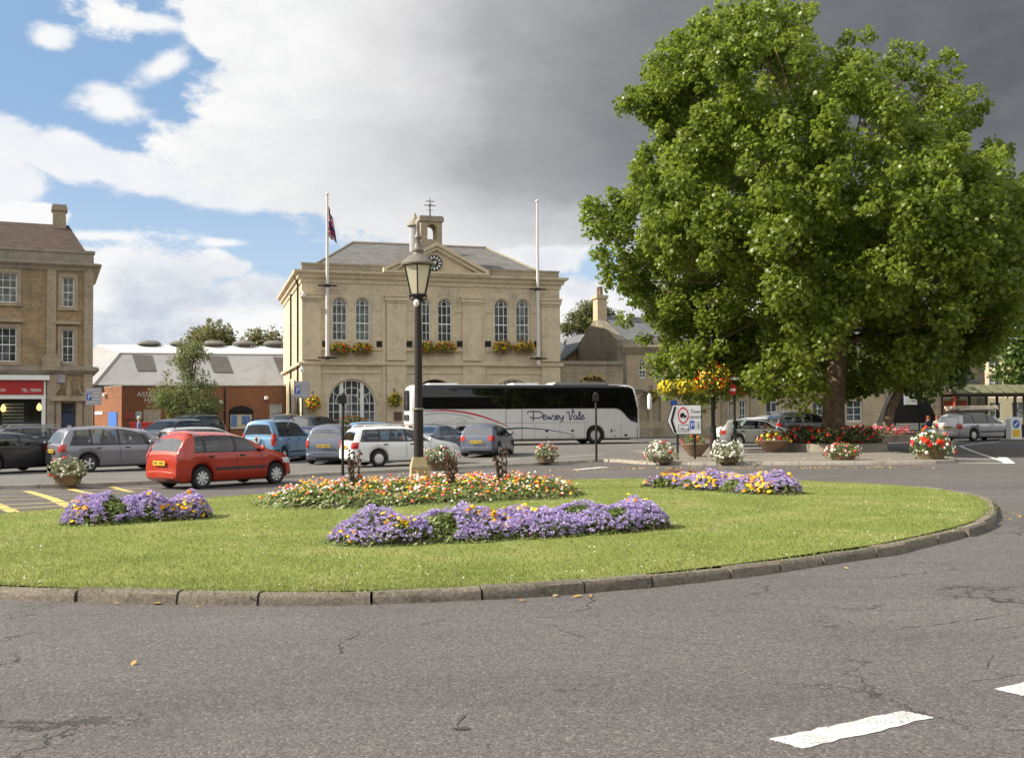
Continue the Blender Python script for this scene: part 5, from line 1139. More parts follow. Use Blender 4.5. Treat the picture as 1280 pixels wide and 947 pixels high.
def wheel_parts(root, c, r, w_, side_, style, spokes=6):
    """tyre with a rim child; side_ = outward direction along y"""
    prof = [(r*.60,-w_*.2),(r*.62,-w_*.44),(r*.66,-w_/2),(r*.93,-w_/2),(r,-w_*.32),(r,w_*.32),(r*.93,w_/2),(r*.66,w_/2),(r*.62,w_*.44),(r*.6,w_*.2)]
    m = MB().lathe_y(prof, 28, caps=False); o = m.build('wheel', M['rubber'], root, 40); o.location = c
    f = side_; yo = f*w_*.46
    m = MB()
    rr = r*.66
    if style == 'steel':
        m.lathe_y([(rr*.99, yo*.55),(rr*.9, yo*.75),(rr*.55, yo*1.0),(rr*.2, yo*1.02)], 24)
        for k in range(12): a = 2*PI*k/12; m.lathe_y([(.018,0),(.018,f*.004)], 6, (rr*.72*math.cos(a), yo*.92, rr*.72*math.sin(a)))
    else:
        m.lathe_y([(rr*.22, yo*.7),(rr*.2, yo*1.03)], 14)
        for k in range(spokes):
            a = 2*PI*k/spokes; 
            for da, wd in ((0, .20),):
                d = (math.cos(a), math.sin(a)); n = (-d[1], d[0]); hw = rr*wd
                p = lambda q, s_, y: (d[0]*q+n[0]*s_, y, d[1]*q+n[1]*s_)
                m.add([p(rr*.15,-hw*.55,yo*1.0),p(rr*.15,hw*.55,yo*1.0),p(rr*.98,hw,yo*.9),p(rr*.98,-hw,yo*.9),p(rr*.15,-hw*.55,yo*.7),p(rr*.15,hw*.55,yo*.7),p(rr*.98,hw,yo*.6),p(rr*.98,-hw,yo*.6)],[(0,1,2,3),(0,3,7,4),(1,5,6,2)])
        m.grid([[(rr*q*math.cos(2*PI*i/28), y, rr*q*math.sin(2*PI*i/28)) for i in range(29)] for q, y in ((.9, yo*.92),(1.0, yo*.98),(1.03, yo*.9))])
    m.build('rim', M['alloy'] if style != 'steel' else M['alloy'], o, 40)
    m = MB(); m.lathe_y([(r*.64, yo*.3),(r*.64, yo*.32)], 20); m.build('brake_disc', M['plastic'], o)
    return o
def car(kind, label, paint_mat, pos, heading, dims, wb, wr=.30, rim='alloy', spokes=6, rails=None, strip=None, glass='carglass', cladding=None, up=.10, rearglass='cargl_light', group='cars around the roundabout and car park', name='parked_car', zb=.2, lamps='redlamp', tl_len=.22, tl_in=.16, plate=True, cat='car', detail=True, spoiler=False, tall_lamp=None, antenna=False):
    L, H, Wd = dims; s = Car(kind, L, H, Wd, wb, wr, zb); X, Y = pos
    t_ = thing(name, label, cat, (X, Y, gz(X, Y)+up), R(heading), group)
    s.body(True).build('body', paint_mat, t_, 38)
    Wn = s.wn
    m = MB(); m.box(-L*.43, L*.43, -Wd*.34, Wd*.34, zb-.04, s.wr*2.1); m.box(s.ax[0]-.05, s.ax[0]+.05, -Wd*.4, Wd*.4, s.wr-.05, s.wr+.05); m.build('underbody', M['plastic'], t_)
    for a in s.ax:
        for sg in (-1, 1): wheel_parts(t_, (a, sg*(s.hw(a)-.115), wr), wr, .19, sg, rim, spokes)
    sw = Wn['sw']; xa, xb = min(sw[0][0], sw[0][2])*L, max(sw[-1][1], sw[-1][3])*L
    for sg in (-1, 1):
        for x0, x1, x2, x3 in sw: s.sidepatch(sg, (x0-.004)*L, (x1+.004)*L, (x2-.004)*L, (x3+.004)*L, -.01, 1.0, 10, -.004).build('side_window', M['seethrough'], t_, 180)
        for w0, w1 in zip(sw, sw[1:]): s.sidepatch(sg, w0[1]*L-.012, w1[0]*L+.012, w0[3]*L-.012, w1[2]*L+.012, -.01, 1.0, 3, .004).build('door_pillar', M['plastic'], t_, 180)
        s.sidepatch(sg, xa-.02, sw[0][0]*L+.006, xa-.02, sw[0][2]*L+.006, -.02, 1.0, 4, .003).build('rear_pillar', paint_mat, t_, 180)
        s.sidepatch(sg, sw[-1][1]*L-.006, xb+.02, sw[-1][3]*L-.006, xb+.02, -.02, 1.0, 4, .003).build('front_pillar', paint_mat, t_, 180)
        q = s.sidepatch(sg, xa, xb, xa, xb, -.03, .035, 24, .005, 1); q.build('window_rubber', M['plastic'], t_, 180)
    s.toppatch(Wn['ws'][0]*L, Wn['ws'][1]*L, 8, -.04, .002).build('windscreen', M['seethrough'], t_, 180)
    s.toppatch(Wn['rw'][0]*L, Wn['rw'][1]*L, 6, -.04, .002).build('rear_window', M['seedark'] if rearglass == 'carglass' else M['seebright'], t_, 180)
    m = MB(); bz_ = s.belt; yw = Wd*.43; m.box(xa-.15, xb, -yw, yw, bz_-.34, bz_-.22); m.box(xb-.30, xb+.12*L*.4, -yw*.97, yw*.97, bz_-.25, bz_-.03); m.box(Wn['rw'][0]*L+.05, Wn['rw'][1]*L+.16, -yw*.9, yw*.9, bz_-.3, bz_-.06); m.build('interior', M['cabin'], t_)
    for x, ys in ((-.02*L, (-.37, .37)), (-.235*L, (-.40, 0, .40))):
        for y in ys:
            m = MB(); m.prism([(x-.05,bz_-.3),(x+.10,bz_-.3),(x-.06,bz_+.13),(x-.15,bz_+.13)], y-.22, y+.22, 'y'); m.prism([(x-.15,bz_+.17),(x-.06,bz_+.17),(x-.09,bz_+.33),(x-.16,bz_+.33)], y-.12, y+.12, 'y'); m.build('seat', M['seatcloth'], t_)
    m = MB(); m.tube([(.135*L-.09*math.sin(2*PI*i/18), -.37+.18*math.cos(2*PI*i/18), bz_-.02+.16*math.sin(2*PI*i/18)) for i in range(19)], .016, 5, False); m.build('steering_wheel', M['cabin'], t_, 60)
    z0, z1 = (tall_lamp or Wn['tl'])
    for sg in (-1, 1):
        s.wrap(-1, z0*H, z1*H, tl_in, tl_len, sg).build('tail_light', M[lamps], t_, 50)
        s.wrap(1, .40*H, .50*H, .2, .32, sg).build('headlight', M['clearlamp'], t_, 50)
    # bumpers: a dark lower lip, plates, handles, mirrors, seams
    for end in (-1, 1) if cladding is not None else ():
        m = MB()
        for sg in (-1, 1):
            q = s.wrap(end, zb+.06, zb+(.15 if cladding is None else .36), Wd*.47, .25 if cladding is None else .5, sg, .014, 2); m.add(q.v, q.f)
        m.build('bumper', M['plastic'] if cladding is None else cladding, t_, 60)
    if plate:
        zp = .47*H if kind != 'van' else .36*H; xe = -L/2-.052
        if kind in ('estate',): zp = .50*H
        m = MB(); m.cbox((xe-.004, 0, zp), (.02, .52, .115)); pl = m.build('number_plate', M['platey'], t_)
        m = MB()
        for k, q in enumerate((-.2,-.14,-.08,-.02,.08,.14,.2)): m.cbox((xe-.0155, q, zp), (.003, .034 if k % 2 else .04, .07))
        m.build('plate_characters', M['platet'], pl)
    for sg in (-1, 1):
        xm = (Wn['sw'][-1][1]-.015)*L if kind != 'mpv' else .215*L
        y = s.side(xm, s.belt+.06); m = MB(); m.lathe([(.02,-.075),(.075,-.05),(.085,.02),(.05,.075),(.015,.085)], 10)
        mm = MB(); mm.add([(xm+x*.7, sg*(y+.11)+y_*1.05, s.belt+.09+z) for x, y_, z in m.v], m.f); mm.box(xm-.02, xm+.03, min(sg*(y-.02), sg*(y+.08)), max(sg*(y-.02), sg*(y+.08)), s.belt+.03, s.belt+.07)
        mm.build('wing_mirror', M['plastic'] if not detail else paint_mat, t_, 50)
        for hx in Wn['hand']:
            x = hx*L; z = s.belt-.085; y = s.side(x, z); m = MB(); m.box(x-.085, x+.085, min(sg*(y-.01), sg*(y+.028)), max(sg*(y-.01), sg*(y+.028)), z-.018, z+.018); m.build('door_handle', M['plastic'] if detail else paint_mat, t_)
    if detail:
        m = MB()
        for sg in (-1, 1):
            for dx in Wn['doors']:
                pts = []
                for i in range(9):
                    z = lerp(zb+.13, s.belt-.01, i/8); x = dx*L
                    for a in s.ax: x = a+s.wr*1.24*(1 if x > a else -1) if abs(x-a) < s.wr*1.2 and z < s.bottom(x)+.06 else x
                    pts.append((x, sg*(s.side(x, z)+.0035), z))
                m.grid([[(x-.007, y, z) for x, y, z in pts], [(x+.007, y, z) for x, y, z in pts]])
        m.build('door_seam', M['plastic'], t_)
    if strip:
        m = MB()
        for sg in (-1, 1):
            r = [[], [], [], []]
            for i in range(13):
                x = lerp(s.ax[0]+wr*1.35, s.ax[1]-wr*1.35, i/12)
                for k, (z, o) in enumerate(((strip-.035,.002),(strip-.03,.016),(strip+.03,.016),(strip+.035,.002))): r[k].append((x, sg*(s.side(x, z)+o), z))
            m.grid(r)
        m.build('rubbing_strip', M['plastic'], t_)
    if rails:
        for sg in (-1, 1):
            y = s.sec(-.1*L)[8][0]-.04; z = s.zt(-.1*L)-.01; m = MB(); m.tube([(-.40*L,sg*y,z-.03),(-.37*L,sg*y,z+.065),(-.1*L,sg*y,z+.085),(.04*L,sg*y,z+.055),(.07*L,sg*y,z-.04)], .022, 6); m.build('roof_rail', rails, t_, 40)
    if spoiler:
        x = s.top[6][0]+.02
        zz = s.zt(x)+.01; wv = s.sec(x)[8][0]; m = MB(); m.grid([[(x+.1,-wv+.06,zz+.05),(x+.1,0,zz+.075),(x+.1,wv-.06,zz+.05)],[(x-.06,-wv+.05,zz+.015),(x-.06,0,zz+.04),(x-.06,wv-.05,zz+.015)],[(x-.07,-wv+.05,zz-.01),(x-.07,0,zz+.01),(x-.07,wv-.05,zz-.01)]]); m.build('spoiler', paint_mat, t_, 40)
    return t_, s
RED = paint('red_car_paint', (.36,.027,.006), .1); SILV = paint('silver_car_paint', (.42,.42,.43), .5); GREY = paint('grey_car_paint', (.21,.205,.225), .5); WHITE = paint('white_car_paint', (.74,.74,.72), .0, .3)
DARK = paint('dark_car_paint', (.035,.034,.036), .4); BLUE = paint('light_blue_car_paint', (.17,.31,.47), .45); NAVY = paint('navy_car_paint', (.03,.045,.11), .4); BGREY = paint('blue_grey_car_paint', (.15,.17,.22), .5); CORO = paint('pewter_car_paint', (.36,.37,.36), .5)
rail_s, rail_b = M['greyw'], M['black']
def px_pos(px, Y): p = at(px, 560, Y); return (p.x, p.y)
red, rs = car('hatch', 'red five-door hatchback driving past the purple flower bed', RED, px_pos(276, 28.8), 52, (3.76,1.48,1.66), 2.45, .295, 'alloy', 8, strip=.52, up=0, glass='carglass', spoiler=True, name='red_hatchback', tall_lamp=(.56,.74), tl_in=.06, tl_len=.13)
zaf, zs_ = car('mpv', 'silver-grey people carrier with red tail lamp behind the red hatchback', GREY, px_pos(143, 38.6), 43, (4.47,1.63,1.80), 2.70, .32, spokes=5, name='people_carrier', tall_lamp=(.47,.62), tl_in=.14, tl_len=.17)
car('hatch', 'black hatchback at the left edge of the photo, rear lamp and one wheel in view', DARK, px_pos(8, 37.2), 66, (4.3,1.47,1.78), 2.58, .33, spokes=5, tl_in=.3, tall_lamp=(.52,.62))
car('estate', 'dark estate with silver roof rails parked between the shop and the black hatchback', DARK, px_pos(60, 47), 40, (4.7,1.50,1.80), 2.7, .32, rails=rail_s)
car('hatch', 'grey hatchback partly hidden behind the bonnet of the people carrier', GREY, px_pos(172, 45.5), 20, (4.1,1.46,1.72), 2.5)
car('suv', 'dark off-roader facing the camera by the red container', DARK, px_pos(212, 51.5), -108, (4.4,1.72,1.8), 2.6, .36, zb=.28)
car('suv', 'dark green off-roader behind the small birch-like tree', paint('dark_green_car_paint', (.03,.04,.035), .4), px_pos(236, 58), -112, (4.6,1.86,1.85), 2.7, .37, zb=.3, rails=rail_b)
car('estate', 'silver estate with roof rails showing above the red hatchback', SILV, px_pos(262, 46), 38, (4.5,1.50,1.75), 2.65, rails=rail_b)
kan, ks = car('van', 'light blue high-roof family van with dark bumper and red corner lamps', BLUE, px_pos(350, 45.3), 76, (4.1,1.80,1.76), 2.65, .31, 'steel', rails=M['plastic'], cladding=M['plastic'], strip=.45, name='family_van', tall_lamp=(.40,.68), tl_in=.09, tl_len=.13, rearglass='carglass')
m = MB(); m.lathe_y([(.15,0),(.15,.02)], 20); mm = MB(); mm.add([(-2.05-.055-y, x, .98+z) for x, y, z in m.v], m.f); bdg = mm.build('badge', M['alloy'], kan, 40)
m = MB(); m.prism([(0,.12),(.07,0),(0,-.12),(-.07,0)], 0, .01, 'x'); m.v = [(x-2.05-.086, y, z+.98) for x, y, z in m.v]; m.build('badge_diamond', M['plastic'], bdg)
car('hatch', 'navy blue hatchback between the light blue van and the grey compact', NAVY, px_pos(390, 49), 82, (3.8,1.46,1.68), 2.45)
car('suv', 'black off-roader with a roof rack just above the light blue van', DARK, px_pos(364, 61), 85, (4.5,1.80,1.8), 2.6, .36, rails=rail_b, zb=.28)
car('mpv', 'dark people carrier parked against the big arched window', paint('charcoal_car_paint', (.06,.06,.065), .4), px_pos(397, 60), 70, (4.5,1.72,1.8), 2.7, .32)
car('mpv', 'grey compact people carrier seen from behind beside the black post', BGREY, px_pos(423, 43.6), 84, (4.28,1.60,1.75), 2.76, .31, tall_lamp=(.44,.62), tl_in=.09, tl_len=.15, rearglass='cargl_light')
car('hatch', 'light blue hatchback, only its roof showing behind the white estate', BLUE, px_pos(477, 55), 20, (4.0,1.46,1.7), 2.5)
wh, ws_ = car('estate', 'white estate car parked behind the lamp post', WHITE, px_pos(501, 40.0), 29, (4.45,1.50,1.73), 2.60, .315, 'steel', rails=M['whitep'], name='estate_car', tall_lamp=(.46,.62), tl_in=.13, tl_len=.2)
car('saloon', 'dark grey saloon behind the lamp post and the white estate', BGREY, px_pos(547, 49.5), 62, (4.3,1.42,1.72), 2.6)
car('hatch', 'blue-grey hatchback seen from behind in front of the coach', BGREY, px_pos(610, 47.6), 77, (4.1,1.43,1.71), 2.6, .31, 'steel', tall_lamp=(.50,.66), tl_in=.17, tl_len=.14, name='rear_view_hatchback')
car('hatch', 'pewter hatchback side-on behind the two brown flower bowls', CORO, px_pos(950, 56.5), -8, (4.2,1.47,1.71), 2.6, .31, up=0)
car('suv', 'dark grey off-roader with bright red lamp left of the plane tree trunk', paint('gunmetal_car_paint', (.07,.07,.075), .5), px_pos(1008, 62), 14, (4.7,1.78,1.9), 2.75, .37, up=0, zb=.28, rails=rail_s)
car('hatch', 'white hatchback half hidden above the roof of the pewter hatchback', WHITE, px_pos(932, 67.5), 200, (3.9,1.46,1.68), 2.5, up=0)
car('mpv', 'silver compact beside the dark grey off-roader', SILV, px_pos(957, 70), 205, (4.2,1.6,1.74), 2.6, up=0)
pas, ps = car('estate', 'silver estate carrying a load on its roof by the bus shelter', SILV, px_pos(1222, 56.5), 27, (4.67,1.50,1.74), 2.70, .315, 'steel', up=0, strip=.5, rails=rail_b, name='loaded_estate', tall_lamp=(.44,.62), tl_in=.12, tl_len=.2)
for i, (y, z) in enumerate(((-.42,.0),(0,.02),(.38,-.01))):
    m = MB(); m.tube([(-1.9,y,1.68+z),(1.2,y*.9,1.72+z)], .075, 7); m.tube([(-1.8,y+.17,1.80+z*.5),(1.3,y+.15,1.83)], .065, 7)
    o = m.build('roof_load', plain('pale_timber_load', (.5,.42,.33), .8, .5, 3), None, 40); o.location = pas.location; o.rotation_euler = pas.rotation_euler
    tag(o, ('nearside bundle of pale poles on the silver estate roof','middle bundle of pale poles on the silver estate roof','offside bundle of pale poles on the silver estate roof')[i], 'roof load', 'load tied on the estate car')
for x in (-1.3, .3):
    m = MB(); m.tube([(x,-.62,1.55),(x,-.6,1.61),(x,.6,1.61),(x,.62,1.55)], .02, 6); m.build('roof_bar', M['black'], pas, 40)
# ------------------------------------------------------------------ coach
CL, CH, CW_ = 13.5, 3.43, 2.52
TOPS['coach'] = [(-.5,.3),(-.4995,.86),(-.498,.93),(-.494,.968),(-.485,.99),(-.46,1.0),(0,1.0),(.44,1.0),(.462,.992),(.474,.97),(.482,.93),(.4885,.80),(.4945,.58),(.498,.40),(.5,.28),(.4999,.2)]
WIN['coach'] = dict(belt=.585, rw=(0,0), ws=(0,0), sw=[], doors=(), hand=(), tl=(0,0))
class Coach(Car):
    def hw(s, x):
        f = abs(x)/(s.L/2); k = max(0, (f-.93)/.07); return s.W/2*(1-.10*k**2.5)
    def zt(s, x): return interp(x, s.top)
    def bottom(s, x):
        z = s.zb
        for a in s.axs:
            r = s.wr*1.15
            if abs(x-a) < r: z = max(z, s.wr+math.sqrt(r*r-(x-a)**2))
        return z
    def sec(s, x):
        zt = s.zt(x); w = s.hw(x); b = min(s.belt, zt-.1); zb = min(s.bottom(x), b-.1); g = zt-b; k = min(1, g/1.2)
        return [(0,zb),(w*.93,zb),(w*.985,zb+.05),(w,zb+.16),(w,lerp(zb+.16,b,.5)),(w,b-.05),(w,b),(w-.025*k,b+g*.5),(w-.075*k,b+g*.86),(w-.15*k,b+g*.94),(w-.42*k,zt-.015),(0,zt+.02)]
cs = Coach('coach', CL, CH, CW_, 6.1, .50, .30, 0); cs.axs = (-3.85, -2.5, 4.0); cs.ax = cs.axs
CA = 15.0
pr = at(513.5, 519, 57.2); ce = Vector((math.cos(R(CA)), math.sin(R(CA)), 0)); cn = Vector((-ce.y, ce.x, 0))
cc = Vector((pr.x, pr.y, 0)) + ce*CL/2 + cn*CW_/2
co = thing('coach', 'white and black touring coach with handwritten lettering parked before the town hall', 'coach', (cc.x, cc.y, gz(cc.x, cc.y)+.10), R(CA))
CWHITE = paint('coach_white_paint', (.78,.78,.78), 0, .28)
cs.body().build('body', CWHITE, co, 35)
def cxz(px, py, yo=-CW_/2-.01):
    d = ray(px, py); P0 = co.location + cn*yo; o = Vector((0,0,CAMZ)); k = (P0-o).dot(cn)/d.dot(cn); p = o+d*k-co.location; return p.dot(ce), p.z
def cpatch(lo, hi, sg=-1, off=.008, n=40, rows=5):
    """panel on the coach side between two outlines lo(x), hi(x) given as point lists"""
    x0, x1 = lo[0][0], lo[-1][0]; m = MB(); G = []
    for i in range(rows+1):
        r = []
        for j in range(n+1):
            x = lerp(x0, x1, j/n); z = lerp(interp(x, lo), interp(x, hi), i/rows); r.append((x, sg*(cs.side(x, z)+off), z))
        G.append(r)
    return m.grid(G)
zwa = 2.05; zwt = 3.40
for sg in (-1, 1):
    cpatch([(-CL/2+.35,zwa),(5.1,zwa),(5.4,zwa-.03),(5.7,zwa-.25),(5.9,1.55),(6.15,1.33),(6.60,1.20)], [(-CL/2+.35,zwt),(5.8,zwt),(6.1,3.33),(6.35,3.12),(6.60,2.0)], sg, .022, 90, 22).build('window_band', M['coachglass'], co, 180)
m = MB(); G = []
for i in range(15):
    z = lerp(1.12, 3.28, i/14); x = cs.endx(z, 1); w = cs.side(x-.03, z)-.05; G.append([(x+.012+.035*(1-(k/4)**2), w*k/4, z) for k in range(-4, 5)])
m.grid(G); m.build('windscreen', M['carglass'], co, 180)
m = MB(); G = []
for i in range(9):
    z = lerp(2.0, 3.12, i/8); x = cs.endx(z, -1); w = cs.side(x+.03, z)-.28; G.append([(x-.045-.01*(1-(k/4)**2), w*k/4, z) for k in range(-4, 5)])
m.grid(G); m.build('rear_window', M['coachglass'], co, 180)
m = MB(); m.box(-CL/2-.07, -CL/2-.045, -.75, .75, 1.45, 1.75); m.build('rear_grille', M['plastic'], co)
for sg in (-1, 1):
    m = MB(); m.box(-CL/2-.07, -CL/2-.02, sg*1.0-.1, sg*1.0+.1, .75, 1.2); m.box(-CL/2-.012, -CL/2+.1, min(sg*1.13,sg*1.2), max(sg*1.13,sg*1.2), .75, 1.2); m.build('tail_light', M['redlamp'], co)
    m = MB(); m.box(CL/2-.2, CL/2+.04, min(sg*.7,sg*1.12), max(sg*.7,sg*1.12), .75, 1.0); m.build('headlight', M['clearlamp'], co)
m = MB(); m.cbox((-CL/2-.055,0,.75),(.02,.52,.115)); m.build('number_plate', M['platey'], co)
for a in cs.axs:
    for sg in (-1, 1):
        wheel_parts(co, (a, sg*(CW_/2-.19), .50), .50, .28, sg, 'steel')
m = MB(); m.box(-CL*.48, CL*.46, -.95, .95, .22, 1.0); m.build('underbody', M['plastic'], co)
m = MB(); m.box(-5.6,-4.0,-.7,.7,CH-.02,CH+.09); m.box(-.75,.75,-.7,.7,CH-.02,CH+.1); m.build('roof_hatch', CWHITE, co)
m = MB(); m.prism([(1.55,CH-.02),(1.75,CH+.14),(4.7,CH+.16),(4.95,CH-.02)], -.9, .9, 'y'); m.build('air_conditioning_pod', M['greyw'], co)
# panel seams, door outline, filler caps
def cseam(a, b, wd, mt='plastic', name='panel_seam', off=.005):
    m = MB(); (x0,z0),(x1,z1) = a, b; d = Vector((x1-x0, z1-z0)).normalized(); n = Vector((-d.y, d.x))*wd/2; P = []
    for s_ in (-1, 1): P.append([(lerp(x0,x1,i/6)+n.x*s_, -(CW_/2+off), lerp(z0,z1,i/6)+n.y*s_) for i in range(7)])
    m.grid(P); return m
m = MB(); q = lambda px, py: cxz(px, py)
for a, b, wd in (((632.5,511),(632.5,553),.03),((652.5,511),(652.5,553),.03),((632.5,511),(652.5,510.5),.03),((514,530),(736,527.5),.014),((668,529),(668,553),.012),((700,528),(700,553),.012),((731,528),(731,552),.012),((776,528),(776,550),.012),((580,530),(580,553),.012),((797,532),(797,549),.03)):
    s_ = cseam(q(*a), q(*b), wd); m.add(s_.v, s_.f)
m.build('panel_seam', M['plastic'], co)
for a, b, w_, h in ((683.5,538.5,.10,.06),(715.7,538,.10,.06),(764.5,538,.05,.11),(782.3,543.5,.10,.06)):
    x, z = q(a, b); m = MB(); m.lathe_y([(1,0),(1,.006)], 16); mm = MB(); mm.add([(x+vx*w_, -(CW_/2+.01)+vy*1.0, z+vz*h) for vx, vy, vz in m.v], m.f); mm.build('filler_flap', M['plastic'], co)
for a, b in ((683.5,546.3),(716,545.5),(768.5,538),(768.5,544.3)):
    x, z = q(a, b); m = MB(); m.box(x-.07,x+.07,-(CW_/2+.014),-(CW_/2),z-.02,z+.02); m.build('side_marker', M['redlamp'], co)
# swooshes and handwritten name: strokes standing a few millimetres off the panel
def stroke(pts, wd, mat, name, sub=4):
    P = [Vector((*p, 0)) for p in pts]; P = catmull(P, False, sub); k = len(P); m = MB(); A = []; B = []
    for i in range(k):
        d = P[min(i+1, k-1)]-P[max(i-1, 0)]; d = d.normalized() if d.length > 1e-6 else Vector((1,0,0)); w_ = wd(i/(k-1)) if callable(wd) else wd
        n = Vector((-d.y, d.x, 0))*w_/2; y = -(CW_/2+.006)
        A.append((P[i].x+n.x, y, P[i].y+n.y)); B.append((P[i].x-n.x, y, P[i].y-n.y))
    m.grid([A, B]); return m
for pts, wd, mt, nm in (([(529,514),(545,513),(560,513),(580,515),(600,519.5),(618,525.5),(632,531.5),(640,537),(646,546)], lambda t_: .02+.075*math.sin(PI*min(1,t_*1.25)) if t_ < .8 else .02, 'signred', 'red_swoosh'),
                        ([(531,518),(545,516.5),(560,516.5),(578,519),(592,523)], .05, 'greyw', 'grey_swoosh'),
                        ([(537,530),(548,527),(560,528),(570,524.5),(577,523),(583,528),(577,527),(571,531),(573,537),(583,543)], .022, 'greyw', 'horse_outline'),
                        ([(630,536.5),(645,535),(660,535),(680,536.5),(700,539.5),(719,543.5)], lambda t_: .07*(1-t_)+.02, 'navydoor', 'navy_swoosh')):
    stroke([q(*p) for p in pts], wd, M[mt], nm).build(nm, M[mt], co)
INK = M['navydoor']; m = MB()
for pts in ([(135,402),(142,389),(170,384),(205,384),(240,388),(265,397),(275,412),(268,428),(245,440),(215,444),(195,442)], [(188,386),(191,410),(190,440),(187,466),(180,470)], [(160,430),(172,440),(192,444)],
            [(276,440),(296,434),(304,422),(292,415),(280,426),(276,444),(288,456),(306,450),(318,438)], [(318,424),(323,440),(327,455),(332,444),(338,431),(342,444),(347,455),(355,440),(360,424),(356,408)],
            [(400,424),(388,420),(378,430),(388,440),(392,452),(378,458),(366,454)], [(396,442),(412,436),(418,424),(408,418),(398,428),(396,446),(406,456),(422,450)], [(424,424),(428,444),(440,450),(452,436),(456,420),(456,440),(450,462),(438,473),(426,468)],
            [(484,404),(492,390),(504,388),(509,410),(516,464)], [(516,464),(528,440),(536,400),(538,366),(548,388),(556,400)], [(574,424),(560,420),(549,432),(550,450),(562,454),(573,440),(576,424),(577,448),(586,454),(592,446)],
            [(590,446),(602,420),(606,396),(600,386),(595,408),(597,440),(608,454),(616,446)], [(614,440),(630,434),(638,424),(630,416),(618,424),(615,442),(624,455),(640,450),(650,438)]):
    P = [q(640+x/7.111, 460+y/7.111) for x, y in pts]; s_ = stroke(P, .062, INK, ''); m.add(s_.v, s_.f)
m.build('lettering', INK, co)
# mirrors hang forward from the roof corners
for sg in (-1, 1):
    m = MB(); m.tube([(6.35,sg*1.0,3.1),(6.9,sg*1.25,3.08),(7.25,sg*1.38,2.85)], [.05,.05,.045], 7); mr = m.build('mirror_arm', M['plastic'], co, 40)
    m = MB(); m.lathe([(.04,1.95),(.13,2.0),(.14,2.7),(.06,2.9)], 10, (7.28,sg*1.40,0)); m.build('mirror_head', CWHITE, mr, 50)
# ------------------------------------------------------------------ trees
def limb_tree(tr, trunk, limbs, mat):
    m = MB(); m.tube(*trunk, n=14); o = m.build('trunk', mat, tr, 60)
    m = MB()
    for path, rad in limbs: m.tube(path, rad, 7)
    if limbs: m.build('limb', mat, o, 60)
    return o
def crown(tr, clumps, per, leaf_v, leaf_t, size, mat, name='crown', flat=.7, droop=.3):
    P, N = [], []
    for c, r in clumps:
        n = max(6, int(per*r*r)); V = RNG.normal(size=(n,3)); V /= np.linalg.norm(V, axis=1, keepdims=True); rad = r*RNG.random((n,1))**.45
        Q = V*rad*np.array([1,1,flat]); P.append(Q+np.array(c)); N.append(V*.6+np.array([-.1,0,.5])+RNG.normal(0,.75,V.shape))
    P = np.concatenate(P); N = np.concatenate(N)
    return scatter(name, leaf_v, leaf_t, P, N, size*RNG.uniform(.55,1.25,len(P)), mat, tr)
# --- the big plane tree
TD = 45.5
tb = at(1040, 555, TD); tb.z = gz(tb.x, tb.y)+.1
def bz(py): return 1.7+(516-py)*TD/F
LEFT = [(-18,20),(0,140),(12,158),(30,172),(60,205),(80,232),(105,238),(118,255),(130,245),(150,215),(180,222),(215,236),(235,285),(255,300),(285,298),(300,262),(330,282),(355,275),(385,232),(420,215),(450,195),(480,172),(500,150),(512,60)]
RIGHT = [(-18,-40),(0,-25),(20,-2),(36,30),(44,72),(60,112),(78,162),(95,186),(120,192),(135,205),(160,190),(178,240),(210,280),(260,300),(330,300),(380,270),(420,240),(445,205),(460,165),(480,110),(495,40)]
def crown_r(z, side):
    py = 516-(z-1.7)*F/TD; tab = LEFT if side < 0 else RIGHT; return interp(py, tab)*TD/F
tcx = at(1034, 300, TD).x
big = thing('plane_tree', 'huge leafy plane tree with pale leaning trunk in a ring of red flowers', 'tree', (tb.x, tb.y, tb.z))
cl = []; random.seed(21)
def fits(x, y, z, cr):
    py = 516-(z-1.7)*F/y; px = 640+F*x/y; mg = cr*F/y*.8
    return all(1034-interp(q, LEFT)+mg < px < 1034+interp(q, RIGHT)-mg for q in (py, py-mg))
from mathutils import noise as mn
def try_clump(n, rmin, rmax, deep):
    k = 0; guard = 0
    while k < n and guard < n*200:
        guard += 1; z = random.uniform(2.6, 19.9); th_ = random.uniform(-PI, PI); cs_ = math.cos(th_)
        rl, rr = crown_r(z, -1), crown_r(z, 1); hw = (rl+rr)/2; mid = (rr-rl)/2
        if hw < .4: continue
        f = math.sqrt(random.random()); f = lerp(f, 1, .55) if not deep else f*.8
        if random.random() > min(1, hw*max(.3,f)/8.5): continue
        cr = random.uniform(rmin, rmax); f *= max(.2, 1-cr*.8/max(hw, .8))
        x = tcx+mid*(1)+hw*f*cs_; y = tb.y+min(hw, 9.0)*f*math.sin(th_)
        q = mn.noise(Vector((x*.33+5, y*.33, z*.33)))
        if q < -.22 and not deep: continue
        if z < 5.0 and abs(x-tb.x) < 1.6 and y < tb.y+1.0: continue
        if z < 7.6 and abs(x-7.5) < 2.5 and y < 43.6: continue
        if not fits(x, y, z, cr): continue
        cl.append(((x, y, z), cr)); k += 1
try_clump(620, .5, 1.0, False); try_clump(320, .35, .6, False); try_clump(60, 1.0, 1.4, True)
for _ in range(75):
    a_ = random.uniform(-PI, PI); f = random.uniform(1.2, 5.5); cl.append(((tb.x+.3+f*math.cos(a_), tb.y+f*math.sin(a_), random.uniform(5.0, 11)), random.uniform(.7, 1.2)))
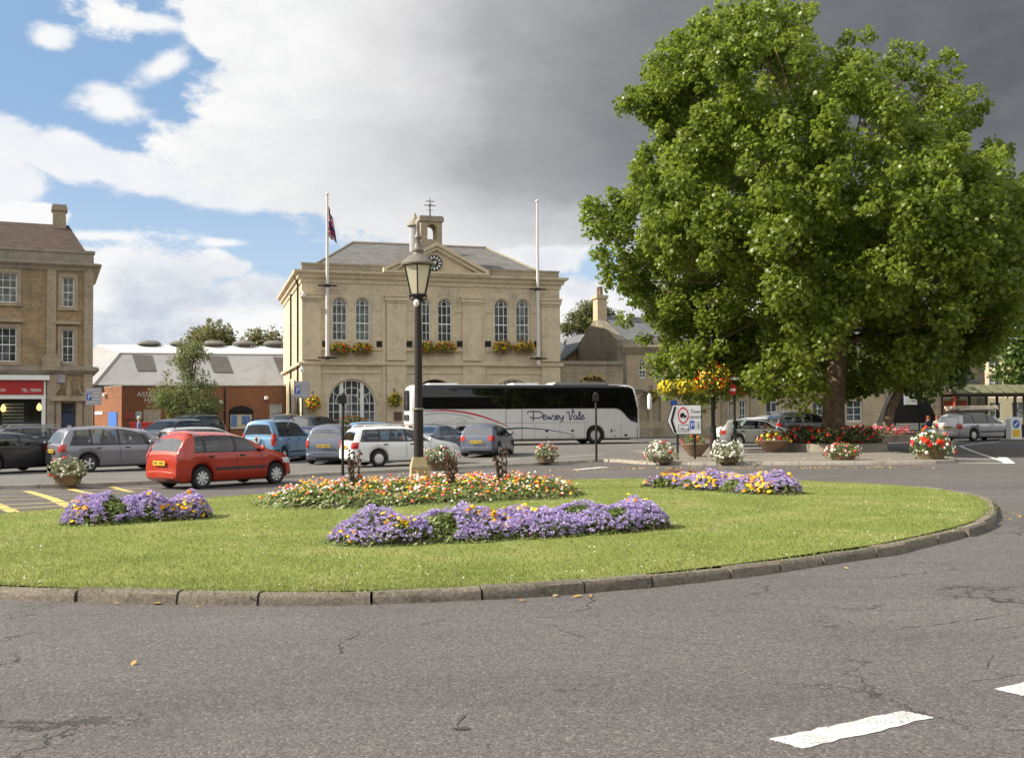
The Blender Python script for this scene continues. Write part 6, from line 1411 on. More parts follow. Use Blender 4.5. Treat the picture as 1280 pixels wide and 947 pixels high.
for _ in range(330):
    z = random.uniform(4, 19.6); th_ = random.uniform(-PI, PI); rl, rr = crown_r(z, -1), crown_r(z, 1); hw = (rl+rr)/2; mid = (rr-rl)/2; f = random.uniform(.97, 1.07)
    if z < 7.6 and math.sin(th_) < 0: continue
    q = (tcx+mid+hw*f*math.cos(th_), tb.y+min(hw, 9)*f*math.sin(th_), z)
    if fits(*q, -.35): cl.append((q, random.uniform(.25, .45)))
TW = []
# twigs that poke out of the outline
for px, py in ((900,4),(925,12),(948,2),(975,10),(1005,8),(872,24),(880,40),(1065,42),(1090,40),(1125,55),(1150,62),(1190,66),(1200,84),(1225,112),(1238,130),(830,66),(808,86),(822,100),(782,122),(776,128),(800,140),(812,72),(760,240),(738,252),(728,268),(735,285),(748,318),(755,340),(742,312),(800,205),(798,222),(1245,180),(1260,190),(775,395),(800,420),(822,445),(845,468),(790,372),(1160,478),(1185,452),(868,480),(900,470),(840,440)):
    p = at(px, py, TD+random.uniform(-1.5,1.5)); c_ = Vector((p.x+(0.2 if px < 1000 else -.2), p.y, p.z-.15)); cl.append((tuple(c_), random.uniform(.38,.62))); TW.append(c_)
    hub = Vector((tcx, tb.y, 10.5 if c_.z > 10 else 7)); q = c_.lerp(hub, .13); cl.append(((q.x, q.y, q.z), random.uniform(.4,.6)))
# light inner foliage seen below on the left: hanging branch
for px, py in ((835,470),(850,455),(870,470),(860,490),(890,440),(905,455),(840,485),(925,430),(960,450),(1000,470),(990,440),(1090,470),(1120,450),(1150,440),(1165,465),(820,455),(880,500)):
    p = at(px, py, TD+random.uniform(-.5,2) if px < 940 else TD+random.uniform(-3,1)); cl.append(((p.x, p.y, p.z), random.uniform(.6,.85)))
L3 = lambda a: Vector(a)
tp = [L3((0,0,-.2)), L3((.05,0,.15)), L3((.07,0,.8)), L3((.10,.0,2.0)), L3((.30,.05,3.4)), L3((.42,.1,5.0)), L3((.35,.1,8)), L3((.2,.2,12)), L3((0,.2,16))]
limbs = []
for (c, r) in random.sample(cl[:620], 80):
    e = Vector(c)-tb; h = min(14, max(4.6, e.z*.8-random.uniform(.3,2.2)))
    if e.z < 4.5: continue
    s = Vector((interp(h, [(0,0),(3.4,.3),(5,.42),(8,.35),(16,0)]), .1, h)); mid = s.lerp(e, .5)+Vector((0,0,random.uniform(.1,.9))); r0 = interp(h, [(3,.11),(13,.05)])
    limbs.append(([s, s.lerp(mid,.5)+Vector((random.uniform(-.2,.2),random.uniform(-.2,.2),0)), mid, e], [r0, r0*.7, r0*.45, .025]))
for c_ in TW:
    e = c_-tb; hub = Vector((tcx-tb.x, 0, 10.5 if c_.z > 10 else 7)); limbs.append(([e.lerp(hub, .5), e.lerp(hub, .22)+Vector((0,0,-.15)), e], [.05,.03,.012]))
limb_tree(big, (tp, [.72,.58,.50,.47,.43,.37,.27,.17,.06]), limbs, M['bark'])
cl2 = [((c[0]-tb.x, c[1]-tb.y, c[2]-tb.z), r) for c, r in cl]
crown(big, cl2, 400, LOBED_V, LOBED_T, .195, M['leafbig'], flat=.9)
def simple_tree(name, label, px, Y, ground_y, trunk_h, trunk_r, ells, n, rr, per, leaf, size, mat, bark='barkd', lean=0, group=None, up=0, cat='tree', flat=.8, leafv=(OVAL_V, OVAL_T)):
    p = at(px, 520, Y); base = Vector((p.x, p.y, gz(p.x, p.y)+up)); t_ = thing(name, label, cat, base, 0, group); cl = []
    for (cx, cy, rx, ry) in ells:      # crown masses measured on the photo at depth Y
        c = at(cx, cy, Y); rxm, rzm = rx*Y/F, ry*Y/F
        for _ in range(n):
            v = Vector((random.gauss(0,1), random.gauss(0,1), random.gauss(0,1))).normalized()*(random.random()**.4); cl.append(((c.x+v.x*rxm*.85-base.x, c.y+v.y*rxm*.8-base.y, c.z+v.z*rzm*.85-base.z), random.uniform(*rr)))
    top = max(c[0][2] for c in cl); k = min(top*.85, 1e9)
    tp = [(0,0,-.3),(lean*.02,0,.3),(lean*.3,0,trunk_h*.5),(lean,0,trunk_h),(lean*1.2,0,lerp(trunk_h,k,.5)),(lean*1.1,0,k)]
    lb = []
    for c, r in random.sample(cl, min(14, len(cl))):
        s = Vector((lean*1.1, 0, lerp(trunk_h*.8, k*.7, random.random()))); lb.append(([s, s.lerp(Vector(c),.5)+Vector((0,0,.25)), Vector(c)], [trunk_r*.42, trunk_r*.25, .02]))
    limb_tree(t_, ([Vector(q) for q in tp], [trunk_r*1.4,trunk_r*1.05,trunk_r*.95,trunk_r*.85,trunk_r*.5,trunk_r*.12]), lb, M[bark])
    crown(t_, cl, per, *leafv, size, M[mat], flat=flat); return t_
random.seed(5)
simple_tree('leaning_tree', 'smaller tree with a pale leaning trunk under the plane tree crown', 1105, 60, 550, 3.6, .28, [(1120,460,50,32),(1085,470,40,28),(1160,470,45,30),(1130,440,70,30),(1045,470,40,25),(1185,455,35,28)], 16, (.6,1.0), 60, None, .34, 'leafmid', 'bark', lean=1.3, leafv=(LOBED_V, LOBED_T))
simple_tree('street_tree', 'bright green tree at the right edge beyond the bus shelter', 1282, 84, 545, 3.5, .25, [(1275,440,32,32),(1268,470,26,22),(1300,430,40,45),(1285,400,36,30)], 26, (.7,1.1), 36, None, .5, 'leafmid')
simple_tree('young_tree', 'small feathery tree in front of the brick assembly hall', 238, 61, 545, 1.6, .11, [(238,500,44,30),(232,470,40,32),(237,442,24,22),(250,515,32,18),(212,495,26,26)], 24, (.32,.6), 420, None, .15, 'leafbirch')
simple_tree('background_tree', 'broad dark tree behind the left half of the assembly hall roof', 264, 112, 530, 4, .4, [(262,418,30,14),(250,424,26,12),(282,425,22,12)], 16, (.9,1.5), 30, None, .5, 'leafdark', group='trees behind the assembly hall')
simple_tree('background_tree', 'darker ragged tree behind the assembly hall roof, close to the town hall', 326, 116, 530, 4, .4, [(320,425,18,11),(340,424,20,10)], 14, (.9,1.4), 28, None, .5, 'leafdark', group='trees behind the assembly hall')
simple_tree('pine_tree', 'layered dark pine behind the stone gabled hall', 732, 118, 530, 8, .4, [(740,384,22,9),(728,396,24,8),(742,405,26,8),(715,408,20,7),(736,414,36,9),(750,390,16,12)], 12, (.8,1.5), 75, None, .32, 'needle', flat=.45)
for i, (px, py, rx, ry, lab) in enumerate(((1085,505,60,20,'dim tree between the terrace and the plane tree trunk'),)):
    pass
# ------------------------------------------------------------------ flower beds on the lawn
def bed(label, blobs, hgt, leaf_n, leaf_s, blooms, name='flower_bed', rough=.5, leafm='bedgreen'):
    """blobs: (x, y, rx, ry, turn) pads that overlap to one bed"""
    cx, cy = np.mean([b[0] for b in blobs]), np.mean([b[1] for b in blobs]); t_ = thing(name, label, 'flower bed', (cx, cy, lawn_z(cx, cy)), 0, 'flower beds on the roundabout')
    A = np.array([b[2]*b[3] for b in blobs]); A = A/A.sum()
    def pts(n, edge=1.0):
        k = RNG.choice(len(blobs), n, p=A); r = np.sqrt(RNG.random(n))*edge; a = RNG.random(n)*2*PI; X = np.empty(n); Y = np.empty(n)
        for i, b in enumerate(blobs):
            q = k == i; u, v = b[2]*r[q]*np.cos(a[q]), b[3]*r[q]*np.sin(a[q]); c, s = math.cos(R(b[4])), math.sin(R(b[4])); X[q] = b[0]+u*c-v*s; Y[q] = b[1]+u*s+v*c
        return X-cx, Y-cy
    def height(X, Y):
        h = np.zeros(len(X))
        for b in blobs:
            c, s = math.cos(R(b[4])), math.sin(R(b[4])); dx, dy = X+cx-b[0], Y+cy-b[1]; u, v = (dx*c+dy*s)/b[2], (-dx*s+dy*c)/b[3]; d = np.clip(1-(u*u+v*v), 0, 1); h = np.maximum(h, d**.55)
        bump = np.array([mn.noise(Vector((x*2.2+cx, y*2.2, cy)))+.5*mn.noise(Vector((x*5, y*5+cx, cy))) for x, y in zip(X, Y)])
        return hgt*h*(1+rough*bump)
    m = MB()
    for b in blobs:
        n = 20; c, s = math.cos(R(b[4])), math.sin(R(b[4])); ring = lambda k, z: [(b[0]-cx+b[2]*k*math.cos(2*PI*i/n)*c-b[3]*k*math.sin(2*PI*i/n)*s, b[1]-cy+b[2]*k*math.cos(2*PI*i/n)*s+b[3]*k*math.sin(2*PI*i/n)*c, z) for i in range(n+1)]
        m.grid([ring(1.0,-.02), ring(.93,.06), ring(.6,hgt*.45), ring(.05,hgt*.6)])
    m.build('soil', M['soil'], t_, 60)
    X, Y = pts(leaf_n, 1.08); H_ = height(X, Y); Z = H_*RNG.random(len(X))**.35*1.0; N = np.column_stack([X*.25+RNG.normal(0,.6,len(X)), Y*.1-.15+RNG.normal(0,.6,len(X)), np.ones(len(X))*.8])
    scatter('foliage', OVAL_V, OVAL_T, np.column_stack([X, Y, Z]), N, leaf_s*RNG.uniform(.6,1.3,len(X)), M[leafm], t_)['kind'] = 'stuff'
    for nm, mt, n, sz, puff, patch, lift in blooms:
        X, Y = pts(n, 1.0); q = np.array([mn.noise(Vector((x*1.6+len(nm)*3.1, y*1.6, cx+len(nm)))) for x, y in zip(X, Y)]); keep = q > patch; X, Y = X[keep], Y[keep]
        Z = height(X, Y)*RNG.uniform(.88,1.05,len(X))+lift*RNG.random(len(X)); N = np.column_stack([RNG.normal(0,.4,len(X)), RNG.normal(-.25,.4,len(X)), np.ones(len(X))])
        scatter(nm, PUFF_V if puff else DOME_V, PUFF_T if puff else DOME_T, np.column_stack([X, Y, Z]), N, sz*RNG.uniform(.55,1.35,len(X)), M[mt], t_)['kind'] = 'stuff'
    return t_
random.seed(9)
bed('purple bedding patch with few orange blooms, nearest the red hatchback', [(-6.15,15.75,.62,.5,10),(-5.6,16.1,.5,.5,0),(-5.12,16.3,.4,.45,20)], .35, 4600, .09, [('purple_flowers','purple',3600,.027,True,-.3,.04),('orange_flowers','marigold',340,.038,False,.02,.04),('yellow_flowers','yellow',110,.036,False,.12,.05)])
bed('large mixed bed of red, white and orange flowers round the foot of the lamp post', [(-2.9,19.1,1.7,1.5,10),(-1.3,20.5,1.75,2.2,0),(.05,20.5,1.3,1.5,0),(-3.55,19.0,.85,1.1,0)], .30, 19000, .10, [('mixed_flowers','mixedp',620,.034,False,-.2,.12),('pale_flowers','mixedp',620,.022,False,-.3,.13),('white_flowers','whitefl',280,.030,False,-.05,.13),('yellow_flowers','yellow',190,.028,False,.08,.10)], rough=.6, leafm='bedlight')
bed('long purple bed with scattered yellow blooms in the foreground centre of the lawn', [(-1.55,13.2,.78,.62,14),(-.7,13.5,.8,.68,10),(.2,13.9,.8,.72,10),(1.05,14.25,.75,.66,12),(1.7,14.5,.48,.5,10)], .29, 11000, .08, [('purple_flowers','purple',6800,.024,True,-.2,.05),('orange_flowers','marigold',520,.034,False,.10,.05),('yellow_flowers','yellow',240,.038,False,.20,.09)])
bed('purple and orange bed at the right of the lawn, before the town centre sign', [(3.55,22.7,.7,.7,-20),(4.25,21.9,.8,.7,-25),(4.9,21.0,.75,.7,-30),(5.2,20.6,.5,.5,0)], .30, 5600, .10, [('purple_flowers','purple',3000,.031,True,-.22,.04),('orange_flowers','marigold',900,.042,False,-.02,.06),('yellow_flowers','yellow',260,.046,False,.12,.06)])
# dark spiky plants standing in the mixed bed
labs = ['dark bronze spiky plant left of the lamp post, before the white estate', 'dark bronze spiky plant just right of the lamp post base', 'dark bronze spiky plant below the blue-grey hatchback']
for i, (px, ytop, Y) in enumerate(((443,560,19.3),(563,562,19.6),(627,556,20.4))):
    p = at(px, 600, Y); base = Vector((p.x, p.y, lawn_z(p.x, p.y))); ht = at(px, ytop, Y).z-base.z; t_ = thing('bronze_plant', labs[i], 'plant', base, 0, 'bronze spiky plants in the mixed bed'); m = MB(); P = []; N = []
    for k in range(5):
        a = random.uniform(0, 2*PI); tip = Vector((math.cos(a)*random.uniform(.05,.2), math.sin(a)*.1, ht*random.uniform(.75,1.0))); b0 = Vector((random.uniform(-.05,.05), random.uniform(-.05,.05), 0)); m.tube([b0, b0.lerp(tip,.5)+Vector((tip.x*.2,0,0)), tip], [.016,.013,.006], 5)
        for j in range(30):
            s = .25+.75*random.random(); q = b0.lerp(tip, s); P.append(q+Vector((random.gauss(0,.022),random.gauss(0,.022),0))); N.append((random.gauss(0,1),random.gauss(0,1)-.3,random.gauss(.2,.4)))
    m.build('stem', M['barkd'], t_); scatter('leaves', OVAL_V, OVAL_T, [tuple(q) for q in P], N, RNG.uniform(.05,.12,len(P)), M['bronze'], t_)['kind'] = 'stuff'
# ------------------------------------------------------------------ tubs and bowls of flowers
def tub(label, px, ybase, up, r, h, bush, kinds, mat='woodtub', bowl=False, n=520, Y=None, grp='flower tubs along the kerb', leaf=None, ls=.11):
    p = gpt(px, ybase, up); t_ = thing('flower_tub', label, 'planter', (p.x, p.y+r*.5, gz(p.x, p.y+r*.5)+up), random.uniform(-.3,.3), grp)
    m = MB()
    if bowl: m.lathe([(r*.35,0),(r*.42,h*.1),(r*.9,h*.8),(r*1.0,h),(r*.95,h+.03),(r*.85,h-.05)], 20)
    else: m.lathe([(r*.78,0),(r*.85,h*.3),(r,h*.97),(r*1.03,h),(r*.88,h),(r*.85,h-.08)], 12)
    m.build('tub', M[mat], t_, 40)
    clump(t_, (0,0,h+bush[2]*.32), bush, leaf or M['bedgreen'], n, ls, [(k+'_flowers', M[c_], q, sz, False) for k, c_, q, sz in kinds], -.75); return t_
random.seed(13)
WG = foliage('silver_green_trailers', (.10,.12,.05), (.24,.26,.13), .3, .5, (.42,.43,.28))
tub('rounded tub of white trailers and red geraniums before the silver-grey people carrier', 81, 606, .1, .38, .26, (.52,.42,.36), [('white','whitefl',80,.034),('red','redp',20,.06)], leaf=WG)
tub('white and pink flower trough between the lamp post and the white estate', 546, 588, .1, .45, .3, (.62,.42,.36), [('white','whitefl',80,.04),('pink','pinkp',24,.05)], leaf=WG)
tub('round tub topped by red geraniums standing alone before the coach', 683, 578, .1, .36, .26, (.46,.42,.36), [('white','whitefl',60,.04),('red','redp',26,.065)], leaf=WG)
tub('white trailing tub with red geraniums left of the town centre sign', 828, 578, .1, .40, .2, (.54,.45,.42), [('white','whitefl',130,.045),('red','redp',18,.07)], leaf=WG)
tub('bushy tub of white flowers right of the town centre sign', 911, 578, .1, .42, .2, (.60,.5,.44), [('white','whitefl',150,.05)], leaf=WG)
tub('low tub of salmon and white flowers under the plane tree', 1056, 575, .1, .45, .18, (.64,.45,.32), [('white','whitefl',80,.042),('salmon','pinkp',60,.042),('red','redp',30,.042)])
tub('wide red and cream flower tub at the right end of the paved island', 1168, 574, .1, .5, .28, (.72,.55,.58), [('cream','whitefl',90,.055),('red','redp',44,.085)], n=800)
tub('large brown bowl with sparse plants behind the town centre sign posts', 871, 571, .1, .58, .5, (.52,.5,.28), [('red','redp',22,.06)], 'terracotta', True, 420)
tub('brown bowl of red and yellow flowers before the pewter hatchback', 970, 565.5, .1, .78, .5, (.72,.6,.32), [('red','redp',50,.085),('yellow','yellow',26,.08),('white','whitefl',20,.07)], 'terracotta', True, 330)
# planted ring round the plane tree and the pink planter beyond
p = Vector((tb.x, tb.y, tb.z)); pl = thing('tree_planter', 'stone ring of dark leaves and red flowers round the plane tree trunk', 'planter', p)
m = MB(); m.lathe([(2.3,-.1),(2.3,.32),(2.05,.34),(2.0,.2)], 26); m.build('stone_ring', M['parapet'], pl, 40)
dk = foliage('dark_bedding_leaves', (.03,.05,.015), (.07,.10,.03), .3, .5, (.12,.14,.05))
for a in range(9):
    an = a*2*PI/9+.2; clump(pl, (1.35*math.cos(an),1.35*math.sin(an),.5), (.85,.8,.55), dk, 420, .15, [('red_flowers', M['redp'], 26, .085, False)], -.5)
p = at(1086, 545, 57); pk = thing('pink_planter', 'long raised planter of bright pink flowers behind the plane tree', 'planter', (p.x, p.y, gz(p.x,p.y)), R(6))
m = MB(); m.box(-2.2,2.2,-.6,.6,-.1,.42); m.build('box', M['parapet'], pk); clump(pl.__class__ and pk, (0,0,.55), (2.3,.65,.42), M['bedgreen'], 900, .15, [('pink_flowers', M['pinkp'], 420, .075, False)], -.2)
# ------------------------------------------------------------------ street furniture
# cast-iron lamp post on the roundabout
p = at(523.5, 600, 22.0); base = Vector((p.x, p.y, lawn_z(p.x, p.y)-.02)); lp = thing('street_lamp', 'old iron lamp post with tapered lantern on a stone block in the mixed bed', 'street lamp', base, R(12))
zz = lambda py: at(522, py, 22).z-base.z
m = MB(); b0 = .30; zt = zz(583)
m.add([(sx*.175,sy*.175,-.1) for sx, sy in ((-1,-1),(1,-1),(1,1),(-1,1))]+[(sx*.175,sy*.175,zt) for sx, sy in ((-1,-1),(1,-1),(1,1),(-1,1))]+[(sx*.12,sy*.12,zz(571)) for sx, sy in ((-1,-1),(1,-1),(1,1),(-1,1))],[(0,1,5,4),(1,2,6,5),(2,3,7,6),(3,0,4,7),(4,5,9,8),(5,6,10,9),(6,7,11,10),(7,4,8,11),(8,9,10,11)])
m.build('stone_base', plain('lamp_base_stone', (.38,.31,.17), .9, .25, 4, bump=.4, bscale=30, dirt=((.2,.17,.11), 3)), lp)
m = MB(); zb, zk = zz(571), zz(511); m.lathe([(.105,zb),(.10,zk-.03),(.125,zk-.02),(.125,zk+.02),(.085,zk+.03),(.078,zz(400)),(.066,zz(378)),(.066,zz(372))], 14); col = m.build('column', M['blackm'], lp, 40)
m = MB(); m.lathe([(.126,zk-.015),(.13,zk),(.126,zk+.015)], 14); m.build('column_band', M['parapet'], col, 40)
zl0, zl1, zr1 = zz(368.5), zz(332), zz(320)
m = MB(); m.lathe([(.08,zz(378)),(.14,zz(375)),(.05,zl0)], 12); 
for k in range(20):
    a, b = 2*PI*k/20, 2*PI*(k+1)/20; m.tube([(.19*math.cos(a),.19*math.sin(a),zz(369.5)),(.19*math.cos(b),.19*math.sin(b),zz(369.5))], .014, 5, False)
for k in range(4): a = k*PI/2; m.tube([(.06*math.cos(a),.06*math.sin(a),zz(376)),(.16*math.cos(a),.16*math.sin(a),zz(374)),(.19*math.cos(a),.19*math.sin(a),zz(369.5)),(.13*math.cos(a),.13*math.sin(a),zl0)], .012, 5)
m.build('lantern_cradle', M['blackm'], lp, 40)
ns = 6; r0, r1 = .17, .315; hx = lambda r, k: (r*math.cos(2*PI*k/ns+.35), r*math.sin(2*PI*k/ns+.35))
m = MB()
for k in range(ns): (a, b), (c_, d) = hx(r0,k), hx(r0,k+1); (e, f), (g, h) = hx(r1,k+1), hx(r1,k); m.poly([(a,b,zl0),(c_,d,zl0),(e,f,zl1),(g,h,zl1)])
ln = m.build('lantern', M['lantern'], lp)
m = MB()
for k in range(ns): m.tube([(*hx(r0,k),zl0),(*hx(r1,k),zl1)], .016, 5); m.tube([(*hx(r1,k),zl1),(*hx(r1,k+1),zl1)], .02, 5); m.tube([(*hx(r0,k),zl0),(*hx(r0,k+1),zl0)], .016, 5)
m.build('lantern_frame', M['blackm'], ln)
m = MB(); m.lathe([(.36,zl1+.0),(.37,zl1+.04),(.2,zr1-.01),(.11,zr1+.03),(.1,zr1+.08),(.125,zr1+.1),(.125,zz(312)),(.09,zz(310)),(.07,zz(306)),(.055,zz(300)),(.08,zz(297)),(.05,zz(293)),(.03,zz(285)),(.045,zz(282)),(.008,zz(276))], 12); m.build('lantern_cap', plain('weathered_iron_cap', (.16,.14,.11), .5, .25, 8), lp, 35)
m = MB(); m.lathe([(.02,zz(384)),(.06,zz(381)),(.06,zz(377)),(.02,zz(375))], 8, (-.05,-.12,0)); m.build('sensor', M['whitep'], lp, 40)
# black posts by the kerb
def post(label, px, ytop, ybase, up, r=.045, head=True):
    p = gpt(px, ybase, up); z = at(px, ytop, p.y).z-p.z; t_ = thing('black_post', label, 'post', p, 0, 'slim black posts on the kerb'); m = MB(); m.lathe([(r,-.05),(r,z*.35),(r*.85,z-.02),(r*.6,z)], 10); m.build('shaft', M['black'], t_, 40)
    if head:
        m = MB(); m.cbox((0,-.02,z-.08),(.22,.2,.26)); m.lathe([(.09,z+.05),(.07,z+.11),(.01,z+.13)], 8); m.build('head', M['black'], t_)
post('slim black post with a box head before the grey compact people carrier', 428.5, 496, 592, .1)
post('slim black post with a small head before the front wheel of the coach', 745.5, 494, 574.5, .1)
# black column with hanging baskets below the plane tree
p = gpt(892, 566, .1); hb = thing('basket_column', 'tall black column right of the town centre sign, rising into the plane tree', 'lamp column', p); k = p.y
zt = at(890, 392, k).z-p.z
m = MB(); m.lathe([(.15,-.05),(.15,.5),(.13,1.1),(.085,1.2),(.075,zt*.9),(.07,zt)], 12); c_ = m.build('column', M['black'], hb, 40)
m = MB(); zb = at(890, 462, k).z-p.z; m.tube([(-.08,0,zb+.5),(-1.35,-.2,zb+.35),(-1.4,-.2,zb+.1)], .03, 6); m.tube([(.0,0,zb+.75),(.42,-.3,zb+.85),(.45,-.3,zb+.5)], .03, 6); m.tube([(0,0,zb+.65),(-.4,-.3,zb+.75),(-.42,-.3,zb+.4)], .03, 6); m.build('basket_arm', M['black'], hb, 40)
m = MB(); m.cbox((0,-.1,zt*.50),(.16,.1,.3)); m.build('control_box', plain('yellow_tag', (.5,.36,.03), .5), hb)
m = MB(); m.lathe([(.08,zt),(.2,zt+.05),(.22,zt+.45),(.1,zt+.6),(.02,zt+.7)], 10); m.build('lantern_head', M['blackm'], hb, 40)
def col_basket(label, px, py, Y, r, kinds, nleaf):
    q = at(px, py, Y); t_ = thing('hanging_basket', label, 'hanging basket', q, 0, 'hanging baskets on the black column'); m = MB(); m.lathe([(.08,-.34),(.26,-.22),(.33,0),(.3,.02)], 14); m.build('basket', M['woodtub'], t_, 40)
    m = MB(); m.tube([(0,0,.0),(0,0,.75)], .012, 5); m.build('chain', M['black'], t_)
    clump(t_, (0,0,.0), r, YG, nleaf, .12, kinds, -.95)
kk = k
col_basket('large round basket of orange, red and yellow flowers on the black column', 893, 472, kk-.2, (.82,.7,.62), [('yellow_flowers', M['yellow'], 230, .05, False), ('orange_flowers', M['redp'], 80, .065, False)], 1500)
col_basket('spreading yellow basket hanging left of the black column', 848, 485, kk-.2, (.88,.6,.34), [('yellow_flowers', M['yellow'], 380, .05, False)], 1000)
# no-entry sign on a pole
p = gpt(919, 566, .1); ne = thing('no_entry_sign', 'red no entry sign on a black pole beside the black column', 'road sign', p, R(-62)); zc = at(919, 487, p.y).z-p.z
m = MB(); m.lathe([(.05,-.05),(.05,zc+.5)], 10); m.lathe([(.075,-.05),(.075,1.0),(.05,1.05)], 10); m.build('pole', M['black'], ne, 40)
m = MB(); m.lathe_y([(.23,0),(.23,.02)], 28, (0,-.09,zc)); f = m.build('sign_plate', M['signred'], ne, 40); m = MB(); m.box(-.16,.16,-.096,-.09,zc-.055,zc+.055); m.build('white_bar', M['whitep'], f)
m = MB(); m.box(-.22,.22,-.12,.1,zc+.42,zc+.52); m.build('sign_lamp', M['whitep'], ne)
# town centre direction sign
p = gpt(855, 574, .1); sg = thing('direction_sign', 'white arrow-ended town centre sign on two black legs among the flower tubs', 'road sign', p, R(3)); Yk = p.y
SX = lambda px: (px-855)*Yk/F; SZ = lambda py: at(855, py, Yk).z-p.z
for px in (847.5, 869.3):
    m = MB(); m.lathe([(.045,-.1),(.045,SZ(508))], 10, (SX(px),.05,0)); m.build('leg', M['blackm'], sg, 40)
out = [(834,526),(841,505.5),(878,505.5),(878,543),(842,543)]
def shrink(pts, d):
    c = (sum(a for a, b in pts)/len(pts), sum(b for a, b in pts)/len(pts)); return [(c[0]+(a-c[0])*d, c[1]+(b-c[1])*d) for a, b in pts]
m = MB(); m.prism([(SX(a),SZ(b)) for a, b in out], -.03, .0, 'y'); pan = m.build('sign_panel', M['black'], sg)
m = MB(); m.prism([(SX(a),SZ(b)) for a, b in shrink(out, .95)], -.035, -.028, 'y'); m.build('sign_face', plain('sign_white_face', (.78,.78,.78), .4, .03), pan)
m = MB(); m.prism([(SX(a),SZ(b)) for a, b in ((838.3,525.6),(843,508),(846,508),(841.3,525.6),(846.3,541),(843,541))], -.041, -.034, 'y'); m.build('chevron', M['black'], pan)
cx, cz = SX(854.5), SZ(519); m = MB(); m.grid([[(cx+q*math.cos(2*PI*i/32), -.042, cz+q*1.5*math.sin(2*PI*i/32)) for i in range(33)] for q in (.205,.165)]); m.build('red_ring', M['signred'], pan)
m = MB(); m.prism([(cx-.12,cz-.06),(cx-.12,cz+.03),(cx-.07,cz+.09),(cx+.03,cz+.09),(cx+.04,cz+.02),(cx+.11,cz+.0),(cx+.12,cz-.06)], -.043, -.036, 'y')
for q in (-.07,.07): m.lathe_y([(.03,0),(.03,.008)], 12, (cx+q,-.044,cz-.07))
m.build('vehicle_symbol', M['black'], pan)
for s, a, b in (('Town',863.3,516.2),('centre',862,522.7)): text_mesh(s, .19, M['black'], 'lettering', pan, (SX(a), -.038, SZ(b)), ext=.002, sx=.95)
text_mesh('150 yds', .14, M['black'], 'lettering', pan, (SX(850), -.038, SZ(537.6)), ext=.002, sx=.85)
m = MB()
for a, b, c_, d in ((848,530.5,861,531),(848,539,861,539.5),(848,530.5,848.5,539.5),(860.6,530.5,861,539.5)): m.box(SX(a),SX(c_),-.040,-.034,SZ(d),SZ(b))
m.build('distance_frame', M['black'], pan)
m = MB(); m.box(SX(862.8),SX(868.5),-.040,-.034,SZ(536),SZ(525.8)); bl = m.build('parking_panel', M['signblue'], pan); text_mesh('P', .26, M['whitep'], 'lettering', bl, (SX(863.7), -.043, SZ(534.3)), ext=.002)
m = MB(); m.box(SX(870),SX(875.8),-.040,-.034,SZ(536),SZ(525.8)); bl = m.build('information_panel', plain('sign_pale_grey', (.6,.6,.6), .5), pan); text_mesh('i', .28, M['black'], 'lettering', bl, (SX(872.2), -.043, SZ(534.6)), ext=.002)
# parking notices
def parking(label, px, ybase, y0, y1, x0, x1, Y):
    p = at(px, 540, Y); p.z = gz(p.x, p.y)+.1; t_ = thing('parking_sign', label, 'road sign', p, R(8), 'grey parking notices on poles'); zt, zb = at(px,y0,Y).z-p.z, at(px,y1,Y).z-p.z; w_ = (x1-x0)*Y/F
    m = MB(); m.lathe([(.04,-.05),(.04,zt)], 8); m.build('pole', M['black'], t_, 40); cxm = ((x0+x1)/2-px)*Y/F
    m = MB(); m.box(cxm-w_/2,cxm+w_/2,-.08,-.05,zb,zt); f = m.build('sign_plate', M['signgrey'], t_)
    m = MB(); h = zt-zb; m.box(cxm-w_*.42,cxm-w_*.12,-.085,-.079,zb+h*.28,zb+h*.68); q = m.build('parking_panel', M['signblue'], f); text_mesh('P', h*.42, M['whitep'], 'lettering', q, (cxm-w_*.36,-.088,zb+h*.34), ext=.002)
    m = MB()
    for i, (a, b) in enumerate(((-.4,.4),(-.02,.42),(-.02,.36),(-.02,.42),(-.4,.3))): z = zb+h*(.88-.18*i); m.box(cxm+w_*a,cxm+w_*b,-.084,-.079,z-h*.03,z+h*.03)
    m.build('notice_lines', M['curtain'], f)
parking('grey parking notice on a pole at the corner of the red shop building', 117, 560, 484.5, 506, 107.5, 126.5, 58)
parking('grey parking notice on a pole at the corner of the town hall', 378, 560, 476.5, 497.5, 367.5, 387.5, 62)
# keep-left bollard
p = gpt(1267.5, 548.5, .12); kb = thing('traffic_bollard', 'white keep left bollard with blue roundel and yellow panel', 'bollard', p, R(20)); h = at(1267, 521, p.y).z-p.z; w_ = .36
m = MB(); m.prism([(-w_,0),(w_,0),(w_,h-.1),(w_-.1,h),(-w_+.1,h),(-w_,h-.1)], -.16, .16, 'y'); b_ = m.build('shell', M['whitep'], kb)
m = MB(); m.lathe_y([(.22,0),(.22,.01)], 24, (0,-.172,h-.36)); rd = m.build('roundel', M['signblue'], b_)
m = MB(); c0 = (0, h-.36); m.prism([(-.13,c0[1]-.13),(.02,c0[1]-.13),(-.03,c0[1]-.08),(.13,c0[1]+.08),(.08,c0[1]+.13),(-.08,c0[1]-.03),(-.13,c0[1]+.02)], -.178, -.171, 'y'); m.build('arrow', M['whitep'], rd)
m = MB(); m.box(-.24,.24,-.172,-.16,.12,h-.66); m.build('yellow_panel', M['signyel'], b_); m = MB(); m.box(w_,w_+.012,-.12,.12,.12,h-.2); m.build('side_panel', M['signyel'], b_)
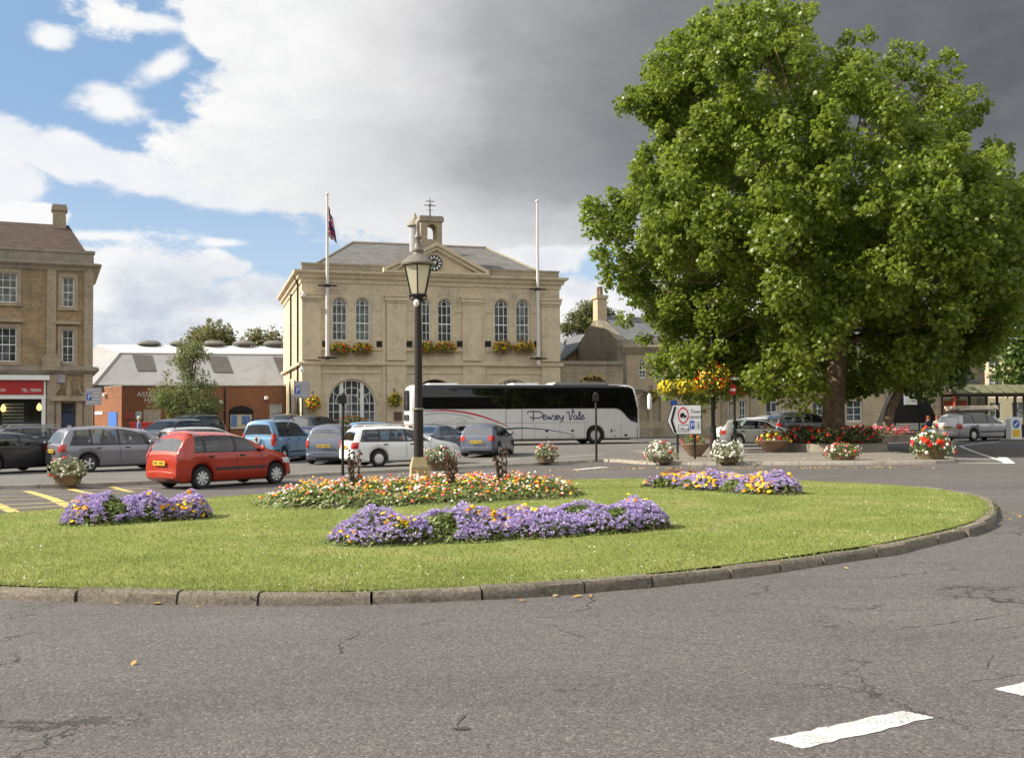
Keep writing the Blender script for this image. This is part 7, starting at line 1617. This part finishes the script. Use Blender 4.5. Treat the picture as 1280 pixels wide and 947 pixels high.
isl2 = Vector((p.x, p.y, 0)); m = MB(); m.lathe([(1.6,-.2),(1.55,gz(p.x,p.y)+.12),(1.4,gz(p.x,p.y)+.125)], 24, (p.x+1.0,p.y+.3,0)); struct(m.build('traffic_island', M['kerbw'], None, 40))
# bus shelter
p = at(1192, 548, 63); bs = thing('bus_shelter', 'long bus shelter with a mossy pitched roof and dark posts', 'bus shelter', (p.x,p.y,gz(p.x,p.y)), R(6)); s_ = 63/F
z_e, z_r = 1.7+(515-496)*s_, 1.7+(515-485.5)*s_; Ls = 5.6
moss = plain('mossy_roof_sheet', (.13,.135,.065), .8, .25, 2.5, bump=.3, bscale=15); wood = plain('dark_shelter_frame', (.045,.028,.018), .6, .2, 4)
m = MB()
for sg in (-1, 1): m.add([(-.35,0,z_r),(Ls,0,z_r),(Ls,sg*1.1,z_e),(-.35,sg*1.1,z_e),(-.35,0,z_r+.07),(Ls,0,z_r+.07),(Ls,sg*1.1,z_e+.07),(-.35,sg*1.1,z_e+.07)],[(0,1,2,3),(4,5,6,7),(2,3,7,6),(0,3,7,4),(1,2,6,5)])
rf = m.build('roof', moss, bs); m = MB()
for k in range(9): x = -.35+k*(Ls+.35)/8; m.tube([(x,-1.12,z_e+.09),(x,0,z_r+.1)], .035, 5)
m.build('roof_batten', plain('roof_batten_wood', (.08,.075,.04), .8), rf)
m = MB(); m.prism([(-1.0,z_e),(1.0,z_e),(0,z_r-.02)], -.3, -.24, 'x'); m.build('gable_board', wood, bs)
for x in (-.2, 1.6, 3.4, 5.2):
    for y in (-.95, .95):
        m = MB(); m.box(x-.06,x+.06,y-.06,y+.06,-.1,z_e); m.build('post', wood, bs)
m = MB(); m.box(-.2,5.2,-.99,-.91,z_e-.14,z_e); m.box(-.2,5.2,.91,.99,z_e-.14,z_e); m.build('beam', wood, bs)
for x in (-.1, 1.7, 3.5):
    m = MB(); m.box(x,x+1.6,.93,.95,.8,z_e-.2); m.build('pane', clearglass('shelter_glass', (.75,.78,.76), 1.5), bs)
m = MB(); m.box(-.2,5.2,.88,.98,.0,.78); m.build('back_panel', wood, bs)
m = MB(); m.box(.3,4.9,.4,.75,.42,.48); m.build('seat', wood, bs)
m = MB(); m.box(-.3,-.18,-.9,-.55,.05,z_e-.1); m.build('red_panel', plain('orange_red_panel', (.62,.09,.03), .5), bs)
m = MB(); m.box(-.1,1.4,.9,.925,1.6,2.25); m.build('red_poster', plain('orange_red_poster', (.6,.12,.06), .5, .3, 3), bs)
# red skip by the brick hall
p = at(205, 540, 66); sk = thing('red_container', 'red waste container behind the parked cars before the brick hall', 'container', (p.x,p.y,gz(p.x,p.y)+.1), R(10))
m = MB(); zt = 1.7-(530-522)*66/F; m.add([(-1.6,-.7,.1),(1.6,-.7,.1),(1.6,.7,.1),(-1.6,.7,.1),(-1.9,-.8,zt),(1.9,-.8,zt),(1.9,.8,zt),(-1.9,.8,zt)],[(0,3,2,1),(4,5,6,7),(0,1,5,4),(1,2,6,5),(2,3,7,6),(3,0,4,7)]); m.build('bin', M['skipred'], sk); m = MB(); m.box(-1.98,1.98,-.86,.86,zt+.003,zt+.09); m.build('lid', M['skipred'], sk); m = MB(); m.box(-1.3,-.8,-.83,-.78,.6,.95); m.build('label_panel', M['whitep'], sk)
# slatted bench
p = at(1150, 540, 60); bn = thing('park_bench', 'white slatted bench beside the seated couple', 'bench', (p.x-.6,p.y,gz(p.x,p.y)), R(8))
for i in range(3): m = MB(); m.box(-.9,.9,-.25+.16*i,-.13+.16*i,.44,.48); m.build('seat_slat', M['whitep'], bn)
for i in range(3): m = MB(); m.box(-.9,.9,.24,.27,.58+.13*i,.67+.13*i); m.build('back_slat', M['whitep'], bn)
for x in (-.75,.75):
    m = MB(); m.box(x-.03,x+.03,-.25,-.19,-.02,.44); m.box(x-.03,x+.03,.2,.24,-.02,.95); m.box(x-.03,x+.03,-.25,.24,.40,.438); m.build('leg', M['black'], bn)
# ------------------------------------------------------------------ people
def figure(name, joints, edges, mat_ranges, parent_t):
    """one continuous skinned body"""
    me = bpy.data.meshes.new(name); keys = list(joints); me.from_pydata([joints[k][0] for k in keys], [(keys.index(a), keys.index(b)) for a, b in edges], [])
    o = bpy.data.objects.new(name, me); COL.objects.link(o); o.parent = parent_t
    md = o.modifiers.new('skin', 'SKIN'); sv = me.skin_vertices[0].data
    for i, k in enumerate(keys): r = joints[k][1]; sv[i].radius = (r, r) if not isinstance(r, tuple) else r; sv[i].use_root = (k == 'pelvis')
    o.modifiers.new('sub', 'SUBSURF').render_levels = 1; o.modifiers['sub'].levels = 1
    dg = bpy.context.evaluated_depsgraph_get(); m2 = bpy.data.meshes.new_from_object(o.evaluated_get(dg)); o.modifiers.clear(); o.data = m2
    for mt, _ in mat_ranges: m2.materials.append(mt)
    for poly in m2.polygons:
        c = sum((m2.vertices[v].co for v in poly.vertices), Vector())/len(poly.vertices)
        poly.material_index = next(i for i, (mt, f) in enumerate(mat_ranges) if f(c))
    m2.shade_smooth(); return o
def person(label, pos, rz, pose, top, bottom, hair, up=0.0, cap=False, grp=None, dx=None):
    t_ = thing('person', label, 'person', (pos[0], pos[1], gz(*pos[:2])+up), rz, grp)
    if pose == 'stand':
        J = {'pelvis':((0,0,.95),(.15,.11)),'waist':((0,0,1.1),(.135,.10)),'chest':((0,0,1.32),(.17,.115)),'neck':((0,0,1.48),.055),'head':((0,-.015,1.58),.085),'crown':((0,-.01,1.70),.075)}
        for s, n in ((-1,'l'),(1,'r')):
            J.update({n+'sh':((s*.19,0,1.40),.065),n+'el':((s*.26,.03,1.14),.048),n+'wr':((s*.24,-.08,.92),.034),n+'ha':((s*.235,-.11,.84),(.035,.022)),n+'fi':((s*.23,-.13,.76),(.024,.014)),n+'hip':((s*.09,0,.88),.085),n+'kn':((s*.10,-.02,.50),.062),n+'an':((s*.11,.02,.09),.042),n+'to':((s*.12,-.15,.03),.035)})
    else:
        J = {'pelvis':((0,.05,.52),(.16,.12)),'waist':((0,.07,.70),(.135,.10)),'chest':((0,.04,.92),(.17,.115)),'neck':((0,.02,1.08),.055),'head':((0,-.01,1.18),.085),'crown':((0,0,1.30),.075)}
        for s, n in ((-1,'l'),(1,'r')):
            J.update({n+'sh':((s*.19,.03,1.0),.065),n+'el':((s*.25,-.05,.76),.048),n+'wr':((s*.14,-.27,.68),.034),n+'ha':((s*.10,-.33,.66),(.035,.022)),n+'fi':((s*.06,-.38,.63),(.024,.014)),n+'hip':((s*.10,-.02,.52),.09),n+'kn':((s*.13,-.42,.50),.065),n+'an':((s*.14,-.42,.09),.044),n+'to':((s*.14,-.57,.04),.036)})
    E = [('pelvis','waist'),('waist','chest'),('chest','neck'),('neck','head'),('head','crown')]
    for n in 'lr': E += [('chest',n+'sh'),(n+'sh',n+'el'),(n+'el',n+'wr'),(n+'wr',n+'ha'),(n+'ha',n+'fi'),('pelvis',n+'hip'),(n+'hip',n+'kn'),(n+'kn',n+'an'),(n+'an',n+'to')]
    hz = 1.5 if pose == 'stand' else 1.10; wz = .97 if pose == 'stand' else .60
    hands = lambda c: (abs(c.x) > .19 and c.z < .93 and pose == 'stand') or (pose != 'stand' and c.y < -.26 and .6 < c.z < .75)
    body = figure('body', J, E, [(M['skin'], lambda c: c.z > hz-.02 or hands(c)), (M['black'], lambda c: c.z < .10), (bottom, lambda c: c.z < wz and not (pose != 'stand' and abs(c.x) > .2 and c.z > .62)), (top, lambda c: True)], t_)
    hc = J['crown'][0]; m = MB(); prof = [(.02,.10),(.07,.085),(.095,.03),(.10,-.03),(.095,-.09 if not cap else -.04)]
    m.lathe(prof[::-1], 12, (hc[0], hc[1]+.015, hc[2]-.01)); m.build('cap' if cap else 'hair', hair, t_, 60)
    if not cap and hair is M['hairred']: m = MB(); m.lathe([(.06,-.33),(.085,-.22),(.09,-.06),(.07,.0)], 10, (hc[0], hc[1]+.055, hc[2]-.02)); m.build('hair', hair, t_, 60)
    m = MB(); hd = J['head'][0]; m.lathe([(.002,-.03),(.016,-.015),(.008,.02),(.002,.03)], 6, (hd[0], hd[1]-.093, hd[2]+.035)); m.build('nose', M['skin'], body, 60)
    m = MB()
    for s in (-1, 1): m.lathe([(.002,-.009),(.011,0),(.002,.009)], 6, (hd[0]+s*.034, hd[1]-.083, hd[2]+.06))
    m.cbox((hd[0], hd[1]-.083, hd[2]-.015), (.05,.012,.012)); m.build('eyes_and_mouth', M['plastic'], body); return t_
p = at(173.5, 530, 58.5); person('person in a pale cap and blue jacket walking by the red container', (p.x, p.y), R(-60), 'stand', M['bluecloth'], M['navy'], M['cream'], .1, True)
p = at(1161, 545, 58.5); person('person in a dark top and light blue jeans sitting beside the white bench', (p.x, p.y), R(30), 'sit', M['navy'], M['denim'], M['hairred'])
p2 = at(1172, 545, 58.8); person('person in a cream top sitting just behind the silver estate', (p2.x, p2.y), R(-10), 'sit', M['cream'], M['navy'], M['hairred'])
st_ = thing('stone_block', 'plain stone block seat under the two seated people', 'seat', ((p.x+p2.x)/2, (p.y+p2.y)/2+.12, gz(p.x,p.y)), R(8)); m = MB(); m.box(-.75,.75,-.22,.3,-.05,.40); m.build('block', M['parapet'], st_)
p = at(1271, 525, 63.6); person('person in a pale blue shirt standing inside the bus shelter', (p.x, p.y), R(15), 'stand', plain('pale_shirt', (.42,.47,.6)), M['navy'], plain('grey_hair', (.25,.24,.22)))
print('SCENE objects', len(bpy.data.objects))
